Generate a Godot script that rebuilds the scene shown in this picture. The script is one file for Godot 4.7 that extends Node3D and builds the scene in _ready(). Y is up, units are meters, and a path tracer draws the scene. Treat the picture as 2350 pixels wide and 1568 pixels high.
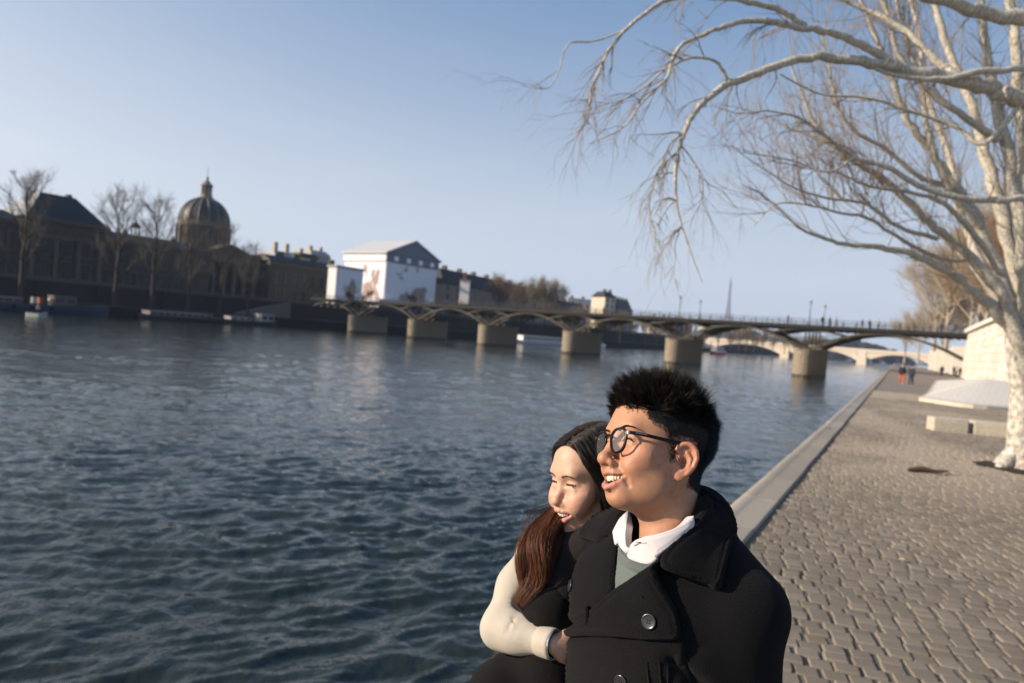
extends Node3D

# ---------- shared helpers ----------
const F := 1567.0
var cam_basis := Basis(Vector3.RIGHT, deg_to_rad(-0.98)) * Basis(Vector3(0, 0, 1), deg_to_rad(4.5))
var cam_place := Vector3(0, 1.85, 0)
const WATER := -2.15
var used_names := {}

func at(x: float, y: float, d: float) -> Vector3:
	return cam_place + cam_basis * (Vector3((x - 1175.0) / F, -(y - 784.0) / F, -1.0) * d)

func ground_at(x: float, y: float, h := 0.0) -> Vector3:
	var r := cam_basis * Vector3((x - 1175.0) / F, -(y - 784.0) / F, -1.0)
	return cam_place + r * ((h - cam_place.y) / r.y)

class MB:
	var v := PackedVector3Array()
	var n := PackedVector3Array()
	var c := PackedColorArray()
	var uv := PackedVector2Array()
	var ix := PackedInt32Array()
	var col := Color(1, 1, 1)
	var use_uv := false
	func put(p: Vector3, nn: Vector3) -> int:
		v.append(p); n.append(nn); c.append(col)
		return v.size() - 1
	func tri(a: Vector3, b: Vector3, d: Vector3) -> void:
		var nn := (d - a).cross(b - a).normalized()
		var s := v.size()
		put(a, nn); put(b, nn); put(d, nn)
		ix.append_array([s, s + 1, s + 2])
	func quad(a: Vector3, b: Vector3, d: Vector3, e: Vector3) -> void:
		var nn := (d - a).cross(b - a)
		if nn.length_squared() < 1e-14:
			nn = (e - a).cross(d - a)
		nn = nn.normalized()
		var s := v.size()
		put(a, nn); put(b, nn); put(d, nn); put(e, nn)
		ix.append_array([s, s + 1, s + 2, s, s + 2, s + 3])
	func hexa(p: Array) -> void:   # p[0..3] bottom ring, p[4..7] top ring, counter-clockwise seen from above
		quad(p[4], p[7], p[6], p[5])
		quad(p[0], p[1], p[2], p[3])
		for k in 4:
			var j := (k + 1) % 4
			quad(p[k], p[k + 4], p[j + 4], p[j])
	func box(ctr: Vector3, size: Vector3, b := Basis()) -> void:
		var h := size * 0.5
		var p := []
		for y in [-1, 1]:
			for s in [[-1, 1], [1, 1], [1, -1], [-1, -1]]:
				p.append(ctr + b * Vector3(h.x * s[0], h.y * y, h.z * s[1]))
		hexa(p)
	func beam(a: Vector3, b: Vector3, w: float, h: float, upv := Vector3.UP) -> void:
		var z := (b - a)
		var l := z.length()
		if l < 1e-6: return
		z /= l
		var x := upv.cross(z)
		if x.length() < 1e-4: x = Vector3.RIGHT.cross(z)
		x = x.normalized()
		box((a + b) * 0.5, Vector3(w, h, l), Basis(x, z.cross(x), z))
	func prism(poly: Array, h0: float, h1: float) -> void:   # poly of Vector2 (x,z), vertical extrusion
		var ccw := 0.0
		var m := poly.size()
		for k in m:
			var a: Vector2 = poly[k]
			var b: Vector2 = poly[(k + 1) % m]
			ccw += a.x * b.y - b.x * a.y
		var q := poly.duplicate()
		if ccw > 0: q.reverse()
		for k in m:
			var a: Vector2 = q[k]
			var b: Vector2 = q[(k + 1) % m]
			quad(Vector3(a.x, h0, a.y), Vector3(a.x, h1, a.y), Vector3(b.x, h1, b.y), Vector3(b.x, h0, b.y))
		var t := Geometry2D.triangulate_polygon(PackedVector2Array(q))
		for k in range(0, t.size(), 3):
			var a: Vector2 = q[t[k]]
			var b: Vector2 = q[t[k + 1]]
			var d: Vector2 = q[t[k + 2]]
			if (b - a).cross(d - a) < 0:
				var e := b; b = d; d = e
			tri(Vector3(a.x, h1, a.y), Vector3(b.x, h1, b.y), Vector3(d.x, h1, d.y))
			tri(Vector3(a.x, h0, a.y), Vector3(d.x, h0, d.y), Vector3(b.x, h0, b.y))
	func tube(pts: Array, radii: Array, sides := 6, caps := true, twist := 0.0) -> void:
		var m := pts.size()
		var ref := Vector3.ZERO
		var s := v.size()
		if radii.size() > 1 and radii.size() != m:
			var rr := []
			for k in m:
				var f := float(k) / maxi(m - 1, 1) * (radii.size() - 1)
				var i := mini(int(f), radii.size() - 2)
				rr.append(lerpf(radii[i], radii[i + 1], f - i))
			radii = rr
		for k in m:
			var t: Vector3 = (pts[mini(k + 1, m - 1)] - pts[maxi(k - 1, 0)]).normalized()
			if k == 0:
				ref = t.cross(Vector3.UP if absf(t.y) < 0.9 else Vector3.RIGHT).normalized()
			else:
				ref = (ref - t * ref.dot(t)).normalized()
			var bi := t.cross(ref)
			var r: float = radii[k] if radii.size() > 1 else radii[0]
			for j in sides:
				var a := TAU * j / sides + twist * k
				var d := ref * cos(a) + bi * sin(a)
				put(pts[k] + d * r, d)
		for k in m - 1:
			for j in sides:
				var j2 := (j + 1) % sides
				var a := s + k * sides + j
				var b := s + k * sides + j2
				ix.append_array([a, a + sides, b, b, a + sides, b + sides])
		if caps:
			for e in 2:
				var k := 0 if e == 0 else m - 1
				var ctr: Vector3 = pts[k]
				var nn: Vector3 = (pts[0] - pts[1]).normalized() if e == 0 else (pts[m - 1] - pts[m - 2]).normalized()
				var ci := put(ctr, nn)
				for j in sides:
					var a := s + k * sides + j
					var b := s + k * sides + (j + 1) % sides
					if e == 0: ix.append_array([ci, a, b])
					else: ix.append_array([ci, b, a])
	func lathe(ctr: Vector3, prof: Array, sides := 16, b := Basis()) -> void:   # prof of Vector2(radius, height)
		var s := v.size()
		var m := prof.size()
		for k in m:
			var p: Vector2 = prof[k]
			var d: Vector2 = prof[mini(k + 1, m - 1)] - prof[maxi(k - 1, 0)]
			for j in sides:
				var a := TAU * j / sides
				var nn := Vector3(cos(a) * d.y, -d.x, sin(a) * d.y).normalized()
				put(ctr + b * Vector3(cos(a) * p.x, p.y, sin(a) * p.x), b * nn)
		for k in m - 1:
			for j in sides:
				var j2 := (j + 1) % sides
				var a := s + k * sides + j
				var e := s + k * sides + j2
				ix.append_array([a, e, a + sides, e, e + sides, a + sides])
	func grid(rows: Array, closed := false) -> void:   # rows of equal-length Vector3 arrays, smooth
		var s := v.size()
		var m := rows.size()
		var w: int = rows[0].size()
		for k in m:
			for j in w:
				var jn := (j + 1) % w if closed else mini(j + 1, w - 1)
				var jp := (j - 1 + w) % w if closed else maxi(j - 1, 0)
				var du: Vector3 = rows[k][jn] - rows[k][jp]
				var dv: Vector3 = rows[mini(k + 1, m - 1)][j] - rows[maxi(k - 1, 0)][j]
				put(rows[k][j], dv.cross(du).normalized())
				if use_uv: uv.append(Vector2(float(j) / (w - 1), float(k) / (m - 1)))
		for k in m - 1:
			for j in (w if closed else w - 1):
				var a := s + k * w + j
				var b := s + k * w + (j + 1) % w
				ix.append_array([a, b, a + w, b, b + w, a + w])
	func mesh() -> ArrayMesh:
		var am := ArrayMesh.new()
		if ix.is_empty(): return am
		var arr := []
		arr.resize(Mesh.ARRAY_MAX)
		arr[Mesh.ARRAY_VERTEX] = v
		arr[Mesh.ARRAY_NORMAL] = n
		arr[Mesh.ARRAY_COLOR] = c
		if use_uv: arr[Mesh.ARRAY_TEX_UV] = uv
		arr[Mesh.ARRAY_INDEX] = ix
		am.add_surface_from_arrays(Mesh.PRIMITIVE_TRIANGLES, arr)
		return am

func numbered(called: String) -> String:
	var k: int = used_names.get(called, 0)
	used_names[called] = k + 1
	return called if k == 0 else "%s_%03d" % [called, k]

func obj(called: String, m, mat: Material, parent: Node3D = null) -> MeshInstance3D:
	var o := MeshInstance3D.new()
	o.mesh = m.mesh() if m is MB else m
	o.material_override = mat
	if parent == null:
		o.name = numbered(called)
		add_child(o)
	else:
		var kname := called
		var k := 0
		while parent.has_node(NodePath(kname)):
			k += 1
			kname = "%s_%03d" % [called, k]
		o.name = kname
		parent.add_child(o)
	return o

func tag(o: Node, label: String, category: String, group := "") -> Node:
	o.set_meta("label", label)
	o.set_meta("category", category)
	if group: o.set_meta("group", group)
	return o

func thing(called: String, label: String, category: String, where := Vector3.ZERO, turn := 0.0, group := "") -> Node3D:
	var o := Node3D.new()
	o.name = numbered(called)
	add_child(o)
	o.position = where
	o.rotation.y = turn
	tag(o, label, category, group)
	return o

func copy_of(o: Node3D, called: String, label: String) -> Node3D:
	var r: Node3D = o.duplicate()
	r.name = numbered(called)
	add_child(r)
	r.set_meta("label", label)
	return r

func structure(called: String, m, mat: Material) -> MeshInstance3D:
	var o := obj(called, m, mat)
	o.set_meta("kind", "structure")
	return o

# ---------- materials ----------
var noise_made := {}
func noise_tex(seed_: int, freq: float, lo: float, hi: float, octaves := 4, kind := FastNoiseLite.TYPE_SIMPLEX_SMOOTH, size := 512, contrast := 1.0) -> Texture2D:
	var key := "%d %f %f %f %d %d %d %f" % [seed_, freq, lo, hi, octaves, kind, size, contrast]
	if noise_made.has(key): return noise_made[key]
	var fn := FastNoiseLite.new()
	fn.seed = seed_
	fn.noise_type = kind
	fn.frequency = freq
	fn.fractal_octaves = octaves
	if kind == FastNoiseLite.TYPE_CELLULAR:
		fn.cellular_return_type = FastNoiseLite.RETURN_DISTANCE
	var t := NoiseTexture2D.new()
	t.width = size
	t.height = size
	t.seamless = true
	t.noise = fn
	var g := Gradient.new()
	var m0 := 0.5 - 0.5 / contrast
	var m1 := 0.5 + 0.5 / contrast
	g.offsets = PackedFloat32Array([m0, m1])
	g.colors = PackedColorArray([Color(lo, lo, lo), Color(hi, hi, hi)]) if lo == 0.0 else PackedColorArray([Color(lo, lo, lo).linear_to_srgb(), Color(hi, hi, hi).linear_to_srgb()])
	t.color_ramp = g
	noise_made[key] = t
	return t

func mat(c: Color, rough := 0.85, opt := {}) -> StandardMaterial3D:
	var m := StandardMaterial3D.new()
	m.albedo_color = c.linear_to_srgb()
	m.albedo_color.a = c.a
	m.roughness = rough
	m.metallic_specular = opt.get("spec", 0.4)
	m.metallic = opt.get("metal", 0.0)
	if opt.get("vc", false): m.vertex_color_use_as_albedo = true
	if opt.has("tex"):
		m.albedo_texture = opt.tex
	if opt.has("bump"):
		m.heightmap_enabled = true
		m.heightmap_texture = opt.bump
		m.heightmap_scale = opt.get("bump_cm", 0.5)
	if opt.has("scale"):
		m.uv1_triplanar = true
		m.uv1_world_triplanar = opt.get("world", true)
		m.uv1_scale = Vector3.ONE * opt.scale if not opt.scale is Vector3 else opt.scale
	if opt.has("rim"):
		m.rim_enabled = true
		m.rim = opt.rim
		m.rim_tint = opt.get("rim_tint", 0.5)
	if opt.has("sss"):
		m.subsurf_scatter_enabled = true
		m.subsurf_scatter_strength = opt.sss
	return m

func smooth_curve(pts: Array, per := 6) -> Array:   # Catmull-Rom through Vector3 or Vector2 points
	var out := []
	var m := pts.size()
	for k in m - 1:
		var p0 = pts[maxi(k - 1, 0)]
		var p1 = pts[k]
		var p2 = pts[k + 1]
		var p3 = pts[mini(k + 2, m - 1)]
		for j in per:
			var t := float(j) / per
			out.append(0.5 * ((2.0 * p1) + (p2 - p0) * t + (2.0 * p0 - 5.0 * p1 + 4.0 * p2 - p3) * t * t + (3.0 * p1 - p0 - 3.0 * p2 + p3) * t * t * t))
	out.append(pts[m - 1])
	return out

func resample(vals: Array, count: int) -> Array:
	var out := []
	for k in count:
		var f := float(k) / maxi(count - 1, 1) * (vals.size() - 1)
		var i := mini(int(f), vals.size() - 2)
		out.append(lerpf(vals[i], vals[i + 1], f - i))
	return out

# ---------- the light and the camera ----------
const SUN_AZ := -99.0
const SUN_EL := 22.0
func sun_dir() -> Vector3:
	var a := deg_to_rad(SUN_AZ)
	var e := deg_to_rad(SUN_EL)
	return Vector3(sin(a) * cos(e), sin(e), -cos(a) * cos(e))

func make_sky() -> Environment:
	var w := 1024
	var h := 512
	var im := Image.create(w, h, false, Image.FORMAT_RGBF)
	var sd := sun_dir()
	var wisps := FastNoiseLite.new()
	wisps.seed = 5
	wisps.frequency = 1.0
	wisps.fractal_octaves = 4
	for y in h:
		var el := (0.5 - (y + 0.5) / h) * PI
		for x in w:
			var az := (x + 0.5) / w * TAU
			var d := Vector3(sin(az) * cos(el), sin(el), -cos(az) * cos(el))
			var up := maxf(d.y, 0.0)
			var f := exp(-pow(up / 0.34, 1.8))
			var c := Vector3(0.0, 0.094, 0.255).lerp(Vector3(0.425, 0.472, 0.522), f)
			var gam := rad_to_deg(acos(clampf(d.dot(sd), -1, 1)))
			var g := 1.5 * exp(-gam / 26.0)
			c += Vector3(1.0, 0.90, 0.76) * g * (0.75 + 0.25 * f)
			var st := wisps.get_noise_3d(d.x * 2.2 + d.y * 3.0, d.y * 14.0 - d.x * 1.5, d.z * 2.2)
			c += Vector3(0.05, 0.045, 0.03) * maxf(st - 0.12, 0.0) * f
			if d.y < 0.0:
				c = c.lerp(Vector3(0.20, 0.21, 0.22), minf(-d.y * 8.0, 1.0))
			im.set_pixel(x, y, Color(c.x, c.y, c.z))
	var e := Environment.new()
	e.background_mode = Environment.BG_SKY
	var s := Sky.new()
	var pm := PanoramaSkyMaterial.new()
	pm.panorama = ImageTexture.create_from_image(im)
	s.sky_material = pm
	e.sky = s
	e.background_energy_multiplier = 1.0
	e.tonemap_mode = Environment.TONE_MAPPER_LINEAR
	e.tonemap_exposure = 1.62
	e.sdfgi_enabled = true
	e.ssao_enabled = true
	e.ssil_enabled = true
	e.fog_enabled = true
	e.fog_density = 0.00014
	e.fog_light_color = Color(0.72, 0.80, 0.93)
	return e

func set_stage() -> void:
	var cam := Camera3D.new()
	cam.name = "camera"
	cam.fov = rad_to_deg(2.0 * atan(784.0 / F))
	cam.near = 0.05
	cam.far = 6000.0
	cam.transform = Transform3D(cam_basis, cam_place)
	var ca := CameraAttributesPhysical.new()
	ca.frustum_focal_length = 24.0
	ca.frustum_focus_distance = 1.2
	ca.exposure_aperture = 4.2
	ca.frustum_far = 6000.0
	ca.frustum_near = 0.05
	cam.attributes = ca
	add_child(cam)
	var we := WorldEnvironment.new()
	we.name = "daylight_sky"
	we.environment = make_sky()
	add_child(we)
	var sun := DirectionalLight3D.new()
	sun.name = "sun"
	sun.light_energy = 1.6
	sun.light_color = Color(1.0, 0.92, 0.82)
	sun.light_angular_distance = 0.5
	sun.shadow_enabled = true
	var z := sun_dir()
	var x := Vector3.UP.cross(z).normalized()
	sun.transform = Transform3D(Basis(x, z.cross(x), z), z * 50.0)
	add_child(sun)

# ---------- water, quay, far ground ----------
var river := Vector3(0.4924, 0, -0.8704)     # downstream, along the near quay
var inland := Vector3(0.8704, 0, 0.4924)     # from the near edge away from the water
var edge0 := Vector3(-1.84, 0, 0)
func quay(s: float, w: float, y := 0.0) -> Vector3:
	return edge0 + river * s + inland * w + Vector3(0, y, 0)

func make_water() -> void:
	var rows := 760
	var cols := 430
	var r0 := 2.6
	var ratio := pow(900.0 / r0, 1.0 / (rows - 1))
	var az0 := deg_to_rad(-64.0)
	var az1 := deg_to_rad(62.0)
	var big := FastNoiseLite.new()
	big.seed = 3; big.frequency = 1.0; big.fractal_octaves = 2
	var mid := FastNoiseLite.new()
	mid.seed = 8; mid.frequency = 1.0; mid.fractal_octaves = 1
	var fine := FastNoiseLite.new()
	fine.seed = 21; fine.frequency = 1.0; fine.fractal_octaves = 3
	var wind := Vector2(0.38, 0.925)          # the crests run across this
	var across := Vector2(-0.925, 0.38)
	var pos := PackedVector3Array()
	pos.resize(rows * cols)
	var sa := PackedFloat32Array()
	var ca := PackedFloat32Array()
	for j in cols:
		var a := lerpf(az0, az1, float(j) / (cols - 1))
		sa.append(sin(a)); ca.append(-cos(a))
	var r := r0
	for k in rows:
		var step := r * (ratio - 1.0)
		var f_mid := clampf(1.0 - (step - 0.25) / 0.6, 0.0, 1.0)
		var f_fine := clampf(1.0 - (step - 0.06) / 0.16, 0.0, 1.0)
		for j in cols:
			var x := sa[j] * r
			var z := ca[j] * r
			var a := x * wind.x + z * wind.y
			var b := x * across.x + z * across.y
			var warp := big.get_noise_2d(a * 0.11 + 40.0, b * 0.08)
			var gust := 0.72 + 0.95 * big.get_noise_2d(a * 0.05, b * 0.03 - 9.0)
			var h := 0.060 * big.get_noise_2d(a * 0.42 + warp * 1.2, b * 0.24)
			if f_mid > 0.0:
				var m := mid.get_noise_2d(a * 1.5 + warp * 2.0, b * 0.55)
				var m2 := mid.get_noise_2d(a * 2.8 - b * 0.5, b * 1.1 + warp + 30.0)
				h += f_mid * gust * (0.046 * (1.0 - 2.0 * absf(m)) + 0.017 * (1.0 - 2.0 * absf(m2)))
			if f_fine > 0.0:
				h += f_fine * gust * 0.015 * fine.get_noise_2d(a * 3.4 + m_warp(h), b * 2.2)
			pos[k * cols + j] = Vector3(x, WATER + h - 0.02, z)
		r *= ratio
	var nor := PackedVector3Array()
	nor.resize(rows * cols)
	for k in rows:
		var ku := mini(k + 1, rows - 1) * cols
		var kd := maxi(k - 1, 0) * cols
		for j in cols:
			var du := pos[k * cols + mini(j + 1, cols - 1)] - pos[k * cols + maxi(j - 1, 0)]
			var dv := pos[ku + j] - pos[kd + j]
			nor[k * cols + j] = du.cross(dv).normalized()
	var ix := PackedInt32Array()
	ix.resize((rows - 1) * (cols - 1) * 6)
	var q := 0
	for k in rows - 1:
		for j in cols - 1:
			var a := k * cols + j
			ix[q] = a; ix[q + 1] = a + cols; ix[q + 2] = a + 1
			ix[q + 3] = a + 1; ix[q + 4] = a + cols; ix[q + 5] = a + cols + 1
			q += 6
	var arr := []
	arr.resize(Mesh.ARRAY_MAX)
	arr[Mesh.ARRAY_VERTEX] = pos
	arr[Mesh.ARRAY_NORMAL] = nor
	arr[Mesh.ARRAY_INDEX] = ix
	var am := ArrayMesh.new()
	am.add_surface_from_arrays(Mesh.PRIMITIVE_TRIANGLES, arr)
	var m := mat(Color(0.017, 0.024, 0.020), 0.05, {"spec": 0.40, "scale": 0.42, "bump": noise_tex(31, 0.018, 0, 1, 4), "bump_cm": 1.6})
	structure("river_water", am, m)

func m_warp(h: float) -> float:
	return h * 6.0

func stone_shape(rng: RandomNumberGenerator, lx: float, lz: float) -> MB:
	# a worn sett: a cushioned top on sloping sides
	var m := MB.new()
	var rows := []
	var ts := [-1.0, -0.93, -0.80, 0.80, 0.93, 1.0]
	var cx := []
	for k in 4: cx.append(Vector2(rng.randf_range(-0.07, 0.06), rng.randf_range(-0.07, 0.06)))
	for a in ts:
		var row := []
		for b in ts:
			var e: float = maxf(absf(a), absf(b))
			var y := 0.0 if e > 0.95 else 0.0225 if e > 0.85 else 0.0255
			var px: float = a
			var pz: float = b
			if absf(a) > 0.8 and absf(b) > 0.8:
				var c2: Vector2 = cx[(0 if a < 0 else 1) + (0 if b < 0 else 2)]
				px *= 0.93 + c2.x
				pz *= 0.93 + c2.y
				y -= 0.004
			y += rng.randf_range(-0.0012, 0.0012) if e < 0.95 else 0.0
			row.append(Vector3(px * lx * 0.5, y, pz * lz * 0.5))
		rows.append(row)
	m.grid(rows)
	return m

func make_quay() -> void:
	var stone := mat(Color(0.20, 0.17, 0.135), 0.9, {"scale": 3.0, "tex": noise_tex(2, 0.03, 0.62, 1.0, 5), "bump": noise_tex(4, 0.06, 0, 1, 5), "bump_cm": 0.8})
	var body := MB.new()
	# the quay body: vertical wall to the water, wide top; its top lies under the setts
	var far := 150.0
	var e0 := quay(-30, 0.05)
	var e1 := quay(far, 0.05)
	var pl := [Vector2(e0.x, e0.z), Vector2(e1.x, e1.z)]
	for p in [quay(260, 20), quay(700, 120), quay(700, 700), quay(-30, 300)]:
		pl.append(Vector2(p.x, p.z))
	body.prism(pl, WATER - 1.5, -0.0165)
	var q := structure("stone_quay", body, stone)
	# coping stones along the edge
	var rng := RandomNumberGenerator.new()
	rng.seed = 11
	var tints := []
	for k in 3:
		var g := 0.92 + 0.09 * k
		tints.append(mat(Color(0.36 * g, 0.32 * g, 0.265 * g), 0.85, {"scale": 2.0, "tex": noise_tex(2, 0.03, 0.7, 1.0, 5), "bump": noise_tex(4, 0.06, 0, 1, 5), "bump_cm": 0.5}))
	var turn := Basis(inland, Vector3.UP, -river)
	var variants := []
	for k in 3:
		var m := MB.new()
		var l := 1.465
		var prof := [Vector2(0.0, -0.5), Vector2(0.0, -0.10), Vector2(0.02, -0.04), Vector2(0.07, -0.002), Vector2(0.13, 0.006), Vector2(0.19, 0.0), Vector2(0.22, -0.012), Vector2(0.45, -0.006), Vector2(0.47, -0.02), Vector2(0.47, -0.2)]
		var rows := []
		for z in [-l / 2, -l / 2 + 0.012, l / 2 - 0.012, l / 2]:
			var inset := 0.010 if absf(z) > l / 2 - 0.001 else 0.0
			var row := []
			for p in prof: row.append(Vector3(p.x + (inset if p.x < 0.1 else -inset if p.x > 0.43 else 0.0), p.y - inset + rng.randf_range(-0.002, 0.002), z))
			rows.append(row)
		m.grid(rows)
		variants.append(m.mesh())
	for k in 90:
		var o := obj("coping_stone", variants[rng.randi() % 3], tints[rng.randi() % 3], q)
		o.transform = Transform3D(turn, quay(-6.0 + 1.5 * k, rng.randf_range(-0.006, 0.006), 0.03 + rng.randf_range(-0.004, 0.004)))
	var rest := MB.new()
	rest.box(quay(264, 0.32, -0.22), Vector3(0.64, 0.5, 270), turn)
	obj("far_coping", rest, tints[1], q)
	var moss := MB.new()
	moss.box(quay(60, 0.06, -0.62), Vector3(0.16, 0.5, 190), turn)
	obj("mossy_edge", moss, mat(Color(0.10, 0.105, 0.035), 0.95, {"scale": 1.5, "tex": noise_tex(2, 0.03, 0.5, 1.0, 5)}), q)
	# setts in courses across the quay
	var lx := 0.152
	var lz := 0.126
	var shapes := []
	for k in 10: shapes.append(stone_shape(rng, lz * rng.randf_range(0.93, 1.03), lx * rng.randf_range(0.82, 1.0)).mesh())
	# local x runs along the river, local z across it
	var sturn := Basis(river, Vector3.UP, inland)
	var patch := FastNoiseLite.new()
	patch.seed = 4; patch.frequency = 0.22; patch.fractal_octaves = 3
	var white := mat(Color(1, 1, 1), 0.88, {"vc": true, "scale": 5.0, "tex": noise_tex(2, 0.03, 0.66, 1.0, 5), "bump": noise_tex(4, 0.06, 0, 1, 5), "bump_cm": 0.6})
	var near := []
	var far_set := []
	var c := 0
	var course := Vector3(sin(deg_to_rad(105.0)), 0, -cos(deg_to_rad(105.0)))
	var stack := Vector3(sin(deg_to_rad(15.0)), 0, -cos(deg_to_rad(15.0)))
	sturn = Basis(stack, Vector3.UP, course)
	var r := -4.0
	while r < 48.0:
		var qq := -14.0 + (0.0 if c % 2 == 0 else lx * 0.5) + rng.randf_range(-0.02, 0.02)
		while qq < 26.0:
			qq += lx * rng.randf_range(0.9, 1.1)
			var at0 := stack * (r + 0.02 * sin(qq * 1.7)) + course * qq
			var w := (at0 - edge0).dot(inland)
			var s := (at0 - edge0).dot(river)
			if w < 0.55 or w > 11.0 or s < 0.5 or s > 46.0: continue
			var lift := 0.006 * patch.get_noise_2d(s * 3.0, w * 3.0) + rng.randf_range(-0.007, 0.005)
			var p := quay(s + rng.randf_range(-0.006, 0.006), w, -0.030 + lift)
			var t := Transform3D(sturn * Basis(Vector3.UP, rng.randf_range(-0.05, 0.05)) * Basis(Vector3.RIGHT, rng.randf_range(-0.025, 0.025)) * Basis(Vector3.BACK, rng.randf_range(-0.03, 0.03)), p)
			var g := 1.0 + 0.16 * patch.get_noise_2d(s * 0.7 + 50.0, w * 0.7) + rng.randf_range(-0.2, 0.2)
			var wm := rng.randf_range(-0.03, 0.03)
			var col := Color(0.275 * g * (1.0 + wm), 0.235 * g, 0.185 * g * (1.0 - wm))
			var dust := clampf((patch.get_noise_2d(s * 0.35 + 90.0, w * 0.9 + 10.0) - 0.05) * 2.5, 0.0, 0.6) * clampf((s - 9.0) / 5.0, 0.0, 1.0)
			dust = minf(0.8, dust + 0.75 * exp(-pow((s - 17.5 + 2.0 * patch.get_noise_2d(w * 0.5, 7.0)) / 1.6, 2.0)) * clampf(0.6 + patch.get_noise_2d(s * 2.0, w * 1.2 + 30.0) * 1.6, 0.0, 1.0))
			col = col.lerp(Color(0.44, 0.375, 0.295), dust)
			var kind := rng.randi() % 10
			var cp := cam_basis.inverse() * (p - cam_place)
			var seen := cp.z < 0.0 and absf(cp.x) < -cp.z * 0.76 and cp.y > cp.z * 0.505
			var hid := seen and cp.x / -cp.z * F + 1175.0 < 1790.0 and -cp.y / -cp.z * F + 784.0 > 1160.0
			if seen and not hid: near.append([p.distance_to(cam_place), t, col, kind])
			else: far_set.append([t, col, kind])
		r += lz
		c += 1
	near.sort_custom(func(a, b): return a[0] < b[0])
	var tones := []
	for k in 6:
		var g := 0.86 + 0.07 * k
		tones.append(mat(Color(0.275 * g, 0.235 * g, 0.185 * g), 0.88, {"scale": 5.0, "tex": noise_tex(2, 0.03, 0.66, 1.0, 5), "bump": noise_tex(4, 0.06, 0, 1, 5), "bump_cm": 0.6}))
	for k in near.size():
		if k < 300:
			var o := obj("sett", shapes[near[k][3]], tones[clampi(int((near[k][2].g / 0.235 - 0.84) / 0.07), 0, 5)], null) if false else MeshInstance3D.new()
			o.name = "sett" if k == 0 else "sett_%03d" % k
			o.mesh = shapes[near[k][3]]
			o.material_override = tones[clampi(int((near[k][2].g / 0.235 - 0.84) / 0.07), 0, 5)]
			o.transform = near[k][1]
			q.add_child(o)
		else:
			far_set.append([near[k][1], near[k][2], near[k][3]])
	for kind in 10:
		var list := far_set.filter(func(a): return a[2] == kind)
		var mm := MultiMesh.new()
		mm.transform_format = MultiMesh.TRANSFORM_3D
		mm.use_colors = true
		mm.mesh = shapes[kind]
		mm.instance_count = list.size()
		for k in list.size():
			mm.set_instance_transform(k, list[k][0])
			mm.set_instance_color(k, list[k][1])
		var mi := MultiMeshInstance3D.new()
		mi.name = "sett_paving" if kind == 0 else "sett_paving_%03d" % kind
		mi.multimesh = mm
		mi.material_override = white
		mi.set_meta("kind", "stuff")
		q.add_child(mi)
	# a bedding of dust between the stones reaches beyond them as the far paving
	var bed := MB.new()
	bed.quad(quay(46.05, 0.64, -0.004), quay(260, 0.64, -0.004), quay(260, 60, -0.004), quay(46.05, 60, -0.004))
	bed.quad(quay(-20, 11.05, -0.004), quay(46.05, 11.05, -0.004), quay(46.05, 60, -0.004), quay(-20, 60, -0.004))
	structure("far_paving", bed, mat(Color(0.265, 0.23, 0.185), 0.9, {"scale": 0.8, "tex": noise_tex(9, 0.012, 0.7, 1.0, 5), "bump": noise_tex(4, 0.06, 0, 1, 5), "bump_cm": 2.0}))
	var land := MB.new()
	land.quad(Vector3(-3000, -4.5, 600), Vector3(-3000, -4.5, -5000), Vector3(3000, -4.5, -5000), Vector3(3000, -4.5, 600))
	structure("far_ground", land, mat(Color(0.12, 0.115, 0.10), 0.95))

# ---------- the iron footbridge ----------
var bridge0 := Vector3(-43.8, WATER, -182.7)
var bridge_along := Vector3(0.7925, 0, 0.6099)
var bridge_down := Vector3(0.6099, 0, -0.7925)
const SPAN := 23.05
func on_bridge(t: float, w: float, y: float) -> Vector3:   # t in spans from the first pier, w metres downstream, y above the water
	return bridge0 + bridge_along * (t * SPAN) + bridge_down * w + Vector3(0, y, 0)

func pier_outline(t: float, half: float, l: float) -> Array:
	var out := []
	for k in 9:
		var a := PI * k / 8.0
		out.append([cos(a) * half, half * 0.9 * (1.0 - sin(a))])
	for k in 9:
		var a := PI + PI * k / 8.0
		out.append([cos(a) * half, l - half * 0.9 + half * 0.9 * -sin(a)])
	var pts := []
	for o in out:
		var p: Vector3 = bridge0 + bridge_along * (t * SPAN + o[0]) + bridge_down * o[1]
		pts.append(Vector2(p.x, p.z))
	return pts

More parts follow.
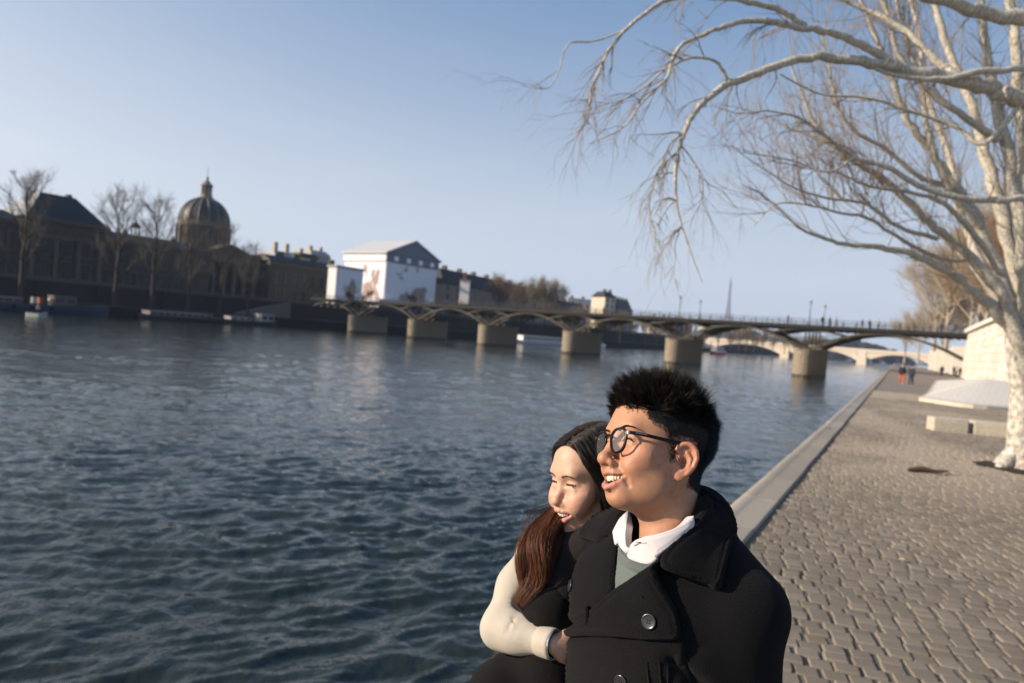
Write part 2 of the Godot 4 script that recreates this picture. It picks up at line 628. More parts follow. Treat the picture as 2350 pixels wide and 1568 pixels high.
func make_bridge() -> void:
	var b := thing("footbridge", "dark iron footbridge on seven low arches with stone piers across the river", "bridge")
	var stone := mat(Color(0.33, 0.275, 0.20), 0.9, {"scale": 0.25, "tex": noise_tex(12, 0.02, 0.45, 1.0, 5), "bump": noise_tex(4, 0.06, 0, 1, 5), "bump_cm": 1.2})
	var iron := mat(Color(0.025, 0.024, 0.022), 0.6, {"spec": 0.4})
	var rib_mat := mat(Color(0.046, 0.040, 0.029), 0.6, {"spec": 0.4})
	var dark := mat(Color(0.006, 0.0065, 0.0065), 0.75)
	var courses := 7
	for k in 6:
		var m := MB.new()
		var top := 4.65
		for c in courses:
			var y0 := -1.2 + (top + 1.2) * c / courses
			var y1 := -1.2 + (top + 1.2) * (c + 1) / courses
			m.prism(pier_outline(float(k), 1.5, 13.0), WATER + y0 + 0.03, WATER + y1 - 0.03)
			m.prism(pier_outline(float(k), 1.45, 12.95), WATER + y1 - 0.03, WATER + y1 + 0.03)
		var pier := obj("stone_pier", m, stone, b)
		var cap := MB.new()
		cap.prism(pier_outline(float(k), 1.64, 13.1), WATER + top - 0.28, WATER + top + 0.06)
		obj("pier_cap", cap, stone, pier)
		var wet := MB.new()
		wet.prism(pier_outline(float(k), 1.53, 13.03), WATER - 1.0, WATER + 0.42)
		obj("wet_foot", wet, mat(Color(0.05, 0.045, 0.032), 0.5), pier)
	var deck_y := 8.55
	var w0 := 1.6
	var w1 := 11.6
	# deck slab with fascia
	var dm := MB.new()
	var ends := [-0.86, 6.93]
	for part in [[w0, w1, deck_y - 0.42, deck_y], [w0 - 0.12, w0 + 0.25, deck_y - 0.48, deck_y + 0.06], [w1 - 0.25, w1 + 0.12, deck_y - 0.48, deck_y + 0.06]]:
		var p := []
		for y in [part[2], part[3]]:
			p.append(on_bridge(ends[0], part[0], y)); p.append(on_bridge(ends[1], part[0], y))
			p.append(on_bridge(ends[1], part[1], y)); p.append(on_bridge(ends[0], part[1], y))
		dm.hexa(p)
	for t in 156:
		var tt := lerpf(-0.84, 6.9, t / 155.0)
		dm.beam(on_bridge(tt, w0, deck_y - 0.53), on_bridge(tt, w1, deck_y - 0.53), 0.14, 0.2)
	obj("deck", dm, dark, b)
	# arches: five ribs in each span, and the smaller arches that cross above each pier
	for k in range(-1, 7):
		for r in 5:
			var w := lerpf(w0 + 0.35, w1 - 0.35, r / 4.0)
			var m := MB.new()
			var a0 := 0.0
			var a1 := 1.0
			if k == -1: a0 = 0.16
			if k == 6: a1 = 0.92
			var pts := []
			var n := 18
			for j in n + 1:
				var u := lerpf(a0, a1, float(j) / n)
				var y := 4.75 + 3.12 * (1.0 - pow(absf(2.0 * u - 1.0), 2.0))
				pts.append(on_bridge(k + lerpf(0.045, 0.955, u), w, y))
			for j in n: m.beam(pts[j], pts[j + 1], 0.22, 0.31)
			obj("arch_rib", m, rib_mat, b)
			# posts from the rib to the deck
	for k in range(0, 7):
		for r in 5:
			var w := lerpf(w0 + 0.35, w1 - 0.35, r / 4.0)
			if k < 6:
				var m := MB.new()
				var n := 10
				var pts := []
				for j in n + 1:
					var u := float(j) / n
					var y := 6.85 + 1.12 * (1.0 - pow(absf(2.0 * u - 1.0), 2.0))
					pts.append(on_bridge(k + lerpf(-0.29, 0.29, u), w, y))
				for j in n: m.beam(pts[j], pts[j + 1], 0.16, 0.24)
				obj("crossing_arch", m, rib_mat, b)
				var st := MB.new()
				st.beam(on_bridge(k, w, 4.75), on_bridge(k, w, deck_y - 0.5), 0.2, 0.2)
				for s in [-1, 1]:
					st.beam(on_bridge(k, w, 4.9), on_bridge(k + 0.17 * s, w, 7.6), 0.09, 0.09)
					st.beam(on_bridge(k + 0.03 * s, w, 4.8), on_bridge(k + 0.27 * s, w, 6.95), 0.07, 0.07)
				obj("pier_post", st, rib_mat, b)
	# railings: posts, rails and a fine mesh of bars
	for side in 2:
		var w := w0 + 0.05 if side == 0 else w1 - 0.05
		var m := MB.new()
		for t in 90:
			var tt := lerpf(-0.85, 6.9, t / 89.0)
			m.beam(on_bridge(tt, w, deck_y), on_bridge(tt, w, deck_y + 1.15), 0.08, 0.08)
		for y in [0.12, 0.6, 1.15]:
			m.beam(on_bridge(-0.86, w, deck_y + y), on_bridge(6.93, w, deck_y + y), 0.06 if y < 1 else 0.10, 0.05)
		for t in 900:
			var tt := lerpf(-0.85, 6.9, t / 899.0)
			m.beam(on_bridge(tt, w, deck_y), on_bridge(tt, w, deck_y + 1.1), 0.018, 0.018)
		var rl := obj("railing", m, iron, b)
		rl.set_meta("kind", "stuff")
	# lamps stand on the deck edges
	var lamp: Node3D = null
	var lamp_label := ["third tall globe lamp on the footbridge, left of the thin tower", "shorter-looking lamp on the footbridge deck just left of the thin tower", "left one of the two lamps on the footbridge right of the tower", "right one of the two lamps on the footbridge right of the tower"]
	var k := 0
	for spot in [[4.02, w0 + 0.2], [4.02, w1 - 0.2], [5.02, w0 + 0.2], [5.02, w1 - 0.2]]:
		if lamp == null:
			lamp = thing("bridge_lamp", lamp_label[0], "street lamp", on_bridge(spot[0], spot[1], deck_y), 0, "lamps on the footbridge")
			var pm := MB.new()
			pm.lathe(Vector3.ZERO, [Vector2(0.0, 0), Vector2(0.18, 0.0), Vector2(0.16, 0.25), Vector2(0.08, 0.4), Vector2(0.055, 2.6), Vector2(0.045, 3.4), Vector2(0.09, 3.5), Vector2(0.0, 3.52)], 8)
			obj("lamp_post", pm, iron, lamp)
			var lm := MB.new()
			lm.lathe(Vector3(0, 3.5, 0), [Vector2(0.0, 0), Vector2(0.12, 0.02), Vector2(0.22, 0.42), Vector2(0.0, 0.44)], 6)
			obj("lantern", lm, mat(Color(0.22, 0.25, 0.24), 0.3), lamp)
			var cm := MB.new()
			cm.lathe(Vector3(0, 3.94, 0), [Vector2(0.0, 0), Vector2(0.26, 0.0), Vector2(0.16, 0.16), Vector2(0.0, 0.28)], 6)
			obj("lantern_cap", cm, iron, lamp)
		else:
			var l2 := copy_of(lamp, "bridge_lamp", lamp_label[k])
			l2.position = on_bridge(spot[0], spot[1], deck_y)
		k += 1
	# the abutment on the near bank
	var am := MB.new()
	var pl := []
	for p in [[6.93, w0 - 1.5], [7.9, w0 - 1.5], [7.9, w1 + 1.5], [6.93, w1 + 1.5]]:
		var q := on_bridge(p[0], p[1], 0)
		pl.append(Vector2(q.x, q.z))
	am.prism(pl, -0.1, WATER + deck_y + 1.0)
	var ab := obj("bridge_abutment", am, stone)
	tag(ab, "pale stone abutment under the right end of the iron footbridge", "abutment")

# ---------- the far bank: quay, buildings, boats ----------
var bank0 := Vector3(-99.7, 0, -132.7)
var bu := Vector3(0.58, 0, -0.8146)      # along the far bank, downstream
var bn := Vector3(-0.8146, 0, -0.58)     # away from the water
func bank(s: float, d: float, y := 0.0) -> Vector3:
	return bank0 + bu * s + bn * d + Vector3(0, y, 0)

func bank_block(m: MB, s0: float, s1: float, d0: float, d1: float, y0: float, y1: float) -> void:
	m.hexa([bank(s0, d0, y0), bank(s1, d0, y0), bank(s1, d1, y0), bank(s0, d1, y0), bank(s0, d0, y1), bank(s1, d0, y1), bank(s1, d1, y1), bank(s0, d1, y1)])

func bank_roof(m: MB, s0: float, s1: float, d0: float, d1: float, y0: float, y1: float, in_s: float, in_d: float) -> void:
	m.hexa([bank(s0, d0, y0), bank(s1, d0, y0), bank(s1, d1, y0), bank(s0, d1, y0), bank(s0 + in_s, d0 + in_d, y1), bank(s1 - in_s, d0 + in_d, y1), bank(s1 - in_s, d1 - in_d, y1), bank(s0 + in_s, d1 - in_d, y1)])

var lime: StandardMaterial3D
var slate: StandardMaterial3D
var glass_dark: StandardMaterial3D
var trim_stone: StandardMaterial3D
var zinc: StandardMaterial3D

func facade(t: Node3D, s0: float, s1: float, d: float, y0: float, rows: Array, count: int, width: float) -> void:
	# window openings with stone surrounds; rows: [sill height, opening height]
	for r in rows:
		for k in count:
			var s := lerpf(s0, s1, (k + 0.5) / count)
			var fm := MB.new()
			for e in [-1, 1]: bank_block(fm, s + e * (width * 0.5 + 0.12) - 0.12, s + e * (width * 0.5 + 0.12) + 0.12, d - 0.22, d, y0 + r[0] - 0.2, y0 + r[0] + r[1] + 0.25)
			bank_block(fm, s - width * 0.5 - 0.35, s + width * 0.5 + 0.35, d - 0.30, d - 0.003, y0 + r[0] + r[1] + 0.25, y0 + r[0] + r[1] + 0.5)
			bank_block(fm, s - width * 0.5 - 0.3, s + width * 0.5 + 0.3, d - 0.26, d - 0.002, y0 + r[0] - 0.45, y0 + r[0] - 0.2)
			var w := obj("window", fm, trim_stone, t)
			var pm := MB.new()
			bank_block(pm, s - width * 0.5, s + width * 0.5, d - 0.04, d + 0.1, y0 + r[0] - 0.2, y0 + r[0] + r[1] + 0.25)
			obj("pane", pm, glass_dark, w)

func columns_row(t: Node3D, s0: float, s1: float, count: int, d: float, y0: float, y1: float, r: float) -> void:
	for k in count:
		var m := MB.new()
		m.lathe(bank(lerpf(s0, s1, float(k) / (count - 1)), d), [Vector2(r * 1.3, y0), Vector2(r * 1.3, y0 + 0.4), Vector2(r, y0 + 0.5), Vector2(r * 0.86, y1 - 0.9), Vector2(r * 1.35, y1 - 0.2), Vector2(r * 1.4, y1)], 8)
		obj("column", m, trim_stone, t)

func band(t: Node3D, called: String, s0: float, s1: float, d: float, y0: float, y1: float, out: float, mt: Material) -> void:
	var m := MB.new()
	bank_block(m, s0 - out, s1 + out, d - out, d + 0.4, y0, y1)
	bank_block(m, s0 - out * 1.5, s1 + out * 1.5, d - out * 1.6, d + 0.4, y1, y1 + 0.3)
	obj(called, m, mt, t)

func make_far_bank() -> void:
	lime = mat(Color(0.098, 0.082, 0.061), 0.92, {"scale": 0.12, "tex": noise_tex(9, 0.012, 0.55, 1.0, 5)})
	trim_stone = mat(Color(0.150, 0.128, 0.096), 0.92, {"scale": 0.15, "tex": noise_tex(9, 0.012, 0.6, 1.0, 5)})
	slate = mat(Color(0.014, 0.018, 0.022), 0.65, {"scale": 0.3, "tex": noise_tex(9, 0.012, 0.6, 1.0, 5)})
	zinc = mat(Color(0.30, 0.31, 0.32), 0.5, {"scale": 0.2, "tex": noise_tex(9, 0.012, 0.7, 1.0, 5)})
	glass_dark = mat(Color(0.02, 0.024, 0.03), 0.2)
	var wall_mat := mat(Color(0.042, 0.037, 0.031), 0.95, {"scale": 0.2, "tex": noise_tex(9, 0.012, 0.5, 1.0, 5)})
	var pts := [Vector3(-190, 0, -5), Vector3(-130, 0, -90), Vector3(-99.7, 0, -132.7), Vector3(-64.6, 0, -182), Vector3(-12, 0, -224), Vector3(45, 0, -284), Vector3(90, 0, -352), Vector3(132, 0, -432), Vector3(190, 0, -530), Vector3(330, 0, -700)]
	var m := MB.new()
	var low := []
	var up := []
	for k in pts.size():
		var dir: Vector3 = (pts[mini(k + 1, pts.size() - 1)] - pts[maxi(k - 1, 0)]).normalized()
		var nn := Vector3(dir.z, 0, -dir.x)
		low.append(pts[k])
		up.append(pts[k] + nn * (14.0 if k > 1 else 16.0))
	for k in pts.size() - 1:
		var a: Vector3 = low[k]
		var b: Vector3 = low[k + 1]
		var c: Vector3 = up[k + 1]
		var e: Vector3 = up[k]
		var y := Vector3(0, 0.15, 0)
		m.quad(a + Vector3(0, -4, 0), a + y, b + y, b + Vector3(0, -4, 0))
		m.quad(a + y, e + y, c + y, b + y)
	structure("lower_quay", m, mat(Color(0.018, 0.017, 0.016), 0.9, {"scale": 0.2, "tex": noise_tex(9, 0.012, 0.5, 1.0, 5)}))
	var wm := MB.new()
	var pm := MB.new()
	for k in pts.size() - 1:
		var c: Vector3 = up[k + 1]
		var e: Vector3 = up[k]
		wm.quad(e + Vector3(0, 0.1, 0), e + Vector3(0, 4.6, 0), c + Vector3(0, 4.6, 0), c + Vector3(0, 0.1, 0))
		var dir := (c - e).normalized()
		var nn := Vector3(dir.z, 0, -dir.x)
		pm.hexa([e + Vector3(0, 4.55, 0) - nn * 0.12, c + Vector3(0, 4.55, 0) - nn * 0.12, c + Vector3(0, 4.55, 0) + nn * 0.45, e + Vector3(0, 4.55, 0) + nn * 0.45, e + Vector3(0, 5.5, 0) - nn * 0.12, c + Vector3(0, 5.5, 0) - nn * 0.12, c + Vector3(0, 5.5, 0) + nn * 0.45, e + Vector3(0, 5.5, 0) + nn * 0.45])
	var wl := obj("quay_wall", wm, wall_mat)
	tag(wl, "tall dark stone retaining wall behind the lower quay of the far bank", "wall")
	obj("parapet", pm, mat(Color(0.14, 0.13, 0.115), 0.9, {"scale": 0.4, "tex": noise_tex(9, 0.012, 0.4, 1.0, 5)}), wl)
	var road := MB.new()
	for k in pts.size() - 1:
		var c: Vector3 = up[k + 1]
		var e: Vector3 = up[k]
		var dir := (c - e).normalized()
		var nn := Vector3(dir.z, 0, -dir.x)
		road.quad(e + Vector3(0, 4.5, 0), e + nn * 260 + Vector3(0, 4.5, 0), c + nn * 260 + Vector3(0, 4.5, 0), c + Vector3(0, 4.5, 0))
	structure("street", road, mat(Color(0.07, 0.068, 0.065), 0.9))
	# buttress strips on the quay wall
	for s in [-22.0, -6.0, 9.0, 24.0, 39.0, 54.0, 67.0]:
		var bm := MB.new()
		bank_block(bm, s - 0.7, s + 0.7, 13.1, 15.0, 0.1, 4.5)
		obj("buttress", bm, wall_mat, wl)
	# long stone ramp down the wall near the bridge
	var rm := MB.new()
	rm.hexa([bank(58, 10.5, 0.1), bank(76, 10.5, 0.1), bank(76, 13.0, 0.1), bank(58, 13.0, 0.1), bank(58, 10.5, 0.6), bank(76, 10.5, 5.4), bank(76, 13.0, 5.4), bank(58, 13.0, 0.6)])
	tag(obj("stone_ramp", rm, mat(Color(0.15, 0.13, 0.105), 0.9)), "pale stone ramp climbing the far quay wall just left of the bridge", "ramp")
	make_institute()
	make_wrapped_building()
	make_row_houses()

func make_institute() -> void:
	var g := 4.5
	# left wing
	var t := thing("long_wing", "long dim stone building with dark roof behind the leftmost bare tree", "building")
	var m := MB.new()
	bank_block(m, -45, 15, 36, 54, g, 18.6)
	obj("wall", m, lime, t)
	m = MB.new()
	bank_roof(m, -45.6, 15.3, 35.4, 54.6, 18.9, 21.2, 3, 5)
	obj("roof", m, slate, t)
	band(t, "cornice", -45, 15, 36, 18.0, 18.6, 0.4, trim_stone)
	facade(t, -20, 15, 36, g, [[1.2, 4.0], [7.6, 3.6]], 9, 1.5)
	# pavilion with a steep hipped roof
	t = thing("corner_pavilion", "tall stone pavilion with steep dark hipped roof at the far left", "building")
	m = MB.new()
	bank_block(m, 15.5, 32.5, 34, 56, g, 19.4)
	obj("wall", m, lime, t)
	m = MB.new()
	bank_roof(m, 14.9, 33.1, 33.4, 56.6, 20.3, 27.2, 5.2, 7.5)
	var rf := obj("roof", m, slate, t)
	m = MB.new()
	bank_block(m, 26.6, 27.6, 42, 44, 26.2, 28.0)
	obj("chimney", m, lime, rf)
	m = MB.new()   # paler sheet on the roof end, sunlight put into its colour
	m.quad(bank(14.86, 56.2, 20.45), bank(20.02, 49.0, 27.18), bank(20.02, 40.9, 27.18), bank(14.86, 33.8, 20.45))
	obj("sunlit_roof_tint", m, zinc, rf)
	band(t, "cornice", 15.5, 32.5, 34, 19.4, 20.0, 0.6, trim_stone)
	band(t, "string_course", 15.5, 32.5, 34, 15.6, 16.0, 0.25, trim_stone)
	facade(t, 17, 31, 34, g, [[1.0, 4.2], [7.2, 3.4]], 3, 1.9)
	columns_row(t, 16.4, 31.6, 4, 33.2, g + 0.2, 15.6, 0.62)
	# concave wing
	t = thing("middle_wing", "lower stone wing with balustrade between the pavilion and the dome", "building")
	m = MB.new()
	bank_block(m, 32.5, 66, 40, 55, g, 17.6)
	obj("wall", m, lime, t)
	m = MB.new()
	bank_roof(m, 32.6, 66, 39.6, 55, 18.2, 20.4, 1, 5)
	rf = obj("roof", m, slate, t)
	band(t, "cornice", 32.6, 65.9, 40, 17.3, 17.9, 0.5, trim_stone)
	facade(t, 33.5, 65.5, 40, g, [[1.0, 3.6], [7.4, 3.4]], 8, 1.6)
	for s in [36.0, 40.5, 54.0, 60.0]:
		m = MB.new()
		m.lathe(bank(s, 40.2), [Vector2(0.0, 17.9), Vector2(0.5, 18.2), Vector2(0.25, 18.9), Vector2(0.7, 19.7), Vector2(0.75, 20.4), Vector2(0.3, 20.9), Vector2(0.2, 21.4), Vector2(0.0, 21.6)], 8)
		obj("stone_urn", m, lime, t)
	m = MB.new()   # little open lantern on the wing
	for k in 6:
		var a := TAU * k / 6
		var c := bank(46, 46, 0) + Vector3(cos(a), 0, sin(a)) * 1.1
		m.beam(c + Vector3(0, 20.2, 0), c + Vector3(0, 22.6, 0), 0.25, 0.25)
	m.lathe(bank(46, 46), [Vector2(1.5, 20.0), Vector2(1.5, 20.3)], 8)
	m.lathe(bank(46, 46), [Vector2(1.5, 22.6), Vector2(1.5, 22.8), Vector2(1.0, 23.6), Vector2(0.3, 24.1), Vector2(0.08, 25.4), Vector2(0.0, 25.5)], 10)
	obj("roof_lantern", m, slate, t)
	# the dome
	t = thing("domed_chapel", "stone chapel with ribbed grey dome, lantern and thin spire", "building")
	var c := bank(79.7, 69)
	m = MB.new()
	bank_block(m, 66, 90, 46, 82, g, 20.0)
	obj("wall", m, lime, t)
	m = MB.new()
	m.lathe(c, [Vector2(9.03, 19.8), Vector2(9.03, 20.8), Vector2(8.32, 21.0), Vector2(8.32, 28.2)], 36)
	var drum := obj("drum", m, lime, t)
	m = MB.new()
	m.lathe(c, [Vector2(8.32, 28.0), Vector2(8.94, 28.3), Vector2(9.03, 29.0), Vector2(8.58, 29.2), Vector2(8.41, 30.2), Vector2(8.14, 30.3)], 36)
	obj("drum_cornice", m, trim_stone, drum)
	for k in 16:
		var a := TAU * (k + 0.5) / 16
		var b := Basis(Vector3.UP, -a)
		m = MB.new()
		m.box(c + b * Vector3(8.5, 24.6, 0), Vector3(0.8, 7.2, 0.7), b)
		obj("pilaster", m, trim_stone, drum)
		if k % 2 == 0:
			a = TAU * k / 16
			b = Basis(Vector3.UP, -a)
			m = MB.new()
			m.box(c + b * Vector3(8.3, 24.6, 0), Vector3(0.3, 4.6, 1.7), b)
			obj("window", m, glass_dark, drum)
	m = MB.new()
	var prof := []
	for k in 13:
		var a := k / 12.0 * PI * 0.46
		prof.append(Vector2(8.19 * cos(a), 30.2 + 8.9 * sin(a)))
	m.lathe(c, prof, 40)
	var dm := obj("dome", m, mat(Color(0.060, 0.055, 0.048), 0.5, {"scale": 0.3, "tex": noise_tex(9, 0.012, 0.5, 1.0, 5)}), t)
	for k in 16:
		var a := TAU * (k + 0.5) / 16
		var rib := []
		for p in prof: rib.append(c + Vector3(cos(a) * (p.x + 0.05), p.y + 0.03, sin(a) * (p.x + 0.05)))
		m = MB.new()
		m.tube(rib, [0.34, 0.2], 6)
		obj("rib", m, mat(Color(0.105, 0.095, 0.078), 0.5), dm)
	m = MB.new()
	m.lathe(c, [Vector2(2.6, 38.4), Vector2(2.6, 39.2), Vector2(2.1, 39.4), Vector2(1.9, 40.2)], 12)
	for k in 8:
		var a := TAU * k / 8
		m.beam(c + Vector3(cos(a) * 1.6, 40.0, sin(a) * 1.6), c + Vector3(cos(a) * 1.5, 43.2, sin(a) * 1.5), 0.45, 0.45)
	m.lathe(c, [Vector2(1.15, 40), Vector2(1.15, 43.2)], 8)
	m.lathe(c, [Vector2(2.1, 43.1), Vector2(2.1, 43.5), Vector2(1.6, 44.0), Vector2(0.9, 44.8), Vector2(0.35, 45.4), Vector2(0.5, 46.0), Vector2(0.10, 46.6), Vector2(0.07, 49.6), Vector2(0.0, 50.0)], 10)
	obj("lantern", m, mat(Color(0.20, 0.165, 0.12), 0.7), t)
	# portico before the dome
	columns_row(t, 66, 84, 6, 44.6, g, 16.0, 0.75)
	m = MB.new()
	bank_block(m, 64.5, 85.5, 43.6, 46, 16.0, 18.0)
	obj("entablature", m, trim_stone, t)
	m = MB.new()
	m.hexa([bank(64, 43.3, 18.0), bank(86, 43.3, 18.0), bank(86, 50, 18.0), bank(64, 50, 18.0), bank(74.7, 43.3, 22.0), bank(75.3, 43.3, 22.0), bank(75.3, 50, 22.0), bank(74.7, 50, 22.0)])
	obj("pediment", m, lime, t)
	facade(t, 66, 84, 46, g, [[0.8, 6.0]], 5, 1.5)
	# right wing
	t = thing("right_wing", "long stone wing with dark slate roof between the dome and the white building", "building")
	m = MB.new()
	bank_block(m, 87, 122, 40, 54, g, 18.0)
	obj("wall", m, lime, t)
	m = MB.new()
	bank_roof(m, 86.6, 122, 39.6, 54, 18.6, 20.8, 0.5, 5)
	rf = obj("roof", m, slate, t)
	band(t, "cornice", 87, 121.6, 40, 17.4, 18.0, 0.5, trim_stone)
	facade(t, 88, 121, 40, g, [[1.0, 3.6], [6.8, 3.4]], 9, 1.5)
	for s in [93.0, 100.0, 107.0, 115.0]:
		m = MB.new()
		bank_block(m, s, s + 1.8, 44, 45.5, 19.4, 22.3)
		obj("chimney", m, lime, rf)
	# roofs that rise behind the wing
	var spec := [[104.0, 112.0, 62.0, 74.0, 24.5, "tall pale chimney-like block behind the right wing roof", "pale_block"], [117.0, 126.0, 64.0, 78.0, 25.5, "grey stone house with steep roof beside the white wrapped building", "rear_house"], [126.0, 136.0, 70.0, 84.0, 28.0, "grey flat-topped rear house just left of the white wrapped building", "rear_house"]]
	var k2 := 0
	for sp in spec:
		t = thing(sp[6], sp[5], "building")
		m = MB.new()
		bank_block(m, sp[0], sp[1], sp[2], sp[3], g, sp[4] - 2.0)
		obj("wall", m, mat(Color(0.36, 0.31, 0.25), 0.9) if k2 != 2 else mat(Color(0.25, 0.25, 0.26), 0.9), t)
		m = MB.new()
		bank_roof(m, sp[0] - 0.2, sp[1] + 0.2, sp[2] - 0.2, sp[3] + 0.2, sp[4] - 2.0, sp[4], 1.0, 2.5)
		rf = obj("roof", m, zinc if k2 != 1 else slate, t)
		for j in 2:
			m = MB.new()
			bank_block(m, sp[0] + 0.8 + j * 5, sp[0] + 2.3 + j * 5, sp[2] + 2, sp[2] + 3.2, sp[4] - 2.2, sp[4] + (3.2 if k2 == 0 else 1.6))
			obj("chimney", m, mat(Color(0.42, 0.36, 0.28), 0.9), rf)
		k2 += 1

func print_sheet(w: int, h: int, seed_: int) -> ImageTexture:
	# loose brown and grey figures printed on a white scaffold sheet
	var im := Image.create(w, h, false, Image.FORMAT_RGB8)
	var fn := FastNoiseLite.new()
	fn.seed = seed_; fn.frequency = 0.012; fn.fractal_octaves = 4
	var f2 := FastNoiseLite.new()
	f2.seed = seed_ + 7; f2.frequency = 0.02; f2.fractal_octaves = 3
	for y in h:
		for x in w:
			var u := float(x) / w
			var v := float(y) / h
			var base := Color(0.86, 0.87, 0.90)
			var shape := fn.get_noise_2d(x, y) + 0.55 - 1.7 * Vector2((u - 0.56) * 1.25, (v - 0.62) * 0.9).length()
			var shape2 := f2.get_noise_2d(x, y) + 0.32 - 2.6 * Vector2(u - 0.6, (v - 0.70) * 2.0).length()
			var c := base.lerp(Color(0.50, 0.37, 0.31), clampf(shape * 3.0, 0.0, 0.65))
			c = c.lerp(Color(0.13, 0.09, 0.08), clampf(shape2 * 5.0, 0.0, 0.9))
			im.set_pixel(x, y, c)
	return ImageTexture.create_from_image(im)

func make_wrapped_building() -> void:
	var k := Vector3(-44.2, 0, -230.4)
	var p := func(a: float, b: float, y: float) -> Vector3: return k + bu * a + bn * b + Vector3(0, y, 0)
	var t := thing("wrapped_building", "white building wrapped in printed scaffold sheets, with a dark pediment", "building")
	var white := mat(Color(0.84, 0.84, 0.86), 0.85)
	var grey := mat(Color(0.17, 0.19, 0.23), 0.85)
	var top := 21.6
	var m := MB.new()
	m.hexa([p.call(0, 0, 4.5), p.call(25.2, 0, 4.5), p.call(25.2, 21, 4.5), p.call(0, 21, 4.5), p.call(0, 0, top), p.call(25.2, 0, top), p.call(25.2, 21, top), p.call(0, 21, top)])
	obj("wall", m, white, t)
	# printed sheets hang 10 cm before the walls
	var sheet := MB.new()
	sheet.use_uv = true
	sheet.grid([[p.call(0.3, -0.12, top - 0.3), p.call(24.9, -0.12, top - 0.3)], [p.call(0.3, -0.12, 5.0), p.call(24.9, -0.12, 5.0)]])
	var sm := StandardMaterial3D.new()
	sm.albedo_texture = print_sheet(256, 160, 4)
	sm.roughness = 0.9
	obj("printed_sheet", sheet, sm, t)
	var sheet2 := MB.new()
	sheet2.use_uv = true
	sheet2.grid([[p.call(-0.12, 20.7, top - 0.3), p.call(-0.12, 0.3, top - 0.3)], [p.call(-0.12, 20.7, 5.0), p.call(-0.12, 0.3, 5.0)]])
	var sm2 := StandardMaterial3D.new()
	sm2.albedo_texture = print_sheet(256, 160, 17)
	sm2.roughness = 0.9
	obj("printed_sheet", sheet2, sm2, t)
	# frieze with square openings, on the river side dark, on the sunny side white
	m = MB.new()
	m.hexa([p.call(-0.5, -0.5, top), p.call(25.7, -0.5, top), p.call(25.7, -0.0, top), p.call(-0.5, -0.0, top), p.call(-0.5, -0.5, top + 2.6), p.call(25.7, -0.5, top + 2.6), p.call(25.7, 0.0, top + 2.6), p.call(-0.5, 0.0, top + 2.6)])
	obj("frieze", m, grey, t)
	for j in 4:
		m = MB.new()
		var a := 3.0 + j * 6.0
		m.hexa([p.call(a, -0.62, top + 0.5), p.call(a + 1.9, -0.62, top + 0.5), p.call(a + 1.9, -0.4, top + 0.5), p.call(a, -0.4, top + 0.5), p.call(a, -0.62, top + 2.1), p.call(a + 1.9, -0.62, top + 2.1), p.call(a + 1.9, -0.4, top + 2.1), p.call(a, -0.4, top + 2.1)])
		obj("frieze_panel", m, white, t)
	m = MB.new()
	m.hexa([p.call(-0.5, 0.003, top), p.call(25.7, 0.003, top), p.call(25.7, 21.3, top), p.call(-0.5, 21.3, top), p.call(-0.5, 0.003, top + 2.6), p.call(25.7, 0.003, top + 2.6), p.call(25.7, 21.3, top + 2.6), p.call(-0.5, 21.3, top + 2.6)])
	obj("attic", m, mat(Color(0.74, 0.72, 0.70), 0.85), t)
	for j in 4:
		m = MB.new()
		var a := 2.5 + j * 4.8
		m.hexa([p.call(-0.62, a, top + 0.5), p.call(-0.4, a, top + 0.5), p.call(-0.4, a + 1.7, top + 0.5), p.call(-0.62, a + 1.7, top + 0.5), p.call(-0.62, a, top + 2.0), p.call(-0.4, a, top + 2.0), p.call(-0.4, a + 1.7, top + 2.0), p.call(-0.62, a + 1.7, top + 2.0)])
		obj("attic_panel", m, white, t)
	# gabled roof with the pediment to the river
	var e := top + 2.62
	var r := top + 8.4
	m = MB.new()
	m.tri(p.call(-0.9, -0.7, e), p.call(12.6, -0.7, r), p.call(26.1, -0.7, e))
	m.tri(p.call(26.1, 0.0, e), p.call(12.6, 0.0, r), p.call(-0.9, 0.0, e))
	m.quad(p.call(-0.9, 0.0, e - 0.003), p.call(-0.9, -0.7, e - 0.003), p.call(26.1, -0.7, e - 0.003), p.call(26.1, 0.0, e - 0.003))
	obj("pediment", m, grey, t)
	m = MB.new()
	for q in [[-1.3, 12.6, 1.0], [12.6, 26.5, -1.0]]:
		var y0: float = e if q[2] > 0 else r
		var y1: float = r if q[2] > 0 else e
		m.hexa([p.call(q[0], -1.1, y0), p.call(q[1], -1.1, y1), p.call(q[1], 21.8, y1), p.call(q[0], 21.8, y0), p.call(q[0], -1.1, y0 + 0.45), p.call(q[1], -1.1, y1 + 0.45), p.call(q[1], 21.8, y1 + 0.45), p.call(q[0], 21.8, y0 + 0.45)])
	obj("roof", m, mat(Color(0.46, 0.46, 0.47), 0.6), t)
	m = MB.new()
	m.hexa([p.call(-4, -2.2, 4.5), p.call(31, -2.2, 4.5), p.call(31, -2.0, 4.5), p.call(-4, -2.0, 4.5), p.call(-4, -2.2, 8.6), p.call(31, -2.2, 8.6), p.call(31, -2.0, 8.6), p.call(-4, -2.0, 8.6)])
	obj("hoarding", m, mat(Color(0.42, 0.46, 0.56), 0.8), t)
	# annex
	t = thing("wrapped_annex", "lower white wrapped block at the left foot of the printed building", "building")
	m = MB.new()
	m.hexa([p.call(-20, 1.0, 4.5), p.call(-9, 1.0, 4.5), p.call(-9, 5, 4.5), p.call(-20, 5, 4.5), p.call(-20, 1.0, 17.2), p.call(-9, 1.0, 17.2), p.call(-9, 5, 17.2), p.call(-20, 5, 17.2)])
	obj("wall", m, mat(Color(0.62, 0.62, 0.63), 0.85), t)
	sheet = MB.new()
	sheet.use_uv = true
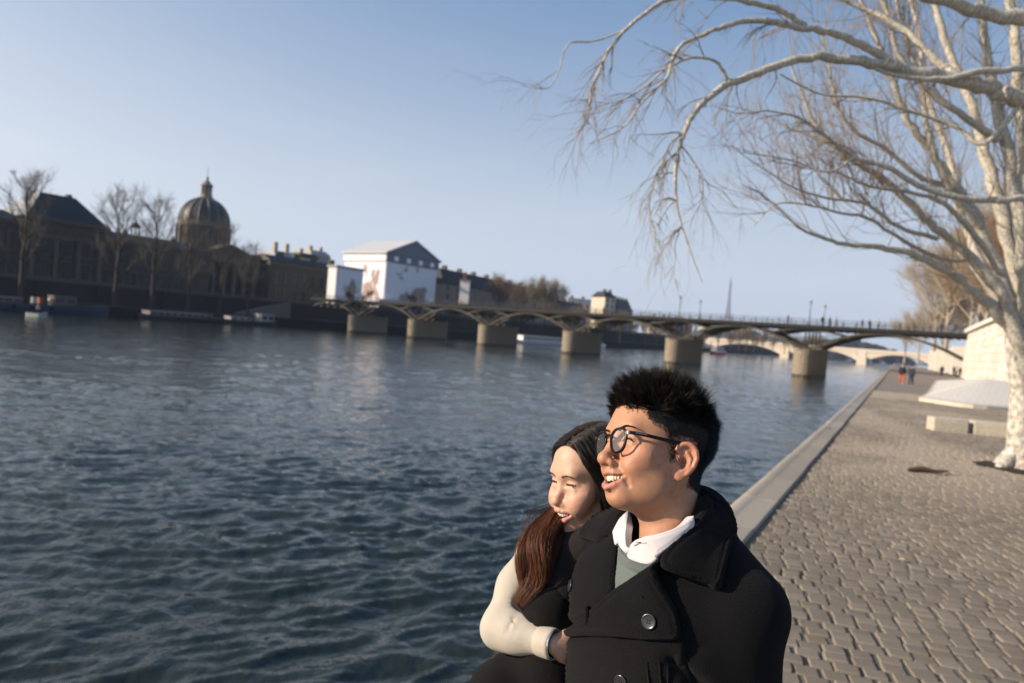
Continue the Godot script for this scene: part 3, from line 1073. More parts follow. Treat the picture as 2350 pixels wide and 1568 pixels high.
	sheet.grid([[p.call(-19.8, 0.88, 17), p.call(-9.2, 0.88, 17)], [p.call(-19.8, 0.88, 4.8), p.call(-9.2, 0.88, 4.8)]])
	var sm3 := StandardMaterial3D.new()
	sm3.albedo_texture = print_sheet(128, 128, 31)
	sm3.roughness = 0.9
	obj("printed_sheet", sheet, sm3, t)
	m = MB.new()
	m.hexa([p.call(-20.4, 0.6, 17.2), p.call(-8.6, 0.6, 17.2), p.call(-8.6, 5.4, 17.2), p.call(-20.4, 5.4, 17.2), p.call(-20.4, 0.6, 17.8), p.call(-8.6, 0.6, 17.8), p.call(-8.6, 5.4, 17.8), p.call(-20.4, 5.4, 17.8)])
	obj("roof", m, zinc, t)

func row_house(called: String, label: String, a: Vector3, b: Vector3, deep: float, base: float, eave: float, ridge: float, wall: Material, roof: Material, cols: int, floors: int) -> void:
	# a: left corner on the street, b: right corner; depth away from the viewer's side
	var u := (b - a).normalized()
	var nn := Vector3(u.z, 0, -u.x)
	var l := a.distance_to(b)
	var p := func(s: float, d: float, y: float) -> Vector3: return Vector3(a.x, 0, a.z) + u * s + nn * d + Vector3(0, y, 0)
	var t := thing(called, label, "building")
	var m := MB.new()
	m.hexa([p.call(0, 0, base), p.call(l, 0, base), p.call(l, deep, base), p.call(0, deep, base), p.call(0, 0, eave), p.call(l, 0, eave), p.call(l, deep, eave), p.call(0, deep, eave)])
	obj("wall", m, wall, t)
	var i := minf(deep * 0.3, 3.0)
	m = MB.new()
	m.hexa([p.call(-0.3, -0.3, eave), p.call(l + 0.3, -0.3, eave), p.call(l + 0.3, deep + 0.3, eave), p.call(-0.3, deep + 0.3, eave), p.call(i * 0.5, i, ridge), p.call(l - i * 0.5, i, ridge), p.call(l - i * 0.5, deep - i, ridge), p.call(i * 0.5, deep - i, ridge)])
	var rf := obj("roof", m, roof, t)
	for k in 2 + int(l / 14.0):
		m = MB.new()
		var s := l * (k + 0.5) / (2 + int(l / 14.0))
		m.hexa([p.call(s, 3.2, eave), p.call(s + 1.4, 3.2, eave), p.call(s + 1.4, 5.0, eave), p.call(s, 5.0, eave), p.call(s, 3.2, ridge + 1.5), p.call(s + 1.4, 3.2, ridge + 1.5), p.call(s + 1.4, 5.0, ridge + 1.5), p.call(s, 5.0, ridge + 1.5)])
		obj("chimney", m, trim_stone, rf)
	for f in floors:
		for c in cols:
			m = MB.new()
			var s := l * (c + 0.5) / cols
			var y := lerpf(base, eave, (f + 0.25) / floors)
			var h := (eave - base) / floors * 0.6
			m.hexa([p.call(s - 0.6, -0.08, y), p.call(s + 0.6, -0.08, y), p.call(s + 0.6, 0.1, y), p.call(s - 0.6, 0.1, y), p.call(s - 0.6, -0.08, y + h), p.call(s + 0.6, -0.08, y + h), p.call(s + 0.6, 0.1, y + h), p.call(s - 0.6, 0.1, y + h)])
			obj("window", m, glass_dark, t)

func make_row_houses() -> void:
	var beige := mat(Color(0.50, 0.43, 0.34), 0.9)
	var cream := mat(Color(0.62, 0.58, 0.51), 0.9)
	var dim := mat(Color(0.24, 0.20, 0.15), 0.9)
	row_house("mansard_row", "long building with dark sloping roof to the right of the white wrapped building", Vector3(-28, 0, -262), Vector3(18, 0, -352), 16, 4.5, 17.5, 23.5, dim, slate, 14, 4)
	row_house("mansard_row", "lower end house with dark roof behind the brown bare trees", Vector3(19, 0, -355), Vector3(42, 0, -398), 16, 4.5, 15.0, 20.0, dim, slate, 6, 4)
	row_house("cream_house", "cream coloured house partly hidden by the clipped tree, left of the tall beige one", Vector3(33, 0, -428), Vector3(55, 0, -438), 14, 4.5, 22.0, 25.0, cream, zinc, 6, 5)
	row_house("beige_house", "tall beige house with dark mansard roof above the middle of the bridge", Vector3(53, 0, -405), Vector3(60, 0, -410), 12, 4.5, 25.5, 29.0, beige, slate, 2, 6)
	row_house("beige_house", "dark-roofed house stepping down right of the tall beige house", Vector3(62, 0, -412), Vector3(76, 0, -440), 14, 4.5, 19.0, 26.0, dim, slate, 4, 5)
	row_house("flat_house", "low white flat-roofed building above the bridge left of the lamps", Vector3(93, 0, -470), Vector3(106, 0, -470), 14, 4.5, 18.5, 19.3, cream, zinc, 4, 4)
	row_house("flat_house", "grey-fronted building beside the low white flat-roofed one", Vector3(107, 0, -472), Vector3(124, 0, -484), 14, 4.5, 17.0, 19.0, mat(Color(0.13, 0.14, 0.17), 0.7), cream, 5, 4)
	row_house("far_house", "faint beige house at the foot of the thin far tower", Vector3(170, 0, -590), Vector3(200, 0, -600), 16, 4.5, 17.5, 20.0, beige, zinc, 7, 5)
	row_house("far_house", "small tan house just right of the thin far tower", Vector3(203, 0, -600), Vector3(218, 0, -605), 16, 4.5, 15.5, 17.5, dim, slate, 4, 4)
	row_house("far_house", "long pale low house seen over the bridge railing on the right", Vector3(232, 0, -640), Vector3(285, 0, -690), 16, 4.5, 13.5, 15.5, cream, zinc, 9, 4)
	# construction mast and small white hut by the wrapped building
	var t := thing("site_hut", "small white hut beside an orange mast, right of the wrapped building", "hut")
	var m := MB.new()
	m.box(at(1066, 672, 235), Vector3(3.2, 8.0, 3.2))
	obj("wall", m, mat(Color(0.7, 0.66, 0.6), 0.9), t)
	m = MB.new()
	m.box(at(1066, 672, 235) + Vector3(0, 4.15, 0), Vector3(3.8, 0.3, 3.8))
	obj("roof", m, zinc, t)
	t = thing("orange_mast", "thin orange site mast behind the small white hut", "mast")
	m = MB.new()
	m.beam(at(1064, 690, 240), at(1068, 625, 240), 0.9, 0.9)
	m.beam(at(1068, 628, 240), at(1052, 662, 240), 0.3, 0.3)
	obj("pole", m, mat(Color(0.42, 0.17, 0.09), 0.7), t)
	# the tall thin tower far away
	var b := at(1671.5, 712, 3300)
	b.y = 25.0
	t = thing("lattice_tower", "tall thin lattice tower far away above the bridge", "tower", b)
	var prof := [Vector2(56, 0), Vector2(30, 57), Vector2(12, 115), Vector2(5.6, 180), Vector2(3.4, 245), Vector2(2.6, 276), Vector2(1.2, 300), Vector2(0.6, 312)]
	var steel := mat(Color(0.10, 0.085, 0.075), 0.8)
	for c in 4:
		var sx := 1 if c % 2 == 0 else -1
		var sz := 1 if c < 2 else -1
		m = MB.new()
		var pts := []
		var rad := []
		for p2 in prof:
			pts.append(Vector3(p2.x * sx, p2.y, p2.x * sz))
			rad.append(maxf(0.9, p2.x * 0.16))
		m.tube(smooth_curve(pts, 3), resample(rad, (prof.size() - 1) * 3 + 1), 4)
		obj("leg", m, steel, t)
	m = MB.new()
	for k in 24:
		var y0 := 115.0 + k * 7.0
		var y1 := y0 + 7.0
		var w0 := lerpf(9.5, 2.6, clampf((y0 - 115) / 150.0, 0, 1))
		var w1 := lerpf(9.5, 2.6, clampf((y1 - 115) / 150.0, 0, 1))
		for s in [-1, 1]:
			m.beam(Vector3(-w0, y0, s * w0), Vector3(w1, y1, s * w1), 0.9, 0.9)
			m.beam(Vector3(w0, y0, s * w0), Vector3(-w1, y1, s * w1), 0.9, 0.9)
			m.beam(Vector3(s * w0, y0, -w0), Vector3(s * w1, y1, w1), 0.9, 0.9)
			m.beam(Vector3(s * w0, y0, w0), Vector3(s * w1, y1, -w1), 0.9, 0.9)
	obj("lattice", m, steel, t)
	for y in [[57.0, 38.0], [115.0, 13.5], [276.0, 4.0]]:
		m = MB.new()
		m.box(Vector3(0, y[0], 0), Vector3(y[1] * 2, 4.5, y[1] * 2))
		obj("platform", m, steel, t)
	# the next bridge downstream
	t = thing("stone_bridge", "pale stone road bridge with wide low arches beyond the footbridge", "bridge")
	var ba := Vector3(124, 0, -436)
	var bb := Vector3(236, 0, -378)
	var bdv := (bb - ba).normalized()
	var bl := ba.distance_to(bb)
	var bside := Vector3(bdv.z, 0, -bdv.x)
	if bside.z > 0: bside = -bside
	var pale := mat(Color(0.60, 0.53, 0.43), 0.9)
	m = MB.new()
	var q := func(s: float, w: float, y: float) -> Vector3: return ba + bdv * s + bside * w + Vector3(0, WATER + y, 0)
	m.hexa([q.call(-10, 0, 7.2), q.call(bl + 15, 0, 7.2), q.call(bl + 15, 20, 7.2), q.call(-10, 20, 7.2), q.call(-10, 0, 9.0), q.call(bl + 15, 0, 9.0), q.call(bl + 15, 20, 9.0), q.call(-10, 20, 9.0)])
	obj("deck", m, pale, t)
	var cuts := [0.0, 0.37, 0.70, 1.0]
	for k in 3:
		var s0: float = cuts[k] * bl + 2.5
		var s1: float = cuts[k + 1] * bl - 2.5
		for w in [0.3, 10.0, 19.7]:
			m = MB.new()
			for j in 16:
				var u0 := j / 16.0
				var u1 := (j + 1) / 16.0
				var y0 := 2.0 + 4.6 * (1 - pow(absf(2 * u0 - 1), 2.2))
				var y1 := 2.0 + 4.6 * (1 - pow(absf(2 * u1 - 1), 2.2))
				var a0 := lerpf(s0, s1, u0)
				var a1 := lerpf(s0, s1, u1)
				m.hexa([q.call(a0, w, y0), q.call(a1, w, y1), q.call(a1, w + 0.6, y1), q.call(a0, w + 0.6, y0), q.call(a0, w, 7.2), q.call(a1, w, 7.2), q.call(a1, w + 0.6, 7.2), q.call(a0, w + 0.6, 7.2)])
			obj("arch", m, pale, t)
	for k in [1, 2, 3, 0]:
		m = MB.new()
		var s: float = cuts[k] * bl
		m.hexa([q.call(s - 2.6, -2.5, -1), q.call(s + 2.6, -2.5, -1), q.call(s + 2.6, 22, -1), q.call(s - 2.6, 22, -1), q.call(s - 2.3, -2.0, 4.6), q.call(s + 2.3, -2.0, 4.6), q.call(s + 2.3, 21.6, 4.6), q.call(s - 2.3, 21.6, 4.6)])
		m.hexa([q.call(s - 2.2, 0.02, 4.5), q.call(s + 2.2, 0.02, 4.5), q.call(s + 2.2, 19.9, 4.5), q.call(s - 2.2, 19.9, 4.5), q.call(s - 2.2, 0.02, 7.19), q.call(s + 2.2, 0.02, 7.19), q.call(s + 2.2, 19.9, 7.19), q.call(s - 2.2, 19.9, 7.19)])
		obj("pier", m, pale, t)

func boat(called: String, label: String, category: String, where: Vector3, dir: Vector3, length: float, beam: float, free: float, hull_c: Color, cabin: Array, cabin_c: Color, ports: int, group := "") -> Node3D:
	# local z runs from stern to bow
	var z := dir.normalized()
	var x := Vector3.UP.cross(z)
	var t := thing(called, label, category, where, atan2(z.x, z.z), group)
	var m := MB.new()
	var rows := []
	var n := 14
	for k in n + 1:
		var u := float(k) / n
		var w := beam * 0.5 * (1.0 - pow(maxf(0.0, (u - 0.72) / 0.28), 2.2) * 0.96) * (1.0 - pow(maxf(0.0, (0.12 - u) / 0.12), 2.0) * 0.5)
		var sheer := free + 0.55 * pow(maxf(0.0, (u - 0.6) / 0.4), 2.0) + 0.25 * pow(maxf(0.0, (0.2 - u) / 0.2), 2.0)
		var zz := (u - 0.5) * length
		rows.append([Vector3(0, sheer - 0.12, zz), Vector3(-w * 0.94, sheer - 0.12, zz), Vector3(-w * 0.95, sheer, zz), Vector3(-w, sheer, zz), Vector3(-w * 0.97, 0.1, zz), Vector3(-w * 0.7, -0.7, zz), Vector3(0, -0.8, zz), Vector3(w * 0.7, -0.7, zz), Vector3(w * 0.97, 0.1, zz), Vector3(w, sheer, zz), Vector3(w * 0.95, sheer, zz), Vector3(w * 0.94, sheer - 0.12, zz), Vector3(0, sheer - 0.12, zz)])
	m.grid(rows)
	obj("hull", m, mat(hull_c, 0.4), t)
	# cabins: [z centre fraction, length fraction, width fraction, height]
	for c in cabin:
		m = MB.new()
		var cz: float = (c[0] - 0.5) * length
		var cl: float = c[1] * length
		var cw: float = c[2] * beam
		m.box(Vector3(0, free + c[3] * 0.5 - 0.1, cz), Vector3(cw, c[3], cl))
		var cab := obj("cabin", m, mat(cabin_c, 0.6), t)
		m = MB.new()
		m.box(Vector3(0, free + c[3] - 0.04, cz), Vector3(cw + 0.25, 0.12, cl + 0.3))
		obj("cabin_roof", m, mat(cabin_c.lerp(Color(0.25, 0.25, 0.25), 0.5), 0.6), cab)
		var wn := int(cl / 1.5)
		for j in wn:
			for s in [-1, 1]:
				m = MB.new()
				m.box(Vector3(s * (cw * 0.5 + 0.01), free + c[3] * 0.55 - 0.1, cz - cl * 0.5 + (j + 0.5) * cl / wn), Vector3(0.04, c[3] * 0.4, cl / wn * 0.66))
				obj("window", m, glass_dark, cab)
	for j in ports:
		for s in [-1, 1]:
			m = MB.new()
			var zz := lerpf(-0.3, 0.25, (j + 0.5) / ports) * length
			var b := Basis(Vector3(0, 1, 0), Vector3(1, 0, 0), Vector3(0, 0, 1))
			m.lathe(Vector3(s * beam * 0.49, free * 0.55, zz), [Vector2(0.0, 0.07), Vector2(0.34, 0.07), Vector2(0.34, -0.05)], 10, Basis(Vector3(0, 0, 1), Vector3(s, 0, 0), Vector3(0, 1, 0)))
			obj("porthole", m, mat(Color(0.6, 0.6, 0.58), 0.4), t)
	return t

func make_boats() -> void:
	var w := WATER + 0.05
	var b := boat("river_barge", "long dark blue houseboat barge with round portholes moored at far left", "barge", bank(-2.0, -4.0, w), bu, 40, 5.2, 1.7, Color(0.02, 0.03, 0.055), [[0.36, 0.46, 0.8, 1.0], [0.78, 0.10, 0.6, 1.9]], Color(0.10, 0.095, 0.09), 7, "boats moored along the far quay")
	for k in 4:   # folded things on the after deck
		var m := MB.new()
		m.box(Vector3(0.8 * (k % 2) - 0.4, 2.4, 6.0 + k * 1.5), Vector3(1.0, 1.2, 0.8))
		obj("deck_box", m, mat([Color(0.5, 0.44, 0.35), Color(0.3, 0.08, 0.05), Color(0.5, 0.4, 0.3), Color(0.5, 0.5, 0.5)][k], 0.8), b)
	boat("river_barge", "dark barge with a long pale roof moored under the middle bare trees", "barge", bank(34.5, -3.5, w), bu, 21, 4.6, 1.0, Color(0.025, 0.028, 0.035), [[0.45, 0.7, 0.8, 0.9]], Color(0.13, 0.13, 0.14), 0, "boats moored along the far quay")
	boat("river_barge", "small barge with white wheelhouse moored left of the footbridge", "barge", bank(52, -3.5, w), bu, 16, 4.4, 1.0, Color(0.03, 0.03, 0.035), [[0.3, 0.35, 0.75, 0.9], [0.76, 0.24, 0.7, 2.0]], Color(0.26, 0.26, 0.27), 0, "boats moored along the far quay")
	boat("tour_boat", "long white tour boat moored beyond the footbridge behind its third pier", "boat", Vector3(9, w, -219), Vector3(0.72, 0, -0.69), 24, 5, 0.9, Color(0.5, 0.5, 0.52), [[0.45, 0.72, 0.85, 1.7]], Color(0.62, 0.60, 0.57), 0)
	boat("white_motorboat", "small white boat showing right of the fourth bridge pier", "boat", Vector3(31, w, -246), Vector3(0.72, 0, -0.69), 8, 2.8, 0.9, Color(0.7, 0.7, 0.7), [[0.45, 0.4, 0.8, 1.2]], Color(0.5, 0.5, 0.55), 0)
	boat("red_white_boat", "white and red boat between the two rightmost bridge piers", "boat", Vector3(97, w, -320), Vector3(0.75, 0, -0.66), 12, 4, 1.1, Color(0.45, 0.12, 0.10), [[0.4, 0.5, 0.8, 2.4]], Color(0.65, 0.63, 0.6), 0)
	# a small open boat under way with its steersman
	var d := boat("open_dinghy", "tiny open boat with one person crossing the water at far left", "dinghy", ground_at(86, 728, WATER) + Vector3(0, 0.05, 0), Vector3(1, 0, 0.2), 3.6, 1.6, 0.5, Color(0.3, 0.32, 0.3), [], Color.WHITE, 0)

# ---------- the near bank: wall, ramp, stone bench, people, leaves ----------
func make_near_bank() -> void:
	var pale := mat(Color(0.76, 0.71, 0.62), 0.92, {"scale": 0.35, "tex": noise_tex(14, 0.015, 0.62, 1.0, 5, FastNoiseLite.TYPE_SIMPLEX_SMOOTH, 512, 1.4), "bump": noise_tex(4, 0.06, 0, 1, 5), "bump_cm": 1.5})
	# retaining wall in courses of blocks
	var a := Vector3(66.5, 0, -101)
	var b := Vector3(39, 0, -53)
	var u := (b - a).normalized()
	var nn := Vector3(-u.z, 0, u.x)
	if nn.x > 0: nn = -nn
	var l := a.distance_to(b)
	var t := thing("retaining_wall", "high pale sunlit stone retaining wall at the right end of the footbridge", "wall")
	var rng := RandomNumberGenerator.new()
	rng.seed = 3
	var tones := [pale, mat(Color(0.70, 0.64, 0.54), 0.92, {"scale": 0.35, "tex": noise_tex(14, 0.015, 0.62, 1.0, 5, FastNoiseLite.TYPE_SIMPLEX_SMOOTH, 512, 1.4)}), mat(Color(0.80, 0.76, 0.68), 0.92, {"scale": 0.35, "tex": noise_tex(14, 0.015, 0.62, 1.0, 5, FastNoiseLite.TYPE_SIMPLEX_SMOOTH, 512, 1.4)})]
	var core := MB.new()
	core.hexa([a - nn * 0.1 + Vector3(0, -0.1, 0), b - nn * 0.1 + Vector3(0, -0.1, 0), b - nn * 4.0 + Vector3(0, -0.1, 0), a - nn * 4.0 + Vector3(0, -0.1, 0), a - nn * 0.5 + Vector3(0, 6.6, 0), b - nn * 0.5 + Vector3(0, 5.6, 0), b - nn * 4.0 + Vector3(0, 5.6, 0), a - nn * 4.0 + Vector3(0, 6.6, 0)])
	obj("wall_core", core, pale, t)
	for row in 8:
		var s := -rng.randf_range(0.0, 2.0)
		while s < l:
			var w := rng.randf_range(2.4, 3.6)
			var e := minf(s + w - 0.04, l)
			var s0 := maxf(s, 0.0)
			if e - s0 > 0.3:
				var y0 := row * 0.82
				var y1 := y0 + 0.79
				var d0 := -0.4 * y0 / 6.6 + rng.randf_range(-0.02, 0.02)
				var m := MB.new()
				m.hexa([a + u * s0 + nn * d0 + Vector3(0, y0, 0), a + u * e + nn * d0 + Vector3(0, y0, 0), a + u * e + nn * (d0 - 0.5) + Vector3(0, y0, 0), a + u * s0 + nn * (d0 - 0.5) + Vector3(0, y0, 0), a + u * s0 + nn * (d0 - 0.05) + Vector3(0, y1, 0), a + u * e + nn * (d0 - 0.05) + Vector3(0, y1, 0), a + u * e + nn * (d0 - 0.5) + Vector3(0, y1, 0), a + u * s0 + nn * (d0 - 0.5) + Vector3(0, y1, 0)])
				obj("block", m, tones[rng.randi() % 3], t)
			s += w
	var cap := MB.new()
	cap.hexa([a + nn * 0.0 + Vector3(0, 6.62, 0), b + nn * 0.0 + Vector3(0, 6.60, 0), b - nn * 1.0 + Vector3(0, 6.60, 0), a - nn * 1.0 + Vector3(0, 6.62, 0), a + Vector3(0, 7.2, 0), b + Vector3(0, 6.9, 0), b - nn * 1.0 + Vector3(0, 6.9, 0), a - nn * 1.0 + Vector3(0, 7.2, 0)])
	obj("coping", cap, tones[2], t)
	# buttress walls farther along, seen under the bridge
	for k in 4:
		var c := Vector3(84 + k * 9.0, 0, -126 - k * 17.0)
		var m := MB.new()
		m.box(c + Vector3(0, 2.6, 0), Vector3(5.0, 5.4, 2.0), Basis(Vector3.UP, -0.5))
		tag(obj("wall_pier", m, pale), ["pale wall pier just beyond the bridge abutment", "second pale wall pier beyond the bridge abutment", "third pale wall pier beyond the bridge abutment", "farthest pale wall pier beyond the bridge abutment"][k], "wall", "pale wall piers beyond the footbridge")
	# the raised sloping bed with a stone kerb
	t = thing("paved_ramp", "pale raised sloping stone bed with rounded kerb behind the bench blocks", "ramp")
	var pts := [Vector2(19.6, -32.6), Vector2(19.9, -30.6), Vector2(21.0, -29.9), Vector2(24.5, -30.6), Vector2(32, -33.5), Vector2(46, -55), Vector2(40, -58), Vector2(34.6, -55.2), Vector2(30.8, -49.0)]
	var slope := func(p: Vector2) -> float: return 0.16 + 1.0 * clampf(1.0 - (p - Vector2(31, -43)).length() / 9.0, 0.0, 1.0)
	var m := MB.new()
	var rim := []
	var top := []
	for p in smooth_curve(pts + [pts[0]], 3): top.append(p)
	var ctr := Vector2(30, -43)
	for k in top.size() - 1:
		var p: Vector2 = top[k]
		var q: Vector2 = top[k + 1]
		var pi := p.lerp(ctr, 0.05)
		var qi := q.lerp(ctr, 0.05)
		var hp: float = slope.call(p)
		var hq: float = slope.call(q)
		m.quad(Vector3(p.x, -0.05, p.y), Vector3(q.x, -0.05, q.y), Vector3(q.x, hq, q.y), Vector3(p.x, hp, p.y))
		m.quad(Vector3(p.x, hp, p.y), Vector3(q.x, hq, q.y), Vector3(qi.x, hq + 0.03, qi.y), Vector3(pi.x, hp + 0.03, pi.y))
	obj("kerb", m, mat(Color(0.58, 0.52, 0.43), 0.9, {"scale": 0.8, "tex": noise_tex(9, 0.012, 0.75, 1.0, 5)}), t)
	m = MB.new()
	for k in top.size() - 1:
		var pi: Vector2 = (top[k] as Vector2).lerp(ctr, 0.05)
		var qi: Vector2 = (top[k + 1] as Vector2).lerp(ctr, 0.05)
		m.tri(Vector3(pi.x, slope.call(top[k]) + 0.026, pi.y), Vector3(qi.x, slope.call(top[k + 1]) + 0.026, qi.y), Vector3(ctr.x, 1.12, ctr.y))
	obj("paving", m, mat(Color(0.80, 0.74, 0.64), 0.92, {"scale": 0.7, "tex": noise_tex(9, 0.012, 0.62, 1.0, 5), "bump": noise_tex(4, 0.06, 0, 1, 5), "bump_cm": 0.8}), t)
	# stone bench of two blocks
	var block := mat(Color(0.56, 0.50, 0.40), 0.9, {"scale": 1.2, "tex": noise_tex(9, 0.012, 0.65, 1.0, 5), "bump": noise_tex(4, 0.06, 0, 1, 5), "bump_cm": 1.0})
	var bl := ["short pale stone block left of the gap, behind the white trunk", "long pale stone block right of the gap, behind the white trunk"]
	var spans := [[Vector3(11.75, 0, -18.75), Vector3(12.62, 0, -18.62)], [Vector3(12.76, 0, -18.60), Vector3(16.4, 0, -17.6)]]
	for k in 2:
		var p: Vector3 = spans[k][0]
		var q: Vector3 = spans[k][1]
		var d := (q - p).normalized()
		var back := Vector3(d.z, 0, -d.x)
		var rows := []
		for z in [0.0, 0.03, p.distance_to(q) - 0.03, p.distance_to(q)]:
			var inset := 0.02 if z == 0.0 or z == p.distance_to(q) else 0.0
			var row := []
			for c in [Vector2(0, -0.02), Vector2(0, 0.34), Vector2(0.03, 0.37), Vector2(0.45, 0.37), Vector2(0.48, 0.34), Vector2(0.48, -0.02)]:
				row.append(p + d * z + back * clampf(c.x, inset, 0.48 - inset) + Vector3(0, c.y - (inset if c.y > 0.3 else 0.0), 0))
			rows.append(row)
		m = MB.new()
		m.grid(rows)
		for e in [0, 3]:
			var r: Array = rows[e]
			m.quad(r[0], r[1], r[4], r[5])
			m.quad(r[1], r[2], r[3], r[4])
		tag(obj("stone_block", m, block), bl[k], "stone bench", "stone blocks of the bench")
	# a dead branch and fallen leaves
	m = MB.new()
	var sp := ground_at(2085, 1079, 0.02)
	m.tube(smooth_curve([sp, sp + Vector3(0.22, 0.03, 0.0), sp + Vector3(0.45, 0.02, 0.03), sp + Vector3(0.62, 0.05, 0.06)], 4), [0.035, 0.05, 0.03, 0.012], 7)
	tag(obj("dead_branch", m, mat(Color(0.07, 0.045, 0.03), 0.95)), "short dark dead branch lying on the setts before the white trunk", "branch")
	var leaf_m := [mat(Color(0.48, 0.24, 0.10), 0.8), mat(Color(0.55, 0.36, 0.19), 0.8), mat(Color(0.30, 0.14, 0.06), 0.8)]
	var spots := [[2068, 1286, 0.055, "curled orange leaf in the middle of the setts"], [2006, 1358, 0.045, "small orange leaf nearest the man's shoulder on the setts"], [2144, 1146, 0.05, "pale orange leaf alone on the farther setts"], [2160, 1082, 0.10, "orange leaf lying by the dark dead branch"], [2175, 1086, 0.07, "tan leaf right of the dark dead branch"], [1905, 985, 0.09, "brown leaf by the coping edge among the dust patches"], [1940, 1000, 0.08, "second brown leaf in the dust near the coping"], [2275, 1040, 0.09, "dark leaf at the foot of the white trunk"], [2010, 1010, 0.07, "small brown leaf in the middle of the dust strip"]]
	for sp2 in spots:
		var c := ground_at(sp2[0], sp2[1], 0.012)
		var lt := MB.new()
		var r0: float = sp2[2]
		var yaw := rng.randf() * TAU
		var rows := []
		for i in 6:
			var v := i / 5.0
			var wd: float = r0 * 0.5 * sin(PI * clampf(v * 0.92 + 0.04, 0, 1))
			var row := []
			for j in 5:
				var h := j / 4.0 * 2.0 - 1.0
				row.append(c + Basis(Vector3.UP, yaw) * Vector3(h * wd, absf(h) * wd * 0.5 + 0.18 * r0 * v * v, (v - 0.5) * r0))
			rows.append(row)
		lt.grid(rows)
		tag(obj("fallen_leaf", lt, leaf_m[rng.randi() % 3]), sp2[3], "leaf", "fallen leaves on the quay")

func stroller(called: String, label: String, stride: float, coat_c: Color, leg_c: Color, long_coat: float) -> Node3D:
	var t := thing(called, label, "person")
	var skin := Color(0.45, 0.28, 0.2)
	var f := Field.new()
	f.ell(Vector3(0, 1.60, 0.01), Vector3(0.076, 0.112, 0.095), 0.02)
	f.cap(Vector3(0, 1.40, 0), Vector3(0, 1.53, 0.0), 0.055, 0.05, 0.03)
	f.ell(Vector3(0, 1.20, 0), Vector3(0.17, 0.24, 0.11), 0.05)
	f.ell(Vector3(0, 0.95, 0), Vector3(0.155, 0.16, 0.11), 0.06)
	for s: float in [-1.0, 1.0]:
		f.chain([Vector3(0.09 * s, 0.90, 0), Vector3(0.095 * s, 0.48, 0.10 * stride * s + 0.03), Vector3(0.095 * s, 0.07, 0.26 * stride * s - 0.04 * stride)], [0.085, 0.058, 0.042], 0.03)
		f.cap(Vector3(0.095 * s, 0.045, 0.26 * stride * s - 0.05), Vector3(0.10 * s, 0.04, 0.26 * stride * s + 0.14), 0.042, 0.036, 0.02)
		f.chain([Vector3(0.18 * s, 1.36, 0), Vector3(0.225 * s, 1.10, -0.06 * stride * s), Vector3(0.21 * s, 0.88, -0.12 * stride * s + 0.10)], [0.055, 0.043, 0.033], 0.03)
		f.ell(Vector3(0.205 * s, 0.81, -0.12 * stride * s + 0.13), Vector3(0.025, 0.055, 0.035), 0.02)
	var m := MB.new()
	f.mesh(m, 0.024)
	obj("body", m, mat(skin, 0.6), t)
	var c := Field.new()
	c.ell(Vector3(0, 1.20, 0), Vector3(0.195, 0.26, 0.135), 0.05)
	c.ell(Vector3(0, 1.0 - long_coat * 0.5, 0), Vector3(0.185, 0.16 + long_coat * 0.6, 0.14), 0.06)
	for s: float in [-1.0, 1.0]:
		c.chain([Vector3(0.17 * s, 1.37, 0), Vector3(0.225 * s, 1.10, -0.06 * stride * s), Vector3(0.21 * s, 0.88, -0.12 * stride * s + 0.10)], [0.078, 0.062, 0.05], 0.03)
	m = MB.new()
	c.mesh(m, 0.026)
	obj("coat", m, mat(coat_c, 0.9), t)
	c = Field.new()
	for s: float in [-1.0, 1.0]:
		c.chain([Vector3(0.09 * s, 0.93, 0), Vector3(0.095 * s, 0.48, 0.10 * stride * s + 0.03), Vector3(0.095 * s, 0.10, 0.26 * stride * s - 0.04 * stride)], [0.10, 0.072, 0.056], 0.03)
	m = MB.new()
	c.mesh(m, 0.026)
	obj("trousers", m, mat(leg_c, 0.9), t)
	c = Field.new()
	c.ell(Vector3(0, 1.635, -0.015), Vector3(0.084, 0.098, 0.10), 0.02)
	c.ell(Vector3(0, 1.56, 0.10), Vector3(0.07, 0.09, 0.07), 0.02, Basis(), true)
	m = MB.new()
	c.mesh(m, 0.024)
	obj("hair", m, mat(Color(0.03, 0.02, 0.015), 0.8), t)
	return t

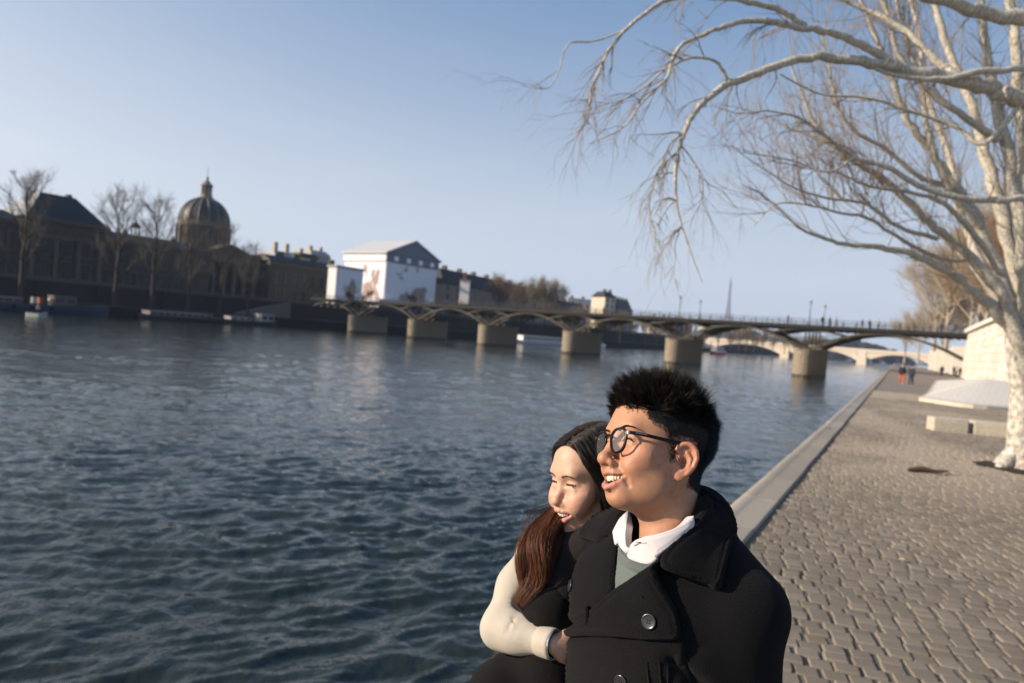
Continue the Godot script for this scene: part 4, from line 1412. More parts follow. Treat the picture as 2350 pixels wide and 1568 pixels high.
func make_strollers() -> void:
	var navy := Color(0.02, 0.022, 0.035)
	var a := stroller("person", "stroller in dark coat and red-orange trousers walking on the quay", 1.0, navy, Color(0.42, 0.10, 0.05), 0.1)
	var ga := ground_at(2068, 882, 0)
	a.transform = Transform3D(Basis(Vector3.UP, -0.5).scaled(Vector3.ONE * 0.93), ga)
	var b := stroller("person", "stroller in dark blue clothes beside the one in red trousers", -1.0, Color(0.03, 0.035, 0.05), Color(0.04, 0.045, 0.07), 0.1)
	b.transform = Transform3D(Basis(Vector3.UP, 2.5).scaled(Vector3.ONE * 0.93), ground_at(2089, 886, 0))
	var stand := stroller("person", "standing figure in red top at the footbridge railing left of the lamps", 0.15, Color(0.35, 0.05, 0.04), navy, 0.0)
	stand.transform = Transform3D(Basis(Vector3.UP, 0.6), on_bridge(4.86, 2.6, 8.56))
	var more := [
		[5.10, 2.4, "dark figure just right of the near lamp on the footbridge", navy], [5.14, 3.4, "figure in black close behind the one by the near lamp", Color(0.02, 0.02, 0.02)], [5.19, 2.6, "figure in pale jacket between the two right footbridge lamps", Color(0.45, 0.40, 0.36)],
		[5.36, 2.4, "dark figure right of the second footbridge lamp", Color(0.02, 0.02, 0.025)], [5.40, 3.1, "second dark figure right of the footbridge lamps, nearly touching the first", navy], [5.46, 2.5, "figure in grey jacket at the end of the group right of the lamps", Color(0.25, 0.22, 0.2)],
		[5.83, 2.4, "tall dark figure alone on the right part of the footbridge", Color(0.03, 0.03, 0.035)], [5.96, 2.6, "smaller dark figure beside the lone tall one on the footbridge", navy], [6.62, 2.4, "dark figure near the right end of the footbridge", Color(0.03, 0.025, 0.025)], [6.78, 2.8, "figure in brown at the very right end of the footbridge", Color(0.16, 0.07, 0.04)],
		[1.62, 2.4, "figure in red on the footbridge before the wrapped building", Color(0.45, 0.07, 0.05)], [1.2, 2.4, "figure in yellow-green jacket on the left part of the footbridge", Color(0.35, 0.33, 0.10)], [2.72, 2.6, "figure in red on the footbridge before the brown tree", Color(0.42, 0.06, 0.04)], [0.1, 2.5, "figure in orange at the left end of the footbridge", Color(0.4, 0.12, 0.06)], [3.3, 2.5, "dark figure on the footbridge before the clipped trees", navy]]
	for q in more:
		var p := copy_of(stand if int(q[0] * 100) % 2 == 0 else b, "person", q[2])
		p.set_meta("group", "people on the footbridge")
		p.transform = Transform3D(Basis(Vector3.UP, q[0] * 5.0).scaled(Vector3.ONE * (0.97 + 0.06 * sin(q[0] * 9.0))), on_bridge(q[0], q[1], 8.56))
		(p.get_node("coat") as MeshInstance3D).material_override = mat(q[3], 0.9)
	stand.set_meta("group", "people on the footbridge")
	var far := [[2160, 851, "figure in dark coat by the pale wall pier under the trees", navy], [2188, 849, "figure in light blue top among the group by the white wall", Color(0.22, 0.34, 0.5)], [2194, 853, "figure in pale shirt sitting nearest the white wall's left end", Color(0.45, 0.4, 0.36)], [2202, 853, "figure in black among the group by the white wall", Color(0.02, 0.02, 0.02)], [2222, 852, "figure in green before the white wall", Color(0.06, 0.2, 0.14)], [2232, 853, "figure in reddish coat before the white wall", Color(0.3, 0.12, 0.09)], [2213, 852, "figure in grey before the white wall, left of the green one", Color(0.2, 0.2, 0.2)]]
	for q in far:
		var p := copy_of(stand, "person", q[2])
		p.set_meta("group", "people by the white wall")
		var g := ground_at(q[0], q[1] + 14, 0)
		p.transform = Transform3D(Basis(Vector3.UP, q[0] * 1.7).scaled(Vector3.ONE * 0.95), g)
		(p.get_node("coat") as MeshInstance3D).material_override = mat(q[3], 0.9)
	# the steersman in the dinghy
	var st := copy_of(stand, "person", "person in pale jacket standing in the tiny open boat at far left")
	st.remove_meta("group")
	st.transform = Transform3D(Basis(Vector3.UP, 1.2), ground_at(86, 728, WATER) + Vector3(0, 0.45, 0))
	(st.get_node("coat") as MeshInstance3D).material_override = mat(Color(0.45, 0.33, 0.25), 0.9)

# ---------- trees ----------
class Twigs:
	var m := MB.new()
	var rng := RandomNumberGenerator.new()
	func _init(s: int) -> void: rng.seed = s
	func v3() -> Vector3: return Vector3(rng.randf_range(-1, 1), rng.randf_range(-1, 1), rng.randf_range(-1, 1))
	# one twig that wanders from p towards d; pull bends it up or down, kids are its side shoots
	func twig(p: Vector3, d: Vector3, l: float, r: float, pull: float, wander: float, sides: int, depth: int, kids: int, steps := 6) -> void:
		var pts := [p]
		var rad := [r]
		var q := p
		var dir := d.normalized()
		for k in steps:
			dir = (dir + v3() * wander + Vector3(0, pull, 0)).normalized()
			q += dir * l / steps
			pts.append(q)
			rad.append(r * (1.0 - 0.75 * (k + 1.0) / steps))
		m.tube(pts, rad, sides, false)
		if depth > 0:
			for k in kids:
				var i := rng.randi_range(1, steps)
				var along: Vector3 = (pts[i] - pts[i - 1]).normalized()
				var side := (along + v3() * 0.85 + Vector3(0, pull * 1.2, 0)).normalized()
				twig(pts[i], side, l * rng.randf_range(0.35, 0.7), r * 0.55, pull, wander, maxi(3, sides - 1), depth - 1, kids, maxi(4, steps - 1))

func far_tree(called: String, label: String, seed_: int, height: float, spread: float, trunk_r: float, bark: Material, twig_mat: Material, density: int, group := "") -> Node3D:
	var t := thing(called, label, "tree", Vector3.ZERO, 0, group)
	var rng := RandomNumberGenerator.new()
	rng.seed = seed_
	var m := MB.new()
	var pts := []
	var rad := []
	for k in 9:
		var u := k / 8.0
		pts.append(Vector3(rng.randf_range(-0.2, 0.2) * u * 2.0, height * 0.86 * u, rng.randf_range(-0.2, 0.2) * u * 2.0))
		rad.append(trunk_r * (1.25 if k == 0 else 1.0 - 0.88 * u))
	m.tube(pts, rad, 8)
	obj("trunk", m, bark, t)
	var tw := Twigs.new(seed_ + 5)
	var limbs := 16
	for k in limbs:
		var u := lerpf(0.30, 0.97, float(k) / (limbs - 1))
		var a := k * 2.4 + rng.randf_range(-0.4, 0.4)
		var base: Vector3 = pts[0].lerp(pts[8], u)
		var reach := spread * (1.0 - 0.55 * pow(maxf(0.0, (u - 0.45) / 0.55), 2.0)) * rng.randf_range(0.75, 1.1)
		var d := Vector3(cos(a), rng.randf_range(0.7, 1.3), sin(a))
		var lp := [base]
		var q := base
		var dir := d.normalized()
		for j in 6:
			dir = (dir + Vector3(rng.randf_range(-0.2, 0.2), 0.10 + rng.randf_range(-0.15, 0.2), rng.randf_range(-0.2, 0.2))).normalized()
			q += dir * reach / 4.2
			lp.append(q)
		var lm := MB.new()
		var r0 := trunk_r * 0.42 * (1.0 - 0.6 * u) + 0.03
		lm.tube(lp, [r0, 0.025], 5)
		obj("limb", lm, bark, t)
		for j in density:
			var i := rng.randi_range(2, 6)
			var along: Vector3 = (lp[i] - lp[i - 1]).normalized()
			tw.twig(lp[i], (along + tw.v3() * 0.8).normalized(), reach * rng.randf_range(0.32, 0.6), 0.045, 0.10, 0.22, 3, 2, 4, 5)
	var o := obj("twigs", tw.m, twig_mat, t)
	o.set_meta("kind", "stuff")
	return t

func limb(t: Node3D, tw: Twigs, path: Array, radii: Array, bark: Material, sides: int, twig_n: int, twig_l: float, pull: float, from := 0.25, called := "limb", up_bias := 0.0, tr := 0.0095) -> void:
	# path: [x, y, depth] pencilled along the limb, placed at its own distance
	var pts := []
	for p in path: pts.append(at(p[0], p[1], p[2]))
	var sm := smooth_curve(pts, 5)
	var rr := resample(radii, sm.size())
	if called == "limb":
		for k in rr.size(): rr[k] *= 0.82
	else:
		for k in rr.size(): rr[k] *= 0.90
	for k in sm.size():
		if k > 0 and k < sm.size() - 1:
			sm[k] += tw.v3() * rr[k] * 0.35
		rr[k] *= tw.rng.randf_range(0.92, 1.10)
	var m := MB.new()
	m.tube(sm, rr, sides)
	obj(called, m, bark, t)
	for k in twig_n:
		var u := lerpf(from, 1.0, tw.rng.randf())
		var i := clampi(int(u * (sm.size() - 1)), 1, sm.size() - 1)
		var along: Vector3 = (sm[i] - sm[i - 1]).normalized()
		var d := (along * 0.9 + tw.v3() * 0.75 + Vector3(0, up_bias, 0)).normalized()
		tw.twig(sm[i], d, twig_l * tw.rng.randf_range(0.5, 1.2), minf(rr[i] * 0.55, tr), pull, 0.24, 4, 2, 3, 7)

func make_near_trees() -> void:
	var bark := mat(Color(0.64, 0.60, 0.51), 0.85, {"scale": Vector3(2.2, 1.3, 2.2), "tex": noise_tex(40, 0.02, 0.50, 1.0, 5, FastNoiseLite.TYPE_SIMPLEX_SMOOTH, 512, 2.2), "bump": noise_tex(41, 0.03, 0, 1, 4), "bump_cm": 1.5})
	var trunk_bark := mat(Color(0.66, 0.62, 0.54), 0.85, {"scale": Vector3(0.9, 0.5, 0.9), "tex": noise_tex(44, 0.020, 0.34, 1.0, 5, FastNoiseLite.TYPE_SIMPLEX_SMOOTH, 512, 1.8), "bump": noise_tex(41, 0.03, 0, 1, 4), "bump_cm": 2.5})
	var twig_mat := mat(Color(0.27, 0.22, 0.165), 0.8)
	# the poplar on the quay
	var t := thing("plane_tree", "big bare white-barked tree rising from the quay at the right edge", "tree")
	var tw := Twigs.new(77)
	var base := ground_at(2345, 1076, 0)
	var m := MB.new()
	var top := at(2338, 745, 12.7)
	var pts := [base + Vector3(0.02, -0.1, 0), base + Vector3(0.01, 0.15, 0), base.lerp(top, 0.22), base.lerp(top, 0.5) + Vector3(0.04, 0, 0), base.lerp(top, 0.8), top]
	m.tube(smooth_curve(pts, 4), [0.36, 0.29, 0.23, 0.21, 0.21, 0.25], 18)
	obj("trunk", m, trunk_bark, t)
	for a in [0.3, 1.7, 3.0, 4.4, 5.5]:   # root flares
		m = MB.new()
		m.tube([base + Vector3(cos(a) * 0.20, 0.35, sin(a) * 0.20), base + Vector3(cos(a) * 0.36, 0.08, sin(a) * 0.36), base + Vector3(cos(a) * 0.55, -0.06, sin(a) * 0.55)], [0.10, 0.12, 0.05], 8)
		obj("root", m, trunk_bark, t)
	var disc := MB.new()
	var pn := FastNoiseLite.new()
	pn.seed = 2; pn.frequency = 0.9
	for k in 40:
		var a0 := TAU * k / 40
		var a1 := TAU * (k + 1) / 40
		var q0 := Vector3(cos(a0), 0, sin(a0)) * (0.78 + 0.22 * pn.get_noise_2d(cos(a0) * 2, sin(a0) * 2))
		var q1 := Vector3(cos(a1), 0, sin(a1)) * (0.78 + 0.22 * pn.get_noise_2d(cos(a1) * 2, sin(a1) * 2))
		disc.tri(base + Vector3(0, 0.035, 0), base + q1 + Vector3(0, 0.006, 0), base + q0 + Vector3(0, 0.006, 0))
	structure("dark_tree_disc", disc, mat(Color(0.075, 0.055, 0.04), 1.0, {"scale": 2.0, "tex": noise_tex(9, 0.012, 0.4, 1.0, 5), "bump": noise_tex(4, 0.06, 0, 1, 5), "bump_cm": 4.0}))  # uneven dark disc round the foot of the trunk
	var limbs := [
		[[[2340, 790, 12.7], [2300, 735, 12.6], [2250, 682, 12.4], [2190, 632, 12.2], [2110, 590, 12.0], [2020, 568, 11.8], [1950, 563, 11.6], [1885, 545, 11.4], [1830, 520, 11.3], [1760, 455, 11.2], [1705, 425, 11.1]], [0.17, 0.13, 0.10, 0.085, 0.07, 0.055, 0.04, 0.03, 0.018, 0.01]],
		[[[2345, 800, 12.6], [2310, 700, 12.4], [2260, 620, 12.3], [2190, 560, 12.2], [2120, 500, 12.0], [2040, 420, 11.8], [1950, 365, 11.7], [1880, 300, 11.6], [1840, 215, 11.5], [1815, 150, 11.4]], [0.16, 0.12, 0.10, 0.085, 0.07, 0.055, 0.045, 0.03, 0.018]],
		[[[2335, 760, 12.9], [2290, 690, 13.1], [2225, 600, 13.2], [2160, 540, 13.3], [2090, 470, 13.4], [2000, 400, 13.4], [1900, 330, 13.5], [1800, 290, 13.6]], [0.13, 0.10, 0.08, 0.07, 0.055, 0.045, 0.03, 0.015]],
		[[[2350, 770, 12.8], [2300, 640, 12.7], [2240, 500, 12.6], [2190, 430, 12.5], [2140, 350, 12.4], [2085, 280, 12.3], [2055, 200, 12.2], [2010, 90, 12.1], [1960, -40, 12.0]], [0.18, 0.14, 0.12, 0.10, 0.085, 0.075, 0.06, 0.05, 0.03]],
		[[[2355, 740, 12.9], [2325, 600, 13.0], [2285, 440, 13.0], [2255, 330, 13.1], [2230, 240, 13.1], [2180, 130, 13.2], [2150, 20, 13.2], [2120, -90, 13.2]], [0.20, 0.16, 0.14, 0.12, 0.10, 0.085, 0.07, 0.05]],
		[[[2360, 760, 12.6], [2345, 560, 12.4], [2320, 400, 12.3], [2290, 250, 12.2], [2262, 110, 12.1], [2240, -60, 12.0]], [0.20, 0.16, 0.13, 0.11, 0.09, 0.07]],
		[[[2365, 760, 12.7], [2362, 560, 12.7], [2350, 380, 12.7], [2335, 200, 12.8], [2330, 60, 12.8], [2300, -80, 12.8]], [0.20, 0.17, 0.15, 0.12, 0.10, 0.07]],
		[[[2340, 770, 13.1], [2280, 660, 13.6], [2230, 560, 13.9], [2200, 470, 14.1], [2180, 360, 14.3], [2130, 230, 14.5], [2110, 90, 14.6], [2080, -40, 14.8]], [0.15, 0.12, 0.10, 0.09, 0.075, 0.06, 0.05, 0.035]],
		[[[2230, 600, 13.2], [2150, 590, 12.8], [2060, 545, 12.4], [1990, 500, 12.1], [1930, 490, 12.0], [1850, 470, 11.9], [1780, 470, 11.8], [1730, 520, 11.7]], [0.06, 0.05, 0.04, 0.035, 0.028, 0.02, 0.015, 0.008]],
		[[[2180, 430, 12.5], [2100, 400, 12.3], [2030, 340, 12.2], [1960, 300, 12.0], [1920, 240, 11.9], [1900, 150, 11.8], [1880, 60, 11.8]], [0.07, 0.055, 0.045, 0.038, 0.03, 0.022, 0.015]],
		[[[2290, 320, 12.2], [2200, 260, 12.0], [2120, 200, 11.9], [2060, 120, 11.8], [2035, 30, 11.7], [2000, -60, 11.6]], [0.09, 0.075, 0.06, 0.05, 0.04, 0.025]],
		[[[2250, 520, 12.6], [2170, 420, 12.3], [2130, 300, 12.1], [2110, 180, 12.0], [2070, 60, 11.9], [2050, -60, 11.8]], [0.09, 0.075, 0.06, 0.05, 0.04, 0.025]],
		[[[2150, 548, 12.0], [2060, 520, 11.6], [1990, 470, 11.4], [1900, 455, 11.2], [1820, 430, 11.0], [1740, 380, 10.9], [1690, 345, 10.8]], [0.05, 0.042, 0.034, 0.026, 0.018, 0.012, 0.007]],
		[[[2300, 640, 12.7], [2250, 560, 12.2], [2170, 470, 11.9], [2080, 440, 11.7], [2000, 430, 11.5], [1930, 400, 11.4], [1870, 390, 11.3]], [0.07, 0.06, 0.05, 0.04, 0.03, 0.02, 0.012]],
	]
	for k in limbs.size():
		limb(t, tw, limbs[k][0], limbs[k][1], bark, 9, 30 if k > 2 else 22, 1.4, 0.07, 0.25, "limb", 0.75 if k > 2 else 0.2)
	var o := obj("twigs", tw.m, twig_mat, t)
	o.set_meta("kind", "stuff")
	# the tree that overhangs from the right, its trunk outside the picture
	t = thing("overhanging_tree", "bare plane tree whose pale drooping branches reach in from the upper right", "tree")
	tw = Twigs.new(99)
	var foot := ground_at(2900, 1500, 0)
	foot = Vector3(9.2, 0, -6.2)
	m = MB.new()
	var crown := at(2700, 130, 8.2)
	m.tube(smooth_curve([foot + Vector3(0, -0.1, 0), foot.lerp(crown, 0.3), at(2738, 440, 7.75), at(2724, 130, 8.2), at(2722, -60, 8.45), at(2700, -260, 8.6), at(2640, -480, 8.6)], 5), [0.36, 0.28, 0.25, 0.22, 0.17, 0.12, 0.04], 14)
	obj("trunk", m, trunk_bark, t)
	var over := [
		[[[2720, 330, 8.2], [2500, 280, 8.1], [2350, 226, 8.0], [2280, 206, 8.0], [2200, 184, 7.9], [2100, 165, 7.8], [2000, 145, 7.7], [1880, 131, 7.6], [1780, 152, 7.5], [1690, 186, 7.4], [1630, 222, 7.3], [1592, 262, 7.25], [1570, 305, 7.2], [1556, 350, 7.2], [1550, 400, 7.15], [1552, 460, 7.1], [1565, 520, 7.1], [1585, 580, 7.1], [1612, 650, 7.1]], [0.15, 0.125, 0.108, 0.10, 0.09, 0.075, 0.062, 0.055, 0.05, 0.044, 0.038, 0.034, 0.028, 0.022, 0.018, 0.015, 0.012, 0.009, 0.005], 0, 0.0],
		[[[2720, 130, 8.2], [2500, 140, 8.0], [2350, 157, 7.9], [2250, 166, 7.8], [2160, 182, 7.75], [2080, 178, 7.7], [2010, 160, 7.65]], [0.07, 0.055, 0.045, 0.04, 0.036, 0.03, 0.02], 4, 0.7],
		[[[2070, 168, 7.8], [2010, 118, 7.7], [1950, 90, 7.6], [1890, 72, 7.5], [1830, 62, 7.4], [1770, 50, 7.3], [1710, 48, 7.25], [1650, 66, 7.2], [1600, 85, 7.2], [1560, 108, 7.15], [1543, 135, 7.1], [1535, 170, 7.1], [1510, 200, 7.05], [1470, 240, 7.0], [1440, 285, 7.0], [1400, 310, 7.0], [1350, 330, 6.95]], [0.06, 0.052, 0.046, 0.042, 0.036, 0.034, 0.032, 0.028, 0.024, 0.021, 0.018, 0.016, 0.014, 0.012, 0.009, 0.007, 0.004], 12, 0.3],
		[[[1850, 60, 7.5], [1815, 38, 7.4], [1780, 20, 7.3], [1720, 4, 7.2], [1650, -6, 7.1], [1580, -8, 7.0], [1520, 6, 6.95], [1470, 38, 6.9], [1430, 75, 6.85], [1395, 120, 6.8], [1375, 165, 6.8], [1357, 205, 6.75], [1352, 250, 6.7], [1340, 290, 6.7], [1310, 310, 6.7]], [0.03, 0.032, 0.032, 0.030, 0.028, 0.026, 0.024, 0.021, 0.018, 0.015, 0.012, 0.010, 0.008, 0.005], 12, 0.25],
		[[[1440, 65, 6.9], [1400, 84, 6.85], [1356, 96, 6.8], [1312, 98, 6.75], [1294, 120, 6.7], [1284, 160, 6.7], [1262, 200, 6.65], [1230, 203, 6.6], [1200, 197, 6.6]], [0.012, 0.010, 0.009, 0.008, 0.007, 0.006, 0.005, 0.003], 3, 0.3],
		[[[2720, 20, 8.4], [2500, 70, 8.2], [2350, 46, 8.0], [2240, 22, 7.9], [2150, -4, 7.8], [2050, -40, 7.7]], [0.12, 0.105, 0.095, 0.085, 0.07, 0.055], 5, 0.3],
		[[[2720, 420, 7.6], [2500, 450, 7.6], [2350, 457, 7.6], [2280, 460, 7.55], [2215, 457, 7.5], [2110, 426, 7.45], [2030, 382, 7.4], [1962, 361, 7.4], [1890, 308, 7.35], [1830, 270, 7.3], [1760, 255, 7.25], [1700, 260, 7.2], [1640, 245, 7.2]], [0.055, 0.05, 0.045, 0.042, 0.04, 0.034, 0.028, 0.024, 0.02, 0.015, 0.011, 0.008, 0.004], 12, 0.35],
		[[[1672, 200, 7.4], [1660, 165, 7.35], [1640, 140, 7.3], [1600, 132, 7.25], [1560, 142, 7.2], [1520, 165, 7.2], [1480, 200, 7.15], [1440, 225, 7.1], [1400, 235, 7.1], [1370, 250, 7.1]], [0.022, 0.019, 0.017, 0.015, 0.013, 0.011, 0.009, 0.007, 0.004], 10, 0.2],
		[[[1570, 300, 7.2], [1540, 330, 7.2], [1520, 370, 7.2], [1500, 420, 7.15], [1490, 470, 7.1], [1500, 530, 7.1], [1520, 600, 7.1]], [0.014, 0.012, 0.010, 0.009, 0.007, 0.006, 0.003], 9, 0.3],
		[[[1560, 330, 7.2], [1590, 370, 7.3], [1612, 420, 7.3], [1605, 470, 7.3], [1580, 520, 7.3]], [0.010, 0.009, 0.007, 0.006, 0.003], 6, 0.3],
		[[[2200, 184, 7.9], [2130, 120, 8.0], [2060, 60, 8.1], [1980, 20, 8.2], [1900, -20, 8.2]], [0.05, 0.045, 0.038, 0.032, 0.025], 8, 0.25],
		[[[2350, 226, 8.0], [2260, 330, 8.1], [2190, 290, 8.2], [2090, 255, 8.2], [1990, 225, 8.2], [1880, 215, 8.2], [1790, 170, 8.1]], [0.03, 0.028, 0.025, 0.022, 0.018, 0.014, 0.008], 8, 0.35],
		[[[1960, 360, 7.4], [1900, 395, 7.3], [1830, 372, 7.3], [1770, 360, 7.25], [1700, 350, 7.2]], [0.014, 0.012, 0.01, 0.008, 0.004], 6, 0.2],
	]
	for k in over.size():
		var low: bool = k < 10
		limb(t, tw, over[k][0], over[k][1], bark, 10, int(over[k][2] * 1.7) if k > 0 else 0, 0.6, -0.10 if low else 0.02, 0.25, "branch", 0.0, 0.008)
	# drooping shoots at the end of the long arched branch
	var arch: Array = []
	for p in over[0][0]: arch.append(at(p[0], p[1], p[2]))
	for k in 22:
		var i := tw.rng.randi_range(8, arch.size() - 3)
		tw.twig(arch[i], (Vector3(-0.5, -0.3, 0.1) + tw.v3() * 0.7).normalized(), tw.rng.randf_range(0.25, 0.6), 0.008, -0.18, 0.28, 4, 2, 3, 7)
	o = obj("twigs", tw.m, twig_mat, t)
	o.set_meta("kind", "stuff")

func make_far_trees() -> void:
	var bark := mat(Color(0.045, 0.038, 0.03), 0.9)
	var twig_mat := mat(Color(0.10, 0.085, 0.07), 0.9)
	var labels := ["bare tree with tall trunk before the leftmost dark pavilion", "tall bare tree just right of the dark pavilion", "slender bare tree midway between the pavilion and the dome", "bare tree before the left side of the dome", "bare tree before the right side of the dome", "bare tree on the far quay right of the dome, left of the ramp", "bare tree leaving the left edge of the picture"]
	var spots := [[6.0, 8.0, 27.5], [24.5, 8.0, 28.0], [33.0, 8.0, 27.0], [42.0, 8.0, 24.5], [50.5, 8.0, 24.0], [59.0, 8.5, 20.0], [-8.0, 8.0, 26.0]]
	var protos := []
	for k in 3:
		var t := far_tree("bare_tree", labels[k], 300 + k, 27.5, 6.2, 0.55, bark, twig_mat, 16, "bare trees on the far quay")
		t.position = bank(spots[k][0], spots[k][1], 0.1)
		protos.append(t)
	for k in range(3, spots.size()):
		var t := copy_of(protos[k % 3], "bare_tree", labels[k])
		var s: float = spots[k][2] / 27.5
		t.transform = Transform3D(Basis(Vector3.UP, k * 1.3).scaled(Vector3(s * 0.95, s, s * 0.95)), bank(spots[k][0], spots[k][1], 0.1))
	# along the far bank beyond the bridge
	var brown := mat(Color(0.17, 0.115, 0.075), 0.9)
	var p := far_tree("brown_tree", "rust-brown bare tree over the footbridge right of the white hut", 411, 15, 5.5, 0.4, bark, brown, 26, "brown bare trees beyond the footbridge")
	p.position = Vector3(-6, 4.0, -252)
	var tan_twigs := mat(Color(0.20, 0.165, 0.105), 0.9)
	var h := far_tree("clipped_tree", "broad clipped tan tree mass over the middle of the footbridge", 417, 17.5, 6.5, 0.5, bark, tan_twigs, 28, "tan clipped trees over the footbridge")
	h.position = Vector3(8, 4.2, -283)
	var more := [[p, "brown_tree", Vector3(1, 4.0, -262), 0.9, "rust-brown tree nearest the clipped tan trees"], [h, "clipped_tree", Vector3(13, 4.2, -288), 1.0, "second clipped tan tree from the left over the footbridge"], [h, "clipped_tree", Vector3(18, 4.2, -294), 0.98, "third clipped tan tree over the footbridge, beside the cream house"]]
	for k in 22:
		var u := k / 21.0
		var base := Vector3(24, 0.1, -262).lerp(Vector3(205, 0.1, -452), u) + Vector3(sin(k * 7.1) * 3.0, 0, cos(k * 5.3) * 3.0)
		var names := ["first", "second", "third", "fourth", "fifth", "sixth", "seventh", "eighth", "ninth", "tenth", "eleventh", "twelfth", "thirteenth", "fourteenth", "fifteenth", "sixteenth", "seventeenth", "eighteenth", "nineteenth", "twentieth", "twenty-first", "twenty-second"]
		more.append([p if k % 3 != 0 else h, "bank_tree", base, 0.62 + 0.12 * sin(k * 3.7), "%s bare tree from the left in the row beneath the footbridge arches" % names[k]])
	for k in more.size():
		var q: Array = more[k]
		var t := copy_of(q[0], q[1], q[4])
		if q[1] == "bank_tree": t.set_meta("group", "bare trees on the far bank beneath the footbridge")
		t.transform = Transform3D(Basis(Vector3.UP, k * 1.9).scaled(Vector3(q[3], q[3], q[3])), q[2])
	# the near bank beyond the footbridge
	var rust := mat(Color(0.25, 0.165, 0.105), 0.9)
	var sand := mat(Color(0.33, 0.275, 0.20), 0.9)
	var pale_bark := mat(Color(0.30, 0.26, 0.20), 0.9)
	var a := far_tree("quay_tree", "pale tan bare tree behind the white wall at right", 512, 17, 7.0, 0.4, pale_bark, sand, 34, "bare trees on the near bank beyond the footbridge")
	a.position = Vector3(74, 4.5, -96)
	var b := far_tree("rust_tree", "rust-brown tree rising over the right end of the footbridge", 519, 18, 6.5, 0.4, pale_bark, rust, 32, "bare trees on the near bank beyond the footbridge")
	b.position = Vector3(80, 4.5, -118)
	var tn := [[a, Vector3(70, 4.5, -84), 1.2, "tan bare tree nearest the big white tree, over the white wall"], [a, Vector3(84, 4.5, -112), 0.95, "second tan tree behind the white wall"], [b, Vector3(92, 4.5, -128), 1.0, "farther rust-brown tree at the bridge end"], [a, Vector3(62, 4.5, -66), 1.25, "tan tree right of the white wall's middle"], [a, Vector3(100, 2.0, -150), 0.9, "tan bare tree far along the near bank"], [a, Vector3(108, 1.0, -172), 0.85, "smaller tan bare tree farther along the near bank"], [a, Vector3(122, 1.0, -205), 0.8, "faint tan bare tree under the footbridge at the right"], [a, Vector3(138, 1.0, -240), 0.8, "faintest tan bare tree under the footbridge near the stone bridge"], [a, Vector3(56, 4.5, -52), 1.05, "tan bare tree closest to the white trunk"], [b, Vector3(68, 4.5, -92), 1.15, "tall rust-brown tree whose crown touches the big white tree's lowest limb"], [b, Vector3(60, 4.5, -72), 1.2, "rust-brown tree showing between the limbs of the big white tree"], [a, Vector3(66, 4.5, -75), 1.3, "tallest tan tree behind the big white tree"], [a, Vector3(78, 4.5, -113), 1.1, "rounded tan tree just left of the white wall top"], [b, Vector3(84, 4.5, -126), 1.1, "rust tree over the people at the end of the footbridge"], [a, Vector3(88, 4.5, -139), 1.1, "tan tree left of the rust one at the bridge end"], [b, Vector3(73, 4.5, -102.5), 1.0, "rust tree between the white wall and the lowest pale limb"], [a, Vector3(93, 4.5, -151), 1.05, "leftmost of the tan trees rising above the footbridge end"], [a, Vector3(78, 4.5, -104), 1.2, "tan tree just over the end of the footbridge railing"]]
	for k in tn.size():
		var q: Array = tn[k]
		var t := copy_of(q[0], "quay_tree", q[3])
		t.transform = Transform3D(Basis(Vector3.UP, k * 2.3).scaled(Vector3(q[2], q[2], q[2])), q[1])
	# wooded rise far beyond the stone bridge
	var hill := MB.new()
	var rows := []
	var hn := FastNoiseLite.new()
	hn.seed = 6; hn.frequency = 0.03; hn.fractal_octaves = 4
	for k in 14:
		var row := []
		for j in 60:
			var u := j / 59.0
			var v := k / 13.0
			var bp := Vector3(250, 0, -640).lerp(Vector3(430, 0, -720), u) + Vector3(0.35, 0, -1) * v * 60.0
			bp.y = -3.0 + 21.0 * sin(minf(v * 1.6, 1.0) * PI * 0.5) * (0.25 + 0.75 * pow(sin(u * PI), 0.6)) + hn.get_noise_2d(j * 9.0, k * 9.0) * 3.0
			row.append(bp)
		rows.append(row)
	hill.grid(rows)
	structure("wooded_hill", hill, mat(Color(0.075, 0.07, 0.065), 0.95, {"scale": 0.05, "tex": noise_tex(9, 0.012, 0.4, 1.0, 5), "bump": noise_tex(4, 0.06, 0, 1, 5), "bump_cm": 60.0}))

